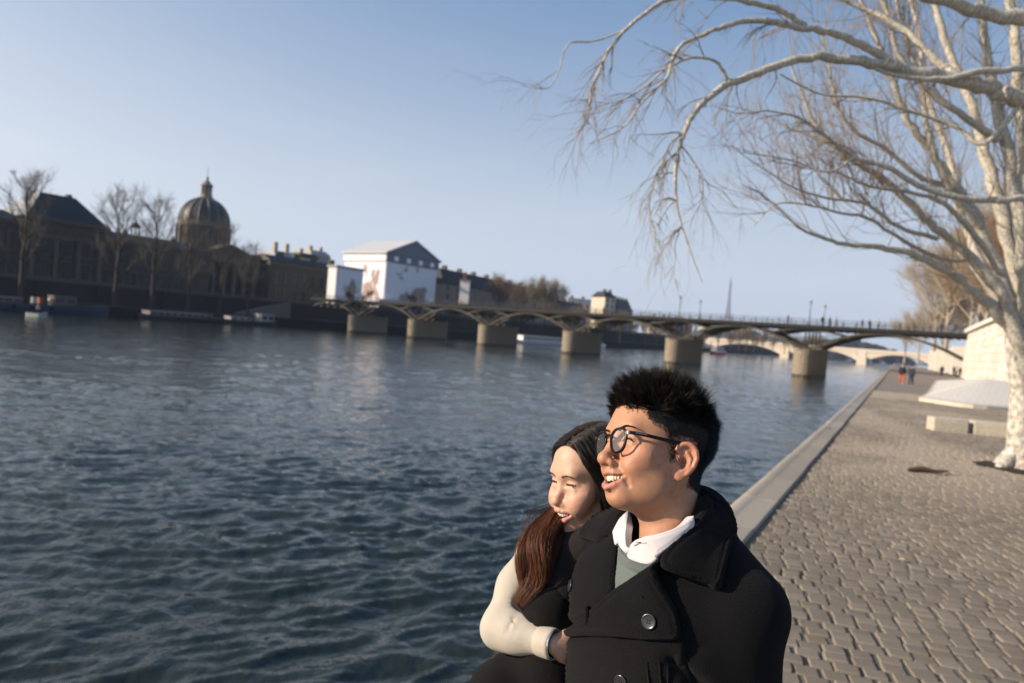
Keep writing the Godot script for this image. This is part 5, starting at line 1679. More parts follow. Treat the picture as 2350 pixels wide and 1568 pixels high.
# ---------- smooth bodies: blended round shapes, meshed as one surface ----------
class Field:
	var kind := PackedInt32Array()      # 0 ellipsoid, 1 tapered capsule
	var sub := PackedInt32Array()
	var kk := PackedFloat32Array()
	var a := PackedVector3Array()
	var b := PackedVector3Array()
	var ra := PackedFloat32Array()
	var rb := PackedFloat32Array()
	var l2 := PackedFloat32Array()
	var inv: Array[Basis] = []
	func ell(c: Vector3, r: Vector3, k := 0.01, basis := Basis(), cut := false) -> void:
		kind.append(0); sub.append(1 if cut else 0); kk.append(k); a.append(c); b.append(r); ra.append(0); rb.append(0); l2.append(minf(r.x, minf(r.y, r.z)))
		inv.append(basis.inverse())
	func cap(p: Vector3, q: Vector3, r0: float, r1: float, k := 0.01, cut := false) -> void:
		kind.append(1); sub.append(1 if cut else 0); kk.append(k); a.append(p); b.append(q - p); ra.append(r0); rb.append(r1); l2.append(maxf((q - p).length_squared(), 1e-10))
		inv.append(Basis())
	func chain(pts: Array, radii: Array, k := 0.01, cut := false) -> void:
		for i in pts.size() - 1:
			var r0: float = radii[mini(i, radii.size() - 1)]
			var r1: float = radii[mini(i + 1, radii.size() - 1)]
			cap(pts[i], pts[i + 1], r0, r1, k, cut)
	func one(i: int, p: Vector3) -> float:
		if kind[i] == 0:
			var q: Vector3 = inv[i] * (p - a[i])
			var r := b[i]
			var s := q / r
			var k0 := s.length()
			if k0 < 0.05: return -l2[i]
			return k0 * (k0 - 1.0) / (s / r).length()
		var pa := p - a[i]
		var h := clampf(pa.dot(b[i]) / l2[i], 0.0, 1.0)
		return (pa - b[i] * h).length() - ra[i] - (rb[i] - ra[i]) * h
	func eval(p: Vector3, list: PackedInt32Array) -> float:
		var d := 1.0
		for i in list:
			var e := one(i, p)
			var k := kk[i]
			if sub[i] == 0:
				var h := maxf(k - absf(d - e), 0.0)
				d = minf(d, e)
				if h > 0.0: d -= h * h / k * 0.25
			else:
				var h := maxf(k - absf(d + e), 0.0)
				d = maxf(d, -e)
				if h > 0.0: d += h * h / k * 0.25
		return d
	func all() -> PackedInt32Array:
		return PackedInt32Array(range(kind.size()))
	func normal(p: Vector3, list: PackedInt32Array, e := 0.002) -> Vector3:
		return Vector3(eval(p + Vector3(e, 0, 0), list) - eval(p - Vector3(e, 0, 0), list), eval(p + Vector3(0, e, 0), list) - eval(p - Vector3(0, e, 0), list), eval(p + Vector3(0, 0, e), list) - eval(p - Vector3(0, 0, e), list)).normalized()
	func hit(o: Vector3, dir: Vector3, t0: float, t1: float, list: PackedInt32Array) -> float:
		var t := t0
		for k in 60:
			var d := eval(o + dir * t, list)
			if d < 0.0004: return t
			t += d * 0.9
			if t > t1: return -1.0
		return t
	func bounds(pad := 0.01) -> AABB:
		var box := AABB()
		var first := true
		for i in kind.size():
			if sub[i] == 1: continue
			var e: AABB
			if kind[i] == 0:
				var m: float = maxf(b[i].x, maxf(b[i].y, b[i].z))
				e = AABB(a[i] - Vector3.ONE * m, Vector3.ONE * m * 2)
			else:
				var m: float = maxf(ra[i], rb[i])
				e = AABB(a[i] - Vector3.ONE * m, Vector3.ONE * m * 2).merge(AABB(a[i] + b[i] - Vector3.ONE * m, Vector3.ONE * m * 2))
			box = e if first else box.merge(e)
			first = false
		return box.grow(pad)
	func mesh(m: MB, h: float, paint = null, box := AABB()) -> void:
		if box.size == Vector3.ZERO: box = bounds(h * 2)
		var bs := 4
		var nb := Vector3i((box.size / (h * bs)).ceil())
		var n := nb * bs
		var nx := n.x + 1
		var ny := n.y + 1
		var nxy := nx * ny
		var val := PackedFloat32Array()
		val.resize(nxy * (n.z + 1))
		val.fill(9.0)
		var cell := PackedInt32Array()
		cell.resize(nxy * (n.z + 1))
		cell.fill(-1)
		var lo := box.position
		var half := bs * h * 0.5
		var rr := half * 1.7321
		var active := []
		var total := kind.size()
		var dist := PackedFloat32Array()
		dist.resize(total)
		for bz in nb.z:
			for by in nb.y:
				for bx in nb.x:
					var c := lo + Vector3(bx * bs * h + half, by * bs * h + half, bz * bs * h + half)
					var d := 1.0
					for i in total:
						var e := one(i, c)
						dist[i] = e
						var k := kk[i]
						if sub[i] == 0:
							var hh := maxf(k - absf(d - e), 0.0)
							d = minf(d, e)
							if hh > 0.0: d -= hh * hh / k * 0.25
						else:
							var hh := maxf(k - absf(d + e), 0.0)
							d = maxf(d, -e)
							if hh > 0.0: d += hh * hh / k * 0.25
					if absf(d) > rr * 1.35: continue
					var list := PackedInt32Array()
					for i in total:
						if sub[i] == 0:
							if dist[i] < absf(d) + 2.0 * rr + kk[i]: list.append(i)
						elif dist[i] < rr * 1.4 + kk[i]: list.append(i)
					active.append([bx, by, bz])
					for z in bs + 1:
						for y in bs + 1:
							var at0 := (bz * bs + z) * nxy + (by * bs + y) * nx + bx * bs
							for x in bs + 1:
								if val[at0 + x] > 8.0:
									val[at0 + x] = eval(lo + Vector3(bx * bs + x, by * bs + y, bz * bs + z) * h, list)
		var first := m.v.size()
		var off := PackedInt32Array([0, 1, nx, nx + 1, nxy, nxy + 1, nxy + nx, nxy + nx + 1])
		var ca := PackedInt32Array([0, 2, 4, 6, 0, 1, 4, 5, 0, 1, 2, 3])
		var cb := PackedInt32Array([1, 3, 5, 7, 2, 3, 6, 7, 4, 5, 6, 7])
		var where: Array[Vector3] = [Vector3(0, 0, 0), Vector3(1, 0, 0), Vector3(0, 1, 0), Vector3(1, 1, 0), Vector3(0, 0, 1), Vector3(1, 0, 1), Vector3(0, 1, 1), Vector3(1, 1, 1)]
		var cells := []
		for bl in active:
			for z in bs:
				for y in bs:
					for x in bs:
						var ix: int = bl[0] * bs + x
						var iy: int = bl[1] * bs + y
						var iz: int = bl[2] * bs + z
						var id := iz * nxy + iy * nx + ix
						var s := 0
						var bad := false
						for k in 8:
							var v0 := val[id + off[k]]
							if v0 > 8.0: bad = true
							if v0 < 0.0: s += 1
						if s == 0 or s == 8 or bad: continue
						var p := Vector3.ZERO
						var cnt := 0
						for k in 12:
							var v0 := val[id + off[ca[k]]]
							var v1 := val[id + off[cb[k]]]
							if (v0 < 0.0) != (v1 < 0.0):
								p += where[ca[k]].lerp(where[cb[k]], v0 / (v0 - v1))
								cnt += 1
						p = lo + (Vector3(ix, iy, iz) + p / cnt) * h
						if paint != null: m.col = paint.call(p)
						cell[id] = m.put(p, Vector3.ZERO)
						cells.append(id)
		for id in cells:
			var v0 := val[id]
			for ax in 3:
				var st: int = [1, nx, nxy][ax]
				var v1 := val[id + st]
				if (v0 < 0.0) == (v1 < 0.0): continue
				var u: int = [nx, nxy, 1][ax]
				var w: int = [nxy, 1, nx][ax]
				if id - u - w < 0: continue
				var q0 := cell[id]
				var q1 := cell[id - u]
				var q2 := cell[id - u - w]
				var q3 := cell[id - w]
				if q1 < 0 or q2 < 0 or q3 < 0: continue
				if v0 < 0.0: m.ix.append_array([q0, q3, q2, q0, q2, q1])
				else: m.ix.append_array([q0, q1, q2, q0, q2, q3])
		smooth_normals(m, first)
	func smooth_normals(m: MB, first: int) -> void:
		var i := 0
		var start := 0
		var total := m.ix.size()
		for k in range(first, m.v.size()): m.n[k] = Vector3.ZERO
		i = start
		while i < total:
			var p := m.ix[i]
			if p >= first:
				var q := m.ix[i + 1]
				var r := m.ix[i + 2]
				var nn := (m.v[r] - m.v[p]).cross(m.v[q] - m.v[p])
				m.n[p] += nn
				m.n[q] += nn
				m.n[r] += nn
			i += 3
		for k in range(first, m.v.size()): m.n[k] = m.n[k].normalized()

func mirror(p: Vector3) -> Vector3: return Vector3(-p.x, p.y, p.z)

func head_field(f: Field, man: bool) -> void:
	var w := 1.0 if man else 0.93
	f.ell(Vector3(0, 0.036, -0.012), Vector3(0.077 * w, 0.086, 0.098), 0.01)
	f.ell(Vector3(0, 0.036, 0.034), Vector3(0.063 * w, 0.058, 0.056), 0.03)
	f.ell(Vector3(0, -0.044, 0.034), Vector3((0.057 if man else 0.054), 0.064 if man else 0.070, 0.054), 0.035)
	for s: float in [-1.0, 1.0]:
		f.ell(Vector3(0.045 * s * w, -0.024, 0.058), Vector3(0.026, 0.022, 0.024), 0.022)        # cheekbone
		f.ell(Vector3(0.036 * s * w, -0.046, 0.074), Vector3(0.019, 0.021, 0.019), 0.016)        # smiling cheek
		f.cap(Vector3(0.054 * s * w, -0.050, -0.004), Vector3(0.044 * s * w, -0.078, 0.022), 0.013, 0.014, 0.03)
		f.cap(Vector3(0.044 * s * w, -0.078, 0.022), Vector3(0.015 * s, -0.096 if man else -0.103, 0.068), 0.014, 0.013, 0.03)
		if man: f.ell(Vector3(0.040 * s, -0.046, 0.030), Vector3(0.021, 0.036, 0.036), 0.03)
	f.ell(Vector3(0, -0.100, 0.077) if man else Vector3(0, -0.108, 0.078), Vector3(0.019 if man else 0.016, 0.013, 0.013), 0.02)
	if man: f.ell(Vector3(0, -0.088, 0.026), Vector3(0.038, 0.026, 0.044), 0.04)
	f.cap(Vector3(-0.034 * w, 0.021, 0.078), Vector3(0.034 * w, 0.021, 0.078), 0.014, 0.014, 0.02)  # brow
	for s: float in [-1.0, 1.0]:
		f.ell(Vector3(0.033 * s * w, 0.001, 0.106), Vector3(0.021, 0.012, 0.020), 0.014, Basis(), true)
		f.ell(Vector3(0.033 * s * w, -0.001, 0.0745), Vector3(0.0175, 0.0125, 0.0150), 0.006)
		f.cap(Vector3(0.021 * s * w, -0.0095, 0.0885), Vector3(0.042 * s * w, -0.0115, 0.0825), 0.0038, 0.0038, 0.008)   # bag under the eye
		f.chain([Vector3(0.0185 * s * w, -0.003, 0.0905), Vector3(0.026 * s * w, 0.0008, 0.0925), Vector3(0.035 * s * w, 0.0012, 0.0915), Vector3(0.045 * s * w, -0.0022, 0.0840)], [0.0014, 0.0022, 0.0022, 0.0012], 0.0015, true)
	# nose
	var nz := 0.0 if man else -0.007
	f.chain([Vector3(0, 0.012, 0.086), Vector3(0, -0.012, 0.0975 + nz), Vector3(0, -0.036, 0.1130 + nz)], [0.0075, 0.0078, 0.0105], 0.014)
	f.ell(Vector3(0, -0.0395, 0.1130 + nz), Vector3(0.0120, 0.0098, 0.0105), 0.008)
	for s: float in [-1.0, 1.0]:
		f.ell(Vector3(0.0135 * s * w, -0.0440, 0.1010 + nz), Vector3(0.0085, 0.0085, 0.0115), 0.006)
		f.ell(Vector3(0.0075 * s, -0.0520, 0.1070 + nz), Vector3(0.0042, 0.0035, 0.0060), 0.003, Basis(), true)
	f.cap(Vector3(0, -0.046, 0.105 + nz), Vector3(0, -0.055, 0.098), 0.0045, 0.005, 0.006)
	# mouth: muzzle, open smile, lips
	f.ell(Vector3(0, -0.070, 0.072), Vector3(0.032, 0.026, 0.031), 0.018)
	for s: float in [-1.0, 1.0]:
		f.chain([Vector3(0.0175 * s, -0.040, 0.102), Vector3(0.028 * s, -0.054, 0.0965), Vector3(0.0345 * s, -0.070, 0.086), Vector3(0.036 * s, -0.082, 0.078)], [0.0016, 0.0022, 0.0022, 0.001] if man else [0.0008, 0.0011, 0.0011, 0.0005], 0.009, true)
		if not man: f.ell(Vector3(0.036 * s, -0.042, 0.068), Vector3(0.024, 0.028, 0.024), 0.02)
	# the opening
	f.chain([Vector3(-0.0345, -0.0625, 0.0790), Vector3(-0.018, -0.0735, 0.0960), Vector3(0, -0.0755, 0.1010), Vector3(0.018, -0.0735, 0.0960), Vector3(0.0345, -0.0625, 0.0790)], [0.0024, 0.0082, 0.0094, 0.0082, 0.0024] if man else [0.0022, 0.0080, 0.0090, 0.0080, 0.0022], 0.003, true)
	f.chain([Vector3(-0.022, -0.0700, 0.080), Vector3(0, -0.0755, 0.088), Vector3(0.022, -0.0700, 0.080)], [0.005, 0.009, 0.005], 0.003, true)
	# lips
	var lo := 0.0 if man else 0.0010
	f.chain([Vector3(-0.0355, -0.0615, 0.0785), Vector3(-0.015, -0.0625, 0.0990), Vector3(-0.004, -0.0605, 0.1035), Vector3(0, -0.0612, 0.1035), Vector3(0.004, -0.0605, 0.1035), Vector3(0.015, -0.0625, 0.0990), Vector3(0.0355, -0.0615, 0.0785)], [0.0020, 0.0030, 0.0036, 0.0033, 0.0036, 0.0030, 0.0020], 0.004)
	f.chain([Vector3(-0.0350, -0.0635, 0.0782), Vector3(-0.017, -0.0830 + lo, 0.0950), Vector3(0, -0.0895 + lo, 0.1000), Vector3(0.017, -0.0830 + lo, 0.0950), Vector3(0.0350, -0.0635, 0.0782)], [0.0022, 0.0050, 0.0062, 0.0050, 0.0022], 0.005)
	f.cap(Vector3(-0.014, -0.0985, 0.0975), Vector3(0.014, -0.0985, 0.0975), 0.0025, 0.0025, 0.010, true)
	if man:
		for s: float in [-1.0, 1.0]:
			for k in 3:   # laughter lines by the eye
				var a0 := Vector3(0.049 * s, -0.001 - 0.004 * (k - 1), 0.0800)
				f.cap(a0, a0 + Vector3(0.012 * s, -0.007 * (k - 0.7), -0.013), 0.0006, 0.0003, 0.0022, true)
	# ears
	for s: float in [-1.0, 1.0]:
		var o := Vector3(0.0755 * s * w, -0.027, -0.002)
		var u := Vector3(0.10 * s, 0.97, -0.16).normalized()
		var fw := Vector3(-0.46 * s, 0.12, 0.88).normalized()
		fw = (fw - u * fw.dot(u)).normalized()
		var out := u.cross(fw) * s
		if out.x * s < 0: out = -out
		var bs := Basis(fw, u, out)
		var e := func(x: float, y: float, z := 0.0) -> Vector3: return o + (fw * x * 1.05 + u * y * 0.98 + out * z)
		f.ell(e.call(-0.004, 0.002, 0.002), Vector3(0.0178, 0.0290, 0.0044), 0.006, bs)
		f.ell(e.call(-0.003, -0.025, 0.002), Vector3(0.0102, 0.0112, 0.0046), 0.005, bs)
		f.chain(smooth_curve([e.call(0.004, 0.004, 0.004), e.call(0.012, 0.016, 0.004), e.call(0.008, 0.028, 0.006), e.call(-0.004, 0.0335, 0.007), e.call(-0.016, 0.027, 0.008), e.call(-0.0215, 0.012, 0.008), e.call(-0.0195, -0.006, 0.007), e.call(-0.013, -0.020, 0.006)], 3), [0.0036], 0.004)
		f.chain([e.call(-0.004, 0.018, 0.006), e.call(-0.0135, 0.008, 0.007), e.call(-0.0125, -0.008, 0.006), e.call(-0.005, -0.017, 0.006)], [0.0024, 0.0028, 0.0028, 0.0026], 0.003)
		f.ell(e.call(-0.0025, -0.003, 0.006), Vector3(0.0080, 0.0112, 0.0075), 0.003, bs, true)
		f.chain([e.call(-0.006, 0.024, 0.009), e.call(-0.0165, 0.012, 0.010), e.call(-0.0165, -0.004, 0.010)], [0.0022, 0.0022, 0.0018], 0.002, true)
		f.cap(e.call(0.0085, -0.005, 0.002), e.call(0.0095, -0.010, 0.002), 0.0042, 0.0038, 0.004)

func skin_paint(man: bool) -> Callable:
	var fn := FastNoiseLite.new()
	fn.seed = 9; fn.frequency = 60.0; fn.fractal_octaves = 4
	return func(p: Vector3) -> Color:
		var c := Color(0.400, 0.205, 0.120) if man else Color(0.475, 0.295, 0.210)
		var ax := absf(p.x)
		# flush of cheeks, nose and ears
		var fl := exp(-pow((p - Vector3(0.042 * signf(p.x), -0.034, 0.078)).length() / 0.024, 2.0)) * 0.55
		fl += exp(-pow((p - Vector3(0, -0.042, 0.114)).length() / 0.016, 2.0)) * 0.4
		if ax > 0.070 and p.y < 0.02 and p.y > -0.06 and p.z < 0.03: fl += 0.55
		c = c.lerp(Color(0.44, 0.175, 0.115) if man else Color(0.52, 0.235, 0.165), clampf(fl, 0.0, 0.8))
		c = c * (1.0 + 0.16 * fn.get_noise_3dv(p))
		c = c.lerp(Color(0.42, 0.20, 0.13), clampf(fn.get_noise_3dv(p * 0.35 + Vector3(3, 1, 2)) * 0.5, 0.0, 0.25))
		if man and ((p - Vector3(0.046, -0.098, 0.012)).length() < 0.0016 or (p - Vector3(0.030, -0.046, 0.088)).length() < 0.0014): c = Color(0.10, 0.05, 0.035)
		# lips
		if p.z > 0.076 and ax < 0.037:
			var low := -0.0660 - (0.0240 if man else 0.0230) * (1.0 - pow(ax / 0.036, 2.0))
			var lip := 0.0
			if p.y < -0.0590 - 0.002 * ax / 0.03 and p.y > -0.0645: lip = 1.0
			if p.y < low + 0.0070 and p.y > low - 0.0070: lip = 1.0
			c = c.lerp(Color(0.42, 0.155, 0.120) if man else Color(0.50, 0.170, 0.150), lip * 0.8 * clampf((0.0335 - ax) / 0.006, 0.0, 1.0))
			if p.z < 0.0925 and p.y < -0.0655 and p.y > low + 0.006 and ax < 0.026: c = Color(0.09, 0.022, 0.018)
		# eye line
		var el := Vector3(0.032 * signf(p.x), 0.0, 0.091)
		if absf(p.y - 0.0006 + 0.10 * absf(ax - 0.032)) < 0.0021 and ax > 0.017 and ax < 0.047 and p.z > 0.079: c = Color(0.035, 0.022, 0.018)
		if man:
			# shaved shadow on lip, chin and jaw
			var st := 0.0
			if p.y < -0.05 and p.z > 0.0: st = clampf((-0.052 - p.y) / 0.02, 0.0, 1.0) * 0.16
			if p.y < -0.050 and p.y > -0.061 and ax < 0.03 and p.z > 0.08: st = 0.2
			c = c.lerp(Color(0.16, 0.11, 0.09), st)
		return c

func put_teeth(parent: Node3D, place: Transform3D, man: bool) -> void:
	var m := MB.new()
	var n := 13
	for k in n:
		var u := (k + 0.5) / n * 2.0 - 1.0
		var x := 0.0300 * u
		var z := 0.0975 - 0.0200 * u * u
		var wd := 0.00245 * (1.25 if absf(u) < 0.25 else 1.0)
		var yaw := atan2(0.031 * u, 0.0235)
		var f := Basis(Vector3.UP, yaw * 0.8)
		var rows := []
		for j in 7:
			var v := j / 6.0
			var row := []
			for i in 7:
				var a := PI * (i / 6.0)
				var ww := wd * (1.0 - 0.30 * pow(absf(2 * v - 1.0), 3.0))
				row.append(place * (Vector3(x, -0.0625 - 0.0140 * v * (1.0 - 0.10 * (int(k) % 2)) * (1.0 - 0.35 * u * u) + 0.0015 * u * u, z) + f * Vector3(-cos(a) * ww, 0, sin(a) * 0.0026 * sqrt(maxf(0.0, 1.0 - pow(v, 4.0))) - 0.001)))
			rows.append(row)
		m.grid(rows)
	var gum := MB.new()
	var rows2 := []
	for k in 15:
		var u := k / 14.0 * 2.0 - 1.0
		rows2.append([place * Vector3(0.0295 * u, -0.0600, 0.0970 - 0.0200 * u * u), place * Vector3(0.0295 * u, -0.0645 + 0.001 * u * u, 0.0975 - 0.0200 * u * u)])
	gum.grid(rows2)
	if man:   # tongue and lower teeth
		var rows3 := []
		for k in 13:
			var u := k / 12.0 * 2.0 - 1.0
			rows3.append([place * Vector3(0.020 * u, -0.0790 + 0.006 * u * u, 0.0900 - 0.016 * u * u), place * Vector3(0.021 * u, -0.0835 + 0.009 * u * u, 0.0935 - 0.018 * u * u)])
		gum.grid(rows3)
	obj("gums", gum, mat(Color(0.30, 0.10, 0.085), 0.3), parent)
	if not man:
		for k in m.v.size(): m.v[k] += place.basis.z * 0.0012
	obj("teeth", m, mat(Color(0.66, 0.56, 0.42) if man else Color(0.80, 0.74, 0.62), 0.3, {"spec": 0.5}), parent)

func hair_tuft(m: MB, root: Vector3, d: Vector3, l: float, r: float, bend: Vector3, steps := 3) -> void:
	var s := m.v.size()
	var t := d.normalized()
	var x := t.cross(Vector3(0.31, 0.87, 0.4)).normalized()
	var y := t.cross(x)
	var q := root
	for k in steps + 1:
		var u := float(k) / steps
		var rr := r * (1.0 - u * u * 0.96)
		for j in 3:
			var a := TAU * j / 3.0
			var dd := x * cos(a) + y * sin(a)
			m.put(q + dd * rr, dd)
		t = (t + bend / steps).normalized()
		q += t * l / steps
	for k in steps:
		for j in 3:
			var j2 := (j + 1) % 3
			var a := s + k * 3 + j
			var b := s + k * 3 + j2
			m.ix.append_array([a, a + 3, b, b, a + 3, b + 3])

func head_pose(az: float, pitch: float, roll: float, where: Vector3, s := 1.0) -> Transform3D:
	var a := deg_to_rad(az)
	var fw := Vector3(sin(a), 0, -cos(a))
	var lf := Vector3.UP.cross(fw)
	var b := Basis(lf, Vector3.UP, fw) * Basis(Vector3.RIGHT, deg_to_rad(-pitch)) * Basis(Vector3(0, 0, 1), deg_to_rad(roll))
	return Transform3D(b.scaled_local(Vector3.ONE * s), where)

var skin_bump: Texture2D
func skin_mat() -> StandardMaterial3D:
	var m := mat(Color(1, 1, 1), 0.48, {"vc": true, "spec": 0.42, "scale": 28.0, "world": false, "bump": noise_tex(61, 0.05, 0, 1, 3), "bump_cm": 0.032, "sss": 0.12})
	return m

func add_transformed(dst: MB, src: MB, t: Transform3D) -> void:
	var s := dst.v.size()
	for k in src.v.size():
		dst.v.append(t * src.v[k])
		dst.n.append((t.basis * src.n[k]).normalized())
		dst.c.append(src.c[k])
	for i in src.ix: dst.ix.append(s + i)

func make_man() -> void:
	var pose := head_pose(-110.0, 11.0, 16.5, at(1508, 1034, 1.30))
	var t := thing("person", "man with short spiky black hair, black glasses and black double-breasted coat", "person", Vector3(pose.origin.x, 0, pose.origin.z))
	var back := Transform3D(Basis(), -t.position)
	var f := Field.new()
	head_field(f, true)
	f.cap(Vector3(0, -0.05, -0.030), Vector3(0, -0.20, -0.050), 0.052, 0.058, 0.03)
	var hm := MB.new()
	f.mesh(hm, 0.0026, skin_paint(true), AABB(Vector3(-0.105, -0.2, -0.125), Vector3(0.21, 0.345, 0.27)))
	var body := MB.new()
	add_transformed(body, hm, back * pose)
	obj("body", body, skin_mat(), t)
	put_teeth(t, back * pose, true)
	make_man_hair(t, back * pose, f, hm)
	make_glasses(t, back * pose)
	make_man_clothes(t, pose)

func man_hairline(p: Vector3) -> float:   # positive inside the hair
	var ax := absf(p.x)
	var front := p.y - (0.066 - 0.012 * pow(ax / 0.05, 2.0) + 0.005 * sin(ax * 160.0) + 0.003 * sin(p.x * 610.0) * sin(p.x * 230.0 + 1.0) - maxf(ax - 0.045, 0.0) * 0.4)
	var zf: float
	if p.y > 0.05: zf = 0.052
	elif p.y > 0.026: zf = lerpf(0.034, 0.052, (p.y - 0.026) / 0.024)
	else: zf = lerpf(0.017, 0.034, clampf((p.y + 0.03) / 0.056, 0.0, 1.0))
	var h := maxf(front, zf - p.z)
	var ear := maxf(p.z - 0.007, maxf(-0.034 - p.z, p.y - 0.016))
	h = minf(h, ear)
	if p.z > -0.01: h = minf(h, p.y + 0.027)
	return minf(h, p.y + 0.068 + maxf(0.0, ax - 0.04) * -0.3)

func make_man_hair(t: Node3D, pl: Transform3D, f: Field, hm: MB) -> void:
	var rng := RandomNumberGenerator.new()
	rng.seed = 1234
	var m := MB.new()
	var cap := MB.new()
	var idx := {}
	for k in range(0, hm.ix.size(), 3):
		var ok := true
		for j in 3:
			if man_hairline(hm.v[hm.ix[k + j]]) < (0.003 if hm.v[hm.ix[k + j]].y > 0.012 or hm.v[hm.ix[k + j]].z < -0.03 else 0.02) or absf(hm.v[hm.ix[k + j]].x) > 0.0785: ok = false
		if ok:
			for j in 3:
				var i := hm.ix[k + j]
				if not idx.has(i):
					idx[i] = cap.put(pl * (hm.v[i] + hm.n[i] * 0.0022), pl.basis * hm.n[i])
				cap.ix.append(idx[i])
	var hair_mat := mat(Color(0.0075, 0.006, 0.0055), 0.45, {"spec": 0.4})
	var list := []
	for i in hm.v.size():
		var h := man_hairline(hm.v[i])
		if h > -0.003 and hm.v[i].y > -0.09 and absf(hm.v[i].x) < 0.079: list.append(i)
	for s in 34000:
		var i: int = list[rng.randi() % list.size()]
		var p := hm.v[i] + Vector3(rng.randf_range(-1, 1), rng.randf_range(-1, 1), rng.randf_range(-1, 1)) * 0.0018
		var h := man_hairline(p)
		var n := hm.n[i]
		var topness := clampf((p.y - 0.045) / 0.05, 0.0, 1.0)
		var l := lerpf(0.0080, 0.043, topness) * rng.randf_range(0.6, 1.15)
		if p.z < -0.06: l = lerpf(0.010, 0.027, clampf((p.y + 0.02) / 0.10, 0.0, 1.0)) * rng.randf_range(0.6, 1.15)
		if h < 0.012: l *= 0.45 + 0.55 * clampf(h / 0.012, 0.0, 1.0)
		var clump := Vector3(sin(p.x * 150.0 + p.z * 60.0 + sin(p.z * 90.0)), 0.0, sin(p.z * 140.0 + p.x * 75.0)) * 0.42
		var d := n * lerpf(0.42, 0.75, topness) + Vector3(0, 0.45 * topness - 0.85 * (1.0 - topness) * (1.0 if p.z < 0.02 else 0.7), 0.35 * topness - 0.35 * (1.0 - topness))
		if p.z > 0.045 and topness > 0.2: d += Vector3(0, 0.35, 0.75)
		d += clump * topness + Vector3(rng.randf_range(-1, 1), rng.randf_range(-1, 1), rng.randf_range(-1, 1)) * 0.22
		if topness > 0.25:
			var q := Vector3i((p / 0.0105).floor())
			var hs := hash(q)
			var jit := Vector3((hs % 200) / 100.0 - 1.0, ((hs / 200) % 200) / 100.0 - 1.0, ((hs / 40000) % 200) / 100.0 - 1.0)
			l *= 1.0 + 0.22 * jit.y
			var tip := (Vector3(q) + Vector3.ONE * 0.5) * 0.0105 + d.normalized() * l + jit * 0.012
			d = d.normalized().lerp((tip - p).normalized(), 0.9 * minf(1.0, topness * 1.5))
		hair_tuft(m, pl * p, pl.basis * d, l, 0.00050 if topness > 0.3 else 0.00036, pl.basis * Vector3(0, -0.1, 0.12) * topness, 3 if topness > 0.3 else 2)
	var hair := obj("hair", m, hair_mat, t)
	hair.set_meta("kind", "stuff")
	obj("scalp_hair", cap, mat(Color(0.010, 0.008, 0.007), 0.7), hair)
	# eyebrows and lashes
	var e := MB.new()
	var all := f.all()
	for s: float in [-1.0, 1.0]:
		for k in 170:
			var u := rng.randf()
			var x := lerpf(0.014, 0.050, u)
			var y := 0.0165 + 0.0075 * sin(u * 2.3) - 0.002 * u + rng.randf_range(-0.0022, 0.0022) * (1.0 - 0.5 * u)
			var o := Vector3(x * s, y, 0.16)
			var tt := f.hit(o, Vector3(0, 0, -1), 0.0, 0.14, all)
			if tt < 0: continue
			hair_tuft(e, pl * (o + Vector3(0, 0, -tt)), pl.basis * Vector3(0.8 * s, 0.35 - 0.6 * u, 0.28), 0.0065, 0.00042, Vector3.ZERO, 2)
		for k in 14:
			var u := rng.randf()
			var x := lerpf(0.030, 0.046, u)
			var o := Vector3(x * s, 0.0016 - 0.004 * pow(absf(u - 0.4), 2.0) * 3.0, 0.16)
			var tt := f.hit(o, Vector3(0, 0, -1), 0.0, 0.14, all)
			if tt < 0: continue
			hair_tuft(e, pl * (o + Vector3(0, 0, -tt)), pl.basis * Vector3(0.5 * s * (u - 0.2), -0.35, 0.9), 0.005, 0.0003, Vector3.ZERO, 2)
	obj("eyebrows", e, hair_mat, t)
	put_lashes(t, pl, f, 1.0)

func put_lashes(t: Node3D, pl: Transform3D, f: Field, w: float) -> void:
	var all := f.all()
	for s: float in [-1.0, 1.0]:
		var m := MB.new()
		var pts := []
		for k in 11:
			var u := k / 10.0
			var x := lerpf(0.0185, 0.0475, u) * w
			var y := lerpf(-0.0030, -0.0030, u) + 0.0052 * sin(u * PI) - (0.002 * u)
			var tt := f.hit(Vector3(x * s, y, 0.15), Vector3(0, 0, -1), 0.0, 0.14, all)
			if tt > 0: pts.append(Vector3(x * s, y, 0.15 - tt))
		if pts.size() < 4: continue
		for r in 3:
			var zs := []
			for k in pts.size(): zs.append(maxf(pts[k].z, (pts[maxi(k - 1, 0)].z + pts[k].z + pts[mini(k + 1, pts.size() - 1)].z) / 3.0))
			for k in pts.size(): pts[k] = Vector3(pts[k].x, pts[k].y, zs[k])
		for k in pts.size(): pts[k] = pl * (pts[k] + Vector3(0, 0, 0.0006))
		m.tube(smooth_curve(pts, 3), [0.0005, 0.0011, 0.0014, 0.0015, 0.0009], 6)
		obj("eyelashes", m, mat(Color(0.010, 0.008, 0.008), 0.5), t)

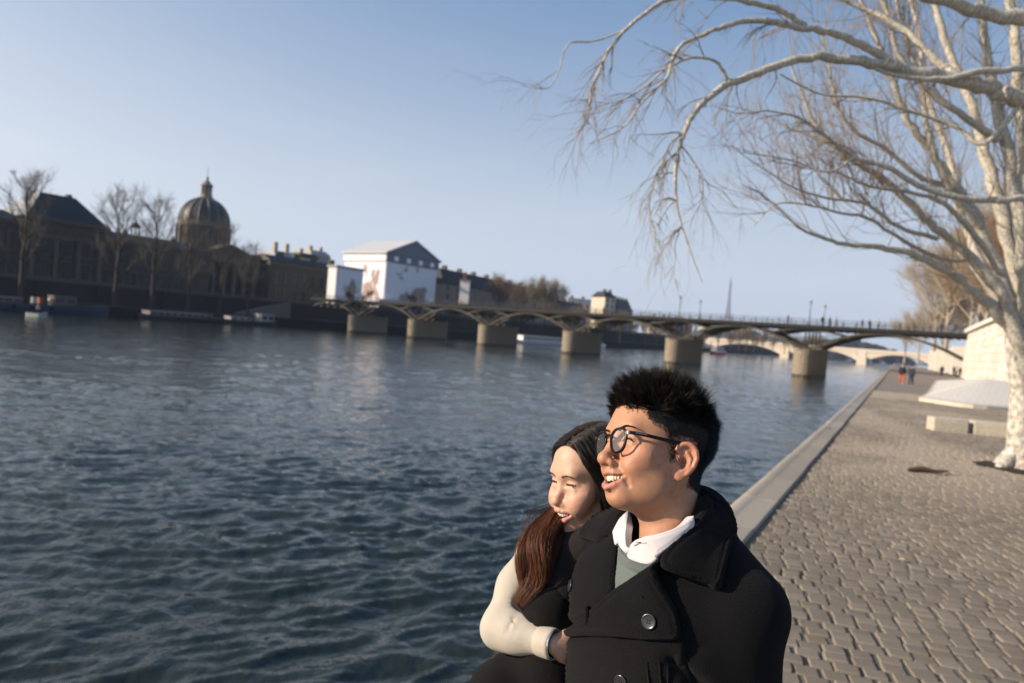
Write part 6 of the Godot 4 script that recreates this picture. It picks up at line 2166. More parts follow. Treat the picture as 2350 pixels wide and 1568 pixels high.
func make_glasses(t: Node3D, pl: Transform3D) -> void:
	var g := Node3D.new()
	g.name = "glasses"
	t.add_child(g)
	var black := mat(Color(0.005, 0.005, 0.006), 0.3, {"spec": 0.32})
	var gold := mat(Color(0.65, 0.42, 0.22), 0.25, {"metal": 1.0})
	var lens := StandardMaterial3D.new()
	lens.transparency = BaseMaterial3D.TRANSPARENCY_ALPHA
	lens.albedo_color = Color(1, 1, 1, 0.04)
	lens.roughness = 0.02
	lens.metallic_specular = 0.5
	var rim := func(s: float, u: float, grow: float) -> Vector3:
		var a := u * TAU
		var cx := cos(a)
		var sy := sin(a)
		var rx := 0.0205 + grow
		var ry := 0.0215 + grow
		var x := rx * signf(cx) * pow(absf(cx), 0.80)
		var y := ry * signf(sy) * pow(absf(sy), 0.80)
		if y > 0: x *= 1.05
		else: x *= 1.0 - 0.10 * (-y / ry)
		return Vector3(s * 0.0310 + x, -0.0065 + y, 0.1085 - 0.10 * absf(s * 0.0335 + x) + 0.0)
	for s: float in [-1.0, 1.0]:
		var m := MB.new()
		var rows := []
		for k in 44:
			var row := []
			var u := k / 43.0
			for q in [[-0.0017, 0.0019], [0.0017, 0.0021], [0.0022, 0.0], [0.0017, -0.0021], [-0.0017, -0.0019], [-0.0019, 0.0], [-0.0017, 0.0019]]:
				var p: Vector3 = rim.call(s, u, q[0] + 0.0010 * maxf(0.0, sin(u * TAU)))
				row.append(pl * (p + Vector3(0, 0, q[1])))
			rows.append(row)
		m.grid(rows)
		obj("rim", m, black, g)
		m = MB.new()
		var c := pl * Vector3(s * 0.0310, -0.0065, 0.1085 - 0.10 * 0.0310)
		for k in 40:
			m.tri(c, pl * rim.call(s, k / 40.0, -0.0008), pl * rim.call(s, (k + 1) / 40.0, -0.0008))
		obj("lens", m, lens, g)
		# temple arm: from the hinge to behind the ear
		m = MB.new()
		var pts := [Vector3(s * 0.0520, 0.0060, 0.1040), Vector3(s * 0.0610, 0.0062, 0.0985), Vector3(s * 0.0705, 0.0055, 0.080), Vector3(s * 0.0765, 0.0045, 0.04), Vector3(s * 0.0795, 0.0040, 0.0), Vector3(s * 0.0790, -0.004, -0.022), Vector3(s * 0.076, -0.022, -0.036)]
		var sm := smooth_curve(pts, 5)
		for k in sm.size(): sm[k] = pl * sm[k]
		for k in sm.size() - 1:
			m.beam(sm[k], sm[k + 1] + (sm[k + 1] - sm[k]) * 0.06, 0.0026, 0.0058 if k < 20 else 0.0046, pl.basis.y)
		obj("temple_arm", m, black, g)
		m = MB.new()
		for k in range(7, 11):
			m.beam(sm[k] + pl.basis.x * s * 0.0011 + pl.basis.y * 0.0008, sm[k + 1] + pl.basis.x * s * 0.0011 + pl.basis.y * 0.0008, 0.0010, 0.0013, pl.basis.y)
		obj("metal_inlay", m, gold, g)
		m = MB.new()
		m.beam(pl * Vector3(s * 0.0512, 0.0095, 0.1060), pl * Vector3(s * 0.0512, 0.0045, 0.1060), 0.0005, 0.0006)
		obj("rivet", m, mat(Color(0.6, 0.58, 0.55), 0.3, {"metal": 1.0}), g)
	var m := MB.new()
	var br := smooth_curve([pl * Vector3(-0.0120, 0.001, 0.1080), pl * Vector3(-0.005, 0.0055, 0.1100), pl * Vector3(0.005, 0.0055, 0.1100), pl * Vector3(0.0120, 0.001, 0.1080)], 4)
	m.tube(br, [0.0022], 8)
	obj("bridge", m, black, g)

# ---------- panels of cloth laid over a body ----------
# outline: points [x, y] pencilled over the garment; each is carried onto the garment's surface and raised by the cloth's thickness
func cloth_panel(f: Field, outline: Array, t0: float, t1: float, thick: float, step: float, edge: float, stitch := 0.0, lift := 0.0, smooth := 4) -> MB:
	var pts := []
	for p in outline: pts.append(Vector2(p[0], p[1]))
	pts.append(pts[0])
	var poly := PackedVector2Array(smooth_curve(pts, smooth))
	poly.remove_at(poly.size() - 1)
	# even spacing along the edge
	var ring := PackedVector2Array()
	for k in poly.size():
		var a := poly[k]
		var b := poly[(k + 1) % poly.size()]
		var n := maxi(1, int(round(a.distance_to(b) / step)))
		for j in n: ring.append(a.lerp(b, float(j) / n))
	var all := PackedVector2Array()
	var rim := ring.size()
	all.append_array(ring)
	# an inner ring shapes the rounded edge
	var lo := ring[0]
	var hi := ring[0]
	for p in ring:
		lo = lo.min(p); hi = hi.max(p)
	var y := lo.y
	var row := 0
	while y < hi.y:
		var x := lo.x + (0.5 * step if row % 2 else 0.0)
		while x < hi.x:
			var p := Vector2(x, y)
			if Geometry2D.is_point_in_polygon(p, ring):
				var dm := 1e9
				for k in rim: dm = minf(dm, p.distance_squared_to(ring[k]))
				if dm > step * step * 0.30: all.append(p)
			x += step
		y += step * 0.87
		row += 1
	var tri := Geometry2D.triangulate_delaunay(all)
	var list := f.all()
	var m := MB.new()
	var ok := PackedInt32Array()
	var org := cam_place
	for k in all.size():
		var dir := (cam_basis * Vector3((all[k].x - 1175.0) / F, -(all[k].y - 784.0) / F, -1.0)).normalized()
		var t := f.hit(org, dir, t0, t1, list)
		if t < 0.0:
			ok.append(-1); continue
		var p := org + dir * t
		var n := f.normal(p, list, 0.004)
		var d := 0.0
		if k >= rim:
			d = 1e9
			for j in rim:
				var a := ring[j]
				var b := ring[(j + 1) % rim]
				d = minf(d, all[k].distance_to(Geometry2D.get_closest_point_to_segment(all[k], a, b)))
		var h := thick * sqrt(1.0 - pow(1.0 - clampf(d / edge, 0.0, 1.0), 2.0))
		if stitch > 0.0: h -= thick * 0.38 * exp(-pow((d - stitch) / (edge * 0.55), 2.0))
		ok.append(m.put(p + n * (lift + h) if k >= rim else p + n * lift, n))
	for k in range(0, tri.size(), 3):
		var a := tri[k]
		var b := tri[k + 1]
		var c := tri[k + 2]
		if ok[a] < 0 or ok[b] < 0 or ok[c] < 0: continue
		if not Geometry2D.is_point_in_polygon((all[a] + all[b] + all[c]) / 3.0, ring): continue
		if (all[b] - all[a]).cross(all[c] - all[a]) < 0: m.ix.append_array([ok[a], ok[c], ok[b]])
		else: m.ix.append_array([ok[a], ok[b], ok[c]])
	# a skirt joins the edge to the cloth beneath
	for k in rim:
		var j := (k + 1) % rim
		if ok[k] < 0 or ok[j] < 0: continue
		var s := m.v.size()
		m.put(m.v[ok[k]], m.n[ok[k]]); m.put(m.v[ok[j]], m.n[ok[j]])
		m.put(m.v[ok[k]] - m.n[ok[k]] * (lift + 0.003), m.n[ok[k]]); m.put(m.v[ok[j]] - m.n[ok[j]] * (lift + 0.003), m.n[ok[j]])
		m.ix.append_array([s, s + 1, s + 2, s + 1, s + 3, s + 2])
	f.smooth_normals(m, 0)
	return m

func c7(list: Array) -> Array:   # the clothes were pencilled on an enlarged sheet of the picture
	var out := []
	for p in list: out.append([1064.8 + p[0] * 0.3203, 1101.5 + p[1] * 0.3203])
	return out

func wool(c: Color) -> StandardMaterial3D:
	return mat(c, 0.95, {"scale": 7.0, "tex": noise_tex(71, 0.16, 0.12, 1.0, 3, FastNoiseLite.TYPE_SIMPLEX_SMOOTH, 512, 1.9), "bump": noise_tex(72, 0.13, 0, 1, 4), "bump_cm": 0.38, "rim": 0.12, "rim_tint": 0.2, "spec": 0.12})

func button_at(f: Field, x: float, y: float, t0: float, r: float, lift: float, parent: Node3D) -> void:
	var list := f.all()
	var dir := (cam_basis * Vector3((x - 1175.0) / F, -(y - 784.0) / F, -1.0)).normalized()
	var t := f.hit(cam_place, dir, t0, 2.2, list)
	if t < 0: return
	var p := cam_place + dir * t
	var n := f.normal(p, list, 0.006)
	var bx := n.cross(Vector3.UP).normalized()
	var b := Basis(bx, n, bx.cross(n))
	var m := MB.new()
	m.lathe(p + n * lift, [Vector2(0, 0.0022), Vector2(r * 0.70, 0.0022), Vector2(r * 0.80, 0.0036), Vector2(r * 0.93, 0.0036), Vector2(r, 0.0022), Vector2(r * 0.96, 0.0), Vector2(0, 0.0)], 28, b)
	var o := obj("button", m, mat(Color(0.020, 0.020, 0.022), 0.25, {"spec": 0.6}), parent)
	m = MB.new()
	for k in 4:
		var a := PI / 4 + k * PI / 2
		m.lathe(p + n * (lift + 0.0019) + b * Vector3(cos(a), 0, sin(a)) * r * 0.24, [Vector2(0, 0.0006), Vector2(r * 0.12, 0.0006), Vector2(r * 0.13, 0.0)], 8, b)
	obj("thread_hole", m, mat(Color(0.002, 0.002, 0.002), 0.9), o)

func man_coat_field(open: bool) -> Field:
	var f := Field.new()
	var c := at(1548, 1222, 1.33)
	var l := Vector3(0.545, 0, 0.839)
	var fd := Vector3(-0.839, 0, 0.545)
	var u := Vector3.UP
	var b := Basis(l, u, fd)
	var w := func(x: float, y: float, z: float) -> Vector3: return c + l * x + u * y + fd * z
	f.ell(w.call(0, -0.20, 0.025), Vector3(0.200, 0.235, 0.140), 0.02, b)
	f.ell(w.call(0, -0.46, 0.020), Vector3(0.195, 0.30, 0.142), 0.08, b)
	f.ell(w.call(0, -0.72, 0.015), Vector3(0.205, 0.26, 0.145), 0.08, b)
	for s: float in [-1.0, 1.0]:
		f.cap(w.call(0.05 * s, -0.015, -0.025), w.call(0.165 * s, -0.085, -0.015), 0.062, 0.070, 0.05)
		f.cap(w.call(0.162 * s, -0.108, -0.012), w.call(0.176 * s, -0.40, -0.035), 0.068, 0.059, 0.035)
		f.cap(w.call(0.176 * s, -0.40, -0.035), w.call(0.172 * s, -0.62, 0.06), 0.060, 0.048, 0.02)
		# soft folds down the sleeve and across the chest
		for k in 4:
			f.cap(w.call((0.13 - 0.012 * k) * s, -0.17 - 0.045 * k, 0.118), w.call((0.205 + 0.004 * k) * s, -0.26 - 0.05 * k, 0.050), 0.004, 0.010, 0.035, true)
		for k in 5:
			var y := -0.15 - 0.055 * k
			f.cap(w.call(0.150 * s, y, 0.10), w.call(0.205 * s, y + 0.035, 0.085), 0.002, 0.004, 0.014, true)
	# collar roll round the neck
	f.chain(smooth_curve([w.call(-0.070, -0.055, 0.085), w.call(-0.085, 0.005, 0.03), w.call(-0.075, 0.045, -0.04), w.call(0, 0.060, -0.078), w.call(0.074, 0.034, -0.045), w.call(0.088, -0.002, 0.03), w.call(0.070, -0.055, 0.090)], 4), [0.022], 0.015)
	# opening at the throat
	if open: f.ell(w.call(0, 0.03, 0.055), Vector3(0.056, 0.10, 0.075), 0.012, b, true)
	return f

func shift_back(m: MB, t: Node3D) -> MB:
	for k in m.v.size(): m.v[k] -= t.position
	return m

func make_man_clothes(t: Node3D, pose: Transform3D) -> void:
	var f := man_coat_field(true)
	var m := MB.new()
	f.mesh(m, 0.0085)
	var black := wool(Color(0.0155, 0.0160, 0.0185))
	var coat := obj("coat", shift_back(m, t), black, t)
	var g := man_coat_field(false)
	g.cap(pose * Vector3(0, -0.06, -0.030), pose * Vector3(0, -0.22, -0.048), 0.060, 0.068, 0.03)
	var grey := mat(Color(0.19, 0.225, 0.225), 0.95, {"scale": 40.0, "tex": noise_tex(71, 0.16, 0.5, 1.0, 3), "bump": noise_tex(72, 0.13, 0, 1, 4), "bump_cm": 0.12, "rim": 0.3, "rim_tint": 0.5, "spec": 0.1})
	var cotton := mat(Color(0.47, 0.45, 0.47), 0.75, {"spec": 0.2})
	# grey sweater
	m = cloth_panel(g, c7([[1112, 440], [1098, 600], [1080, 800], [1200, 740], [1370, 640], [1340, 560], [1250, 520], [1180, 440]]), 0.7, 1.9, 0.003, 5.0, 5.0, 0.0, 0.002)
	var sw := obj("sweater", shift_back(m, t), grey, t)
	var lst := g.all()
	m = MB.new()
	var inner := smooth_curve([Vector2(1118, 492), Vector2(1150, 540), Vector2(1200, 575), Vector2(1270, 598), Vector2(1350, 608)], 11)
	var outer := smooth_curve([Vector2(1108, 560), Vector2(1140, 610), Vector2(1185, 640), Vector2(1245, 662), Vector2(1310, 672)], 11)
	for k in inner.size():
		var pts := []
		for j in 5:
			var q: Vector2 = inner[k].lerp(outer[k], j / 4.0)
			var x := 1064.8 + q.x * 0.3203
			var y := 1101.5 + q.y * 0.3203
			var dir := (cam_basis * Vector3((x - 1175.0) / F, -(y - 784.0) / F, -1.0)).normalized()
			var tt := g.hit(cam_place, dir, 0.7, 1.9, lst)
			if tt > 0: pts.append(cam_place + dir * (tt - 0.012) - t.position)
		if pts.size() == 5: m.tube(pts, [0.0011, 0.0016, 0.0016, 0.0016, 0.0011], 5)
	obj("neckline_ribbing", m, grey, sw).set_meta("kind", "stuff")
	# white shirt
	var shirt := Node3D.new()
	shirt.name = "shirt"
	t.add_child(shirt)
	m = cloth_panel(g, c7([[1192, 250], [1140, 300], [1092, 378], [1089, 410], [1106, 482], [1128, 470], [1150, 500], [1195, 535], [1222, 500], [1196, 482], [1190, 400], [1198, 330]]), 0.7, 1.9, 0.003, 2.6, 5.0, 0.0, 0.010)
	obj("collar_wing", shift_back(m, t), cotton, shirt)
	m = cloth_panel(g, c7([[1330, 418], [1275, 424], [1230, 455], [1206, 505], [1194, 560], [1250, 592], [1335, 614], [1400, 565], [1380, 500], [1350, 450]]), 0.7, 1.9, 0.003, 2.6, 5.0, 0.0, 0.007)
	obj("placket", shift_back(m, t), cotton, shirt)
	m = cloth_panel(g, c7([[1600, 262], [1548, 318], [1480, 362], [1400, 396], [1322, 418], [1342, 450], [1370, 505], [1393, 562], [1440, 520], [1520, 440], [1600, 350]]), 0.7, 1.9, 0.0035, 2.6, 5.0, 5.0, 0.020)
	obj("collar_wing", shift_back(m, t), cotton, shirt)
	m = cloth_panel(g, c7([[1245, 470], [1290, 446], [1340, 452], [1345, 458], [1295, 456], [1255, 480]]), 0.7, 1.9, 0.002, 2.5, 3.0, 0.0, 0.0125)
	obj("collar_fold", shift_back(m, t), cotton, shirt)
	m = cloth_panel(g, c7([[1270, 449], [1295, 447], [1296, 452], [1271, 455]]), 0.7, 1.9, 0.0005, 1.5, 1.5, 0.0, 0.0155)
	obj("button_hole", shift_back(m, t), mat(Color(0.35, 0.33, 0.35), 0.8), shirt)
	m = cloth_panel(g, c7([[1122, 430], [1134, 428], [1138, 460], [1126, 464]]), 0.7, 1.9, 0.0015, 2.0, 2.0, 0.0, 0.013)
	obj("shirt_button", shift_back(m, t), cotton, shirt)
	# front, lapels and collar of the coat
	m = cloth_panel(g, c7([[716, 1140], [706, 1190], [703, 1300], [703, 1500], [1600, 1500], [1580, 1300], [1545, 1120], [1100, 1080]]), 0.7, 1.9, 0.006, 7.0, 7.0, 0.0, 0.002)
	obj("overlapping_front", shift_back(m, t), black, coat)
	m = cloth_panel(g, c7([[985, 440], [900, 520], [840, 560], [782, 620], [752, 690], [736, 720], [728, 800], [724, 900], [745, 945], [790, 1005], [830, 1035], [900, 975], [1000, 895], [1085, 812], [1095, 700], [1102, 600], [1112, 480], [1094, 400], [1030, 430]]), 0.7, 1.9, 0.007, 5.0, 7.0, 9.0, 0.007)
	obj("lapel", shift_back(m, t), black, coat)
	m = cloth_panel(g, c7([[1188, 240], [1130, 222], [1050, 248], [950, 292], [850, 345], [800, 376], [786, 394], [796, 412], [850, 430], [920, 448], [978, 472], [1012, 458], [1060, 425], [1092, 402], [1140, 310]]), 0.7, 1.9, 0.007, 5.0, 7.0, 9.0, 0.013)
	obj("collar_fall", shift_back(m, t), black, coat)
	m = cloth_panel(g, c7([[1420, 560], [1384, 640], [1392, 690], [1420, 760], [1470, 840], [1505, 900], [1535, 980], [1552, 1060], [1547, 1110], [1520, 1138], [1400, 1142], [1300, 1138], [1100, 1122], [900, 1118], [790, 1125], [730, 1140], [712, 1142], [745, 1095], [800, 1050], [900, 965], [1000, 880], [1090, 800], [1200, 725], [1300, 655], [1370, 600]]), 0.7, 1.9, 0.008, 5.0, 8.0, 11.0, 0.011)
	obj("lapel", shift_back(m, t), black, coat)
	m = cloth_panel(g, c7([[1600, 320], [1520, 400], [1460, 480], [1424, 555], [1420, 600], [1432, 640], [1520, 680], [1650, 725], [1740, 760], [1800, 790], [1835, 785], [1852, 750], [1870, 650], [1885, 560], [1900, 450], [1905, 400], [1905, 330], [1885, 240], [1840, 190], [1790, 140], [1745, 100], [1715, 90], [1690, 130], [1650, 230]]), 0.7, 1.9, 0.008, 5.0, 8.0, 12.0, 0.016)
	obj("collar_fall", shift_back(m, t), black, coat)
	for w in [[[1318, 1300], [1334, 1292], [1352, 1480], [1326, 1480]], [[1392, 1296], [1408, 1290], [1432, 1480], [1408, 1480]], [[1440, 1300], [1452, 1300], [1484, 1480], [1462, 1480]]]:
		m = cloth_panel(g, c7(w), 0.7, 1.9, 0.004, 3.0, 3.0, 0.0, 0.007)
		obj("pocket_welt", shift_back(m, t), black, coat)
	m = cloth_panel(g, c7([[928, 916], [946, 914], [944, 1028], [926, 1030]]), 0.7, 1.9, 0.0015, 2.0, 3.0, 0.0, 0.0192)
	obj("buttonhole", shift_back(m, t), wool(Color(0.006, 0.006, 0.006)), coat)
	for bt in [[1355, 1010, 0.0132, 0.0195], [815, 770, 0.0125, 0.0145], [1145, 1440, 0.0132, 0.0085]]:
		var o := Node3D.new()
		button_at(g, 1064.8 + bt[0] * 0.3203, 1101.5 + bt[1] * 0.3203, 0.7, bt[2], bt[3], coat)
		o.free()
	for c in coat.get_children():
		if c.name.begins_with("button") and not c.name.begins_with("buttonhole"): c.position = -t.position
	# trousers and shoes
	var h := Field.new()
	var l := Vector3(0.545, 0, 0.839)
	var hip := at(1548, 1222, 1.33)
	for s: float in [-1.0, 1.0]:
		var top := Vector3(hip.x, 0.86, hip.z) + l * 0.09 * s
		h.chain([top, Vector3(top.x, 0.47, top.z) + l * 0.01 * s, Vector3(top.x, 0.09, top.z) + l * 0.02 * s], [0.092, 0.072, 0.058], 0.03)
	m = MB.new()
	h.mesh(m, 0.016)
	obj("trousers", shift_back(m, t), mat(Color(0.02, 0.022, 0.03), 0.9), t)
	for s: float in [-1.0, 1.0]:
		h = Field.new()
		var q := Vector3(hip.x, 0.045, hip.z) + l * 0.11 * s
		var fd := Vector3(-0.839, 0, 0.545)
		h.chain([q - fd * 0.07, q + fd * 0.08, q + fd * 0.18 - Vector3(0, 0.008, 0)], [0.042, 0.046, 0.036], 0.02)
		m = MB.new()
		h.mesh(m, 0.012)
		obj("shoe", shift_back(m, t), mat(Color(0.02, 0.015, 0.012), 0.4), t)

# ---------- the woman ----------
func strand(m: MB, pts: Array, r: float) -> void:
	m.tube(pts, [r * 0.8, r, r, r * 0.9, r * 0.25], 3, false)

func hair_lock(m: MB, rng: RandomNumberGenerator, guide: Array, n: int, spread: Array, curl: float, r: float, off: Vector3) -> void:
	var pts := []
	for g in guide: pts.append(at(g[0], g[1], g[2]) - off)
	var sm := smooth_curve(pts, 5)
	var w := resample(spread, sm.size())
	var view: Vector3 = (sm[0] + off - cam_place).normalized()
	var tang: Vector3 = (sm[sm.size() - 1] - sm[0]).normalized()
	var side: Vector3 = tang.cross(view).normalized()
	for k in n:
		var a := rng.randf() * TAU
		var q := sqrt(rng.randf())
		var ph := rng.randf() * 0.8
		var from := rng.randi_range(0, 3)
		var to := sm.size() - 1 - rng.randi_range(0, 5)
		var path := []
		for j in range(from, to + 1):
			var u := float(j) / sm.size()
			var wave := curl * sin(u * 11.0 + ph) * u
			var tw := a + u * 2.6
			path.append(sm[j] + side * (cos(tw) * q * w[j] + wave) + view * (sin(tw) * q * w[j] * 0.7 + wave * 0.5 * cos(u * 9.0)))
		if path.size() > 3: strand(m, path, r * rng.randf_range(0.7, 1.2))

func make_woman() -> void:
	var pose := head_pose(-123.0, -5.0, 5.0, at(1357, 1097, 1.56), 0.95)
	var t := thing("person", "smiling woman with long brown wavy hair and cream sleeve hugging the man", "person", Vector3(pose.origin.x, 0, pose.origin.z))
	var off := t.position
	var back := Transform3D(Basis(), -off)
	var pl := back * pose
	var f := Field.new()
	head_field(f, false)
	f.cap(Vector3(0, -0.05, -0.030), Vector3(0, -0.19, -0.045), 0.047, 0.050, 0.03)
	var hm := MB.new()
	f.mesh(hm, 0.0026, skin_paint(false), AABB(Vector3(-0.1, -0.19, -0.12), Vector3(0.2, 0.33, 0.26)))
	var body := MB.new()
	add_transformed(body, hm, pl)
	# the hand that slips behind the man's coat, joined to the body mesh
	var hf := Field.new()
	var wr := at(1281, 1480, 1.386)
	var kn := at(1322, 1489, 1.40)
	var dv := (kn - wr).normalized()
	var upv := (Vector3.UP - dv * dv.y).normalized()
	hf.cap(wr - dv * 0.010, wr + dv * 0.01, 0.0195, 0.022, 0.01)
	hf.ell(wr.lerp(kn, 0.75), Vector3(0.040, 0.036, 0.015), 0.02, Basis(dv, upv, dv.cross(upv)))
	for k in 4:
		var root := kn + upv * (0.024 - 0.016 * k) + dv * 0.012
		var ln: float = [0.036, 0.042, 0.039, 0.030][k]
		hf.chain([root, root + dv * ln * 0.55 + dv.cross(upv) * 0.006, root + dv * ln + dv.cross(upv) * 0.016], [0.0088, 0.0082, 0.0070], 0.004)
	hf.chain([wr + upv * 0.020 + dv * 0.012, wr + upv * 0.044 + dv * 0.036, wr + upv * 0.050 + dv * 0.062], [0.011, 0.0095, 0.008], 0.008)
	var handm := MB.new()
	handm.col = Color(0.50, 0.31, 0.22)
	hf.mesh(handm, 0.004)
	for k in handm.v.size(): handm.v[k] -= off
	add_transformed(body, handm, Transform3D())
	obj("body", body, skin_mat(), t)
	put_teeth(t, pl, false)
	put_lashes(t, pl, f, 0.93)
	var rng := RandomNumberGenerator.new()
	rng.seed = 88
	var e := MB.new()
	var all := f.all()
	for s: float in [-1.0, 1.0]:
		for k in 110:
			var u := rng.randf()
			var o := Vector3(lerpf(0.012, 0.046, u) * s, 0.0165 + 0.0065 * sin(u * 2.4) - 0.003 * u + rng.randf_range(-0.0022, 0.0022) * (1.0 - 0.6 * u), 0.16)
			var tt := f.hit(o, Vector3(0, 0, -1), 0.0, 0.14, all)
			if tt > 0: hair_tuft(e, pl * (o + Vector3(0, 0, -tt)), pl.basis * Vector3(0.85 * s, 0.3 - 0.6 * u, 0.2), 0.0050, 0.00032, Vector3.ZERO, 2)
	obj("eyebrows", e, mat(Color(0.035, 0.02, 0.014), 0.6), t)
	# hair: a parted cap with strands over it, long locks over the right shoulder
	var path := func(s: float, v: float, out: float, jit: Vector3) -> Array:
		var raw := [Vector3(0.012 + 0.004 * s, lerpf(0.098, 0.12, v), lerpf(0.088, -0.080, v)), Vector3(0.034 * s, lerpf(0.090, 0.112, v), lerpf(0.084, -0.085, v)), Vector3(0.060 * s, lerpf(0.054, 0.074, v), lerpf(0.070, -0.085, v)), Vector3(0.078 * s, lerpf(0.010, 0.022, v), lerpf(0.052, -0.090, v)), Vector3(0.083 * s, -0.036, lerpf(0.042, -0.092, v)), Vector3(0.080 * s, -0.085, lerpf(0.028, -0.082, v)), Vector3(0.074 * s, -0.135, lerpf(0.016, -0.075, v)), Vector3(0.070 * s, -0.175, lerpf(0.010, -0.07, v))]
		var got := []
		for k in raw.size():
			var p: Vector3 = raw[k]
			if s < 0.0 and k > 0 and k < 6: p.z += 0.016 * (1.0 - v)
			var c := Vector3(0, 0.032, -0.012)
			var r := Vector3(0.0755, 0.0925, 0.1015) + Vector3.ONE * out
			if k < 5:
				var q := (p - c) / r
				if k < 4 or q.length() < 1.0: p = c + (p - c) / q.length()
			got.append(p + jit * (k / 7.0) + Vector3(jit.y, jit.z, jit.x) * 0.45 * sin(k * 1.9 + jit.x * 400.0))
		return smooth_curve(got, 3)
	var cap := MB.new()
	for s: float in [-1.0, 1.0]:
		var rows := []
		for k in 17:
			var row := []
			for p in path.call(s, k / 16.0, 0.002, Vector3.ZERO): row.append(pl * p)
			rows.append(row)
		cap.grid(rows)
	var dark := mat(Color(0.014, 0.0075, 0.0052), 0.36, {"spec": 0.5})
	var brown := mat(Color(0.072, 0.026, 0.014), 0.45, {"spec": 0.45})  # brown lock ends, with the sunlight on them put into the tone
	var m := MB.new()
	for k in 5200:
		var s := -1.0 if rng.randf() < 0.42 else 1.0
		var v := pow(rng.randf(), 1.5)
		var pts := []
		var lock := int(v * 26.0) + (40 if s > 0.0 else 0)
		var lift := 0.5 + 0.5 * sin(lock * 12.9 + 1.3)
		var mid: float = (floor(v * 26.0) + 0.5) / 26.0
		v = lerpf(v, mid, 0.35)
		for p in path.call(s, v, 0.002 + 0.006 * lift + rng.randf_range(0.0, 0.003), Vector3(sin(lock * 7.7), sin(lock * 3.1), sin(lock * 5.3)) * 0.005 + Vector3(rng.randf_range(-1, 1), rng.randf_range(-1, 1), rng.randf_range(-1, 1)) * 0.008): pts.append(pl * p)
		strand(m, pts.slice(rng.randi_range(0, 2), pts.size() - rng.randi_range(0, 6)), rng.randf_range(0.0003, 0.0006))
	for k in 60:   # stray hairs
		var s := -1.0 if rng.randf() < 0.5 else 1.0
		var pts := []
		for p in path.call(s, rng.randf(), rng.randf_range(0.006, 0.02), Vector3(rng.randf_range(-1, 1), rng.randf_range(-1, 1), rng.randf_range(-1, 1)) * 0.03): pts.append(pl * p)
		strand(m, pts, 0.0002)
	var hair := obj("hair", m, dark, t)
	hair.set_meta("kind", "stuff")
	obj("hair_underlayer", cap, mat(Color(0.010, 0.006, 0.0045), 0.6), hair)
	var lk := MB.new()
	hair_lock(lk, rng, [[1300, 1120, 1.60], [1287, 1165, 1.55], [1268, 1205, 1.50], [1244, 1250, 1.465], [1226, 1300, 1.45], [1216, 1350, 1.445], [1210, 1400, 1.44]], 430, [0.016, 0.020, 0.026, 0.028, 0.022, 0.012], 0.017, 0.00042, off)
	var hl := MB.new()
	hair_lock(hl, rng, [[1300, 1120, 1.595], [1286, 1166, 1.54], [1266, 1206, 1.49], [1242, 1252, 1.455], [1222, 1302, 1.44], [1212, 1352, 1.435], [1206, 1402, 1.43]], 260, [0.016, 0.020, 0.027, 0.030, 0.024, 0.014], 0.020, 0.00038, off)
	hair_lock(hl, rng, [[1296, 1150, 1.57], [1258, 1182, 1.52], [1224, 1220, 1.48], [1200, 1268, 1.45], [1190, 1315, 1.44], [1200, 1348, 1.435], [1210, 1332, 1.435]], 120, [0.010, 0.014, 0.016, 0.012, 0.006], 0.010, 0.0004, off)
	hair_lock(lk, rng, [[1296, 1150, 1.58], [1262, 1180, 1.53], [1228, 1215, 1.49], [1205, 1262, 1.46], [1192, 1310, 1.45], [1200, 1345, 1.44], [1206, 1330, 1.44]], 170, [0.010, 0.014, 0.015, 0.011, 0.006], 0.008, 0.0005, off)
	hair_lock(lk, rng, [[1300, 1160, 1.58], [1280, 1220, 1.50], [1262, 1275, 1.46], [1250, 1330, 1.45], [1232, 1375, 1.445], [1205, 1402, 1.44], [1192, 1385, 1.44]], 200, [0.012, 0.018, 0.016, 0.012, 0.005], 0.009, 0.0004, off)
	hair_lock(lk, rng, [[1290, 1150, 1.57], [1250, 1172, 1.53], [1222, 1195, 1.5], [1200, 1235, 1.48], [1186, 1290, 1.47]], 40, [0.010, 0.016, 0.022, 0.024, 0.02], 0.010, 0.00028, off)
	var lo := obj("long_locks", lk, brown, hair)
	lo.set_meta("kind", "stuff")
	obj("long_locks", hl, mat(Color(0.15, 0.058, 0.030), 0.42, {"spec": 0.45}), hair).set_meta("kind", "stuff")
	# cream jumper: the arm that reaches round the man
	var c := at(1338, 1268, 1.66)
	var l := Vector3(0.53, 0, 0.848)
	var fd := Vector3(-0.848, 0, 0.53)
	var b := Basis(l, Vector3.UP, fd)
	var w := func(x: float, y: float, z: float) -> Vector3: return c + l * x + Vector3.UP * y + fd * z
	var af := Field.new()
	var sh: Vector3 = at(1243, 1262, 1.585)
	var el := at(1150, 1442, 1.475)
	var cuff := at(1268, 1478, 1.385)
	af.chain([w.call(-0.04, -0.02, 0.0), sh, sh.lerp(el, 0.5) + Vector3(-0.010, 0.004, 0.004), el], [0.054, 0.047, 0.042, 0.039], 0.03)
	var send: Vector3 = cuff - (cuff - el).normalized() * 0.030
	af.chain([el, el.lerp(send, 0.45), send], [0.039, 0.036, 0.029], 0.03)
	for k in 7:   # folds at the inside of the elbow
		var q: Vector3 = el.lerp(sh, 0.10 + 0.055 * k)
		var side := (cuff - el).normalized()
		af.cap(q + side * 0.030 + fd * 0.028 + Vector3(0, 0.004 * k, 0), q + side * 0.058 + Vector3(0, 0.020, 0), 0.0015, 0.004, 0.012, true)
	for k in 5:
		var q := el.lerp(cuff, 0.18 + 0.12 * k)
		af.cap(q + Vector3(0.012, 0.052, 0.02), q + Vector3(-0.006, 0.018, 0.046), 0.003, 0.001, 0.010, true)
	var am := MB.new()
	af.mesh(am, 0.0065)
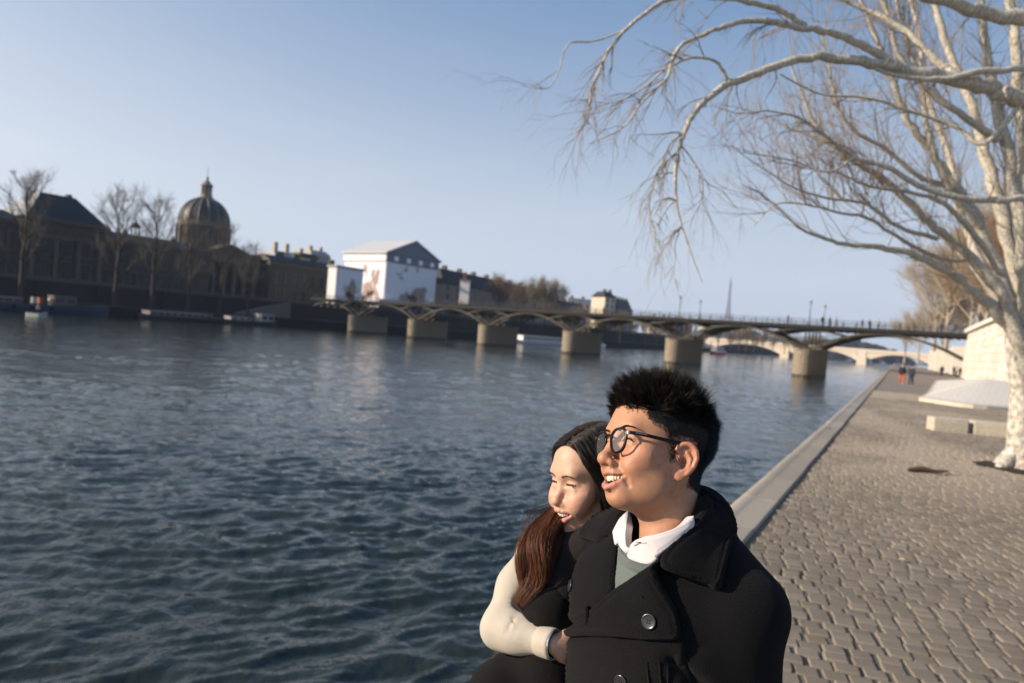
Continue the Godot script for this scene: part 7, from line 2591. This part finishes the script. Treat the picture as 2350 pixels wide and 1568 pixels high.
	var cream := mat(Color(0.50, 0.455, 0.385), 0.95, {"scale": 16.0, "tex": noise_tex(71, 0.16, 0.86, 1.0, 3), "bump": noise_tex(72, 0.13, 0, 1, 4), "bump_cm": 0.14, "rim": 0.3, "rim_tint": 0.5, "spec": 0.1})
	var jumper := obj("jumper", shift_back(am, t), cream, t)
	var cm := MB.new()
	var cd := (cuff - el).normalized()
	var cu := cd.cross(Vector3(0, 0, 1)).normalized()
	var rows := []
	for k in 6:
		var row := []
		for j in 24:
			var a := TAU * j / 24
			var rr := [0.0270, 0.0305, 0.0312, 0.0312, 0.0305, 0.0260][k] as float
			row.append(cuff - cd * [0.034, 0.030, 0.02, 0.0, -0.006, -0.0065][k] + (cu * cos(a) + cd.cross(cu) * sin(a)) * rr - off)
		rows.append(row)
	cm.grid(rows, true)
	obj("cuff", cm, cream, jumper)
	var br := MB.new()
	rows = []
	var bc := cuff + cd * 0.006
	for k in 9:
		var row := []
		var a2 := TAU * k / 8.0
		for j in 28:
			var a := TAU * j / 28
			row.append(bc + cd * cos(a2) * 0.0030 + (cu * cos(a) + cd.cross(cu) * sin(a)) * (0.0285 + 0.0013 * sin(a2)) - off)
		rows.append(row)
	br.grid(rows, true)
	obj("bracelet", br, mat(Color(0.72, 0.70, 0.68), 0.16, {"metal": 1.0}), t)
	# dark sleeveless coat and scarf
	var vf := Field.new()
	vf.ell(w.call(0.0, -0.20, 0.01), Vector3(0.150, 0.22, 0.115), 0.02, b)
	vf.ell(w.call(0.0, -0.48, 0.0), Vector3(0.160, 0.27, 0.130), 0.08, b)
	vf.ell(w.call(0.0, -0.72, 0.0), Vector3(0.175, 0.26, 0.140), 0.08, b)
	vf.cap(w.call(-0.03, -0.02, 0.0), w.call(-0.085, -0.06, 0.0), 0.055, 0.055, 0.04)
	vf.cap(w.call(0.03, -0.02, -0.02), w.call(0.08, -0.07, -0.02), 0.052, 0.052, 0.04)
	vf.cap(at(1322, 1268, 1.54), at(1262, 1400, 1.46), 0.045, 0.052, 0.04)
	vf.cap(at(1262, 1400, 1.46), at(1262, 1560, 1.44), 0.052, 0.075, 0.04)
	vf.cap(at(1215, 1545, 1.50), at(1150, 1590, 1.45), 0.060, 0.070, 0.04)
	for k in 6:
		var q := at(1300 - 9 * k, 1290 + 26 * k, 1.50 - 0.012 * k)
		vf.cap(q + Vector3(-0.035, 0.01, 0.02), q + Vector3(0.03, -0.02, 0.03), 0.002, 0.003, 0.010, true)
	var vm := MB.new()
	vf.mesh(vm, 0.009)
	obj("sleeveless_coat", shift_back(vm, t), wool(Color(0.022, 0.021, 0.022)), t)
	var sf := Field.new()
	sf.chain(smooth_curve([pose * Vector3(-0.055, -0.145, 0.055), pose * Vector3(-0.075, -0.15, -0.02), pose * Vector3(0.0, -0.14, -0.085), pose * Vector3(0.075, -0.15, -0.02), pose * Vector3(0.055, -0.150, 0.058), pose * Vector3(0.0, -0.158, 0.076), pose * Vector3(-0.055, -0.150, 0.058)], 4), [0.036], 0.02)
	sf.chain(smooth_curve([pose * Vector3(-0.03, -0.18, 0.080), at(1306, 1290, 1.50), at(1290, 1350, 1.47), at(1272, 1420, 1.44)], 4), [0.038, 0.042, 0.040, 0.034], 0.02)
	var sm := MB.new()
	sf.mesh(sm, 0.008)
	obj("scarf", shift_back(sm, t), wool(Color(0.042, 0.040, 0.040)), t)
	var fur := MB.new()
	var fc := at(1150, 1507, 1.50)
	for k in 500:
		var d := Vector3(rng.randf_range(-1, 1), rng.randf_range(-1, 1), rng.randf_range(-1, 1)).normalized()
		hair_tuft(fur, fc + d * 0.008 - off, d + Vector3(0, -0.3, 0), rng.randf_range(0.012, 0.022), 0.0005, Vector3(0, -0.3, 0), 2)
	obj("fur_pompom", fur, mat(Color(0.16, 0.15, 0.14), 0.8), t).set_meta("kind", "stuff")
	var tf := Field.new()
	for s: float in [-1.0, 1.0]:
		tf.chain([Vector3(c.x, 0.80, c.z) + l * 0.08 * s, Vector3(c.x, 0.45, c.z) + l * 0.085 * s, Vector3(c.x, 0.08, c.z) + l * 0.09 * s], [0.085, 0.060, 0.045], 0.03)
	var tm := MB.new()
	tf.mesh(tm, 0.016)
	obj("trousers", shift_back(tm, t), mat(Color(0.015, 0.015, 0.017), 0.9), t)
	for s: float in [-1.0, 1.0]:
		var bf := Field.new()
		var q := Vector3(c.x, 0.04, c.z) + l * 0.09 * s
		bf.chain([q - fd * 0.06, q + fd * 0.07, q + fd * 0.15 - Vector3(0, 0.008, 0)], [0.038, 0.040, 0.030], 0.02)
		var bm := MB.new()
		bf.mesh(bm, 0.012)
		obj("shoe", shift_back(bm, t), mat(Color(0.015, 0.012, 0.012), 0.4), t)

func _ready() -> void:
	set_stage()
	make_water()
	make_quay()
	make_far_bank()
	make_boats()
	make_bridge()
	make_near_bank()
	make_near_trees()
	make_far_trees()
	make_strollers()
	make_man()
	make_woman()
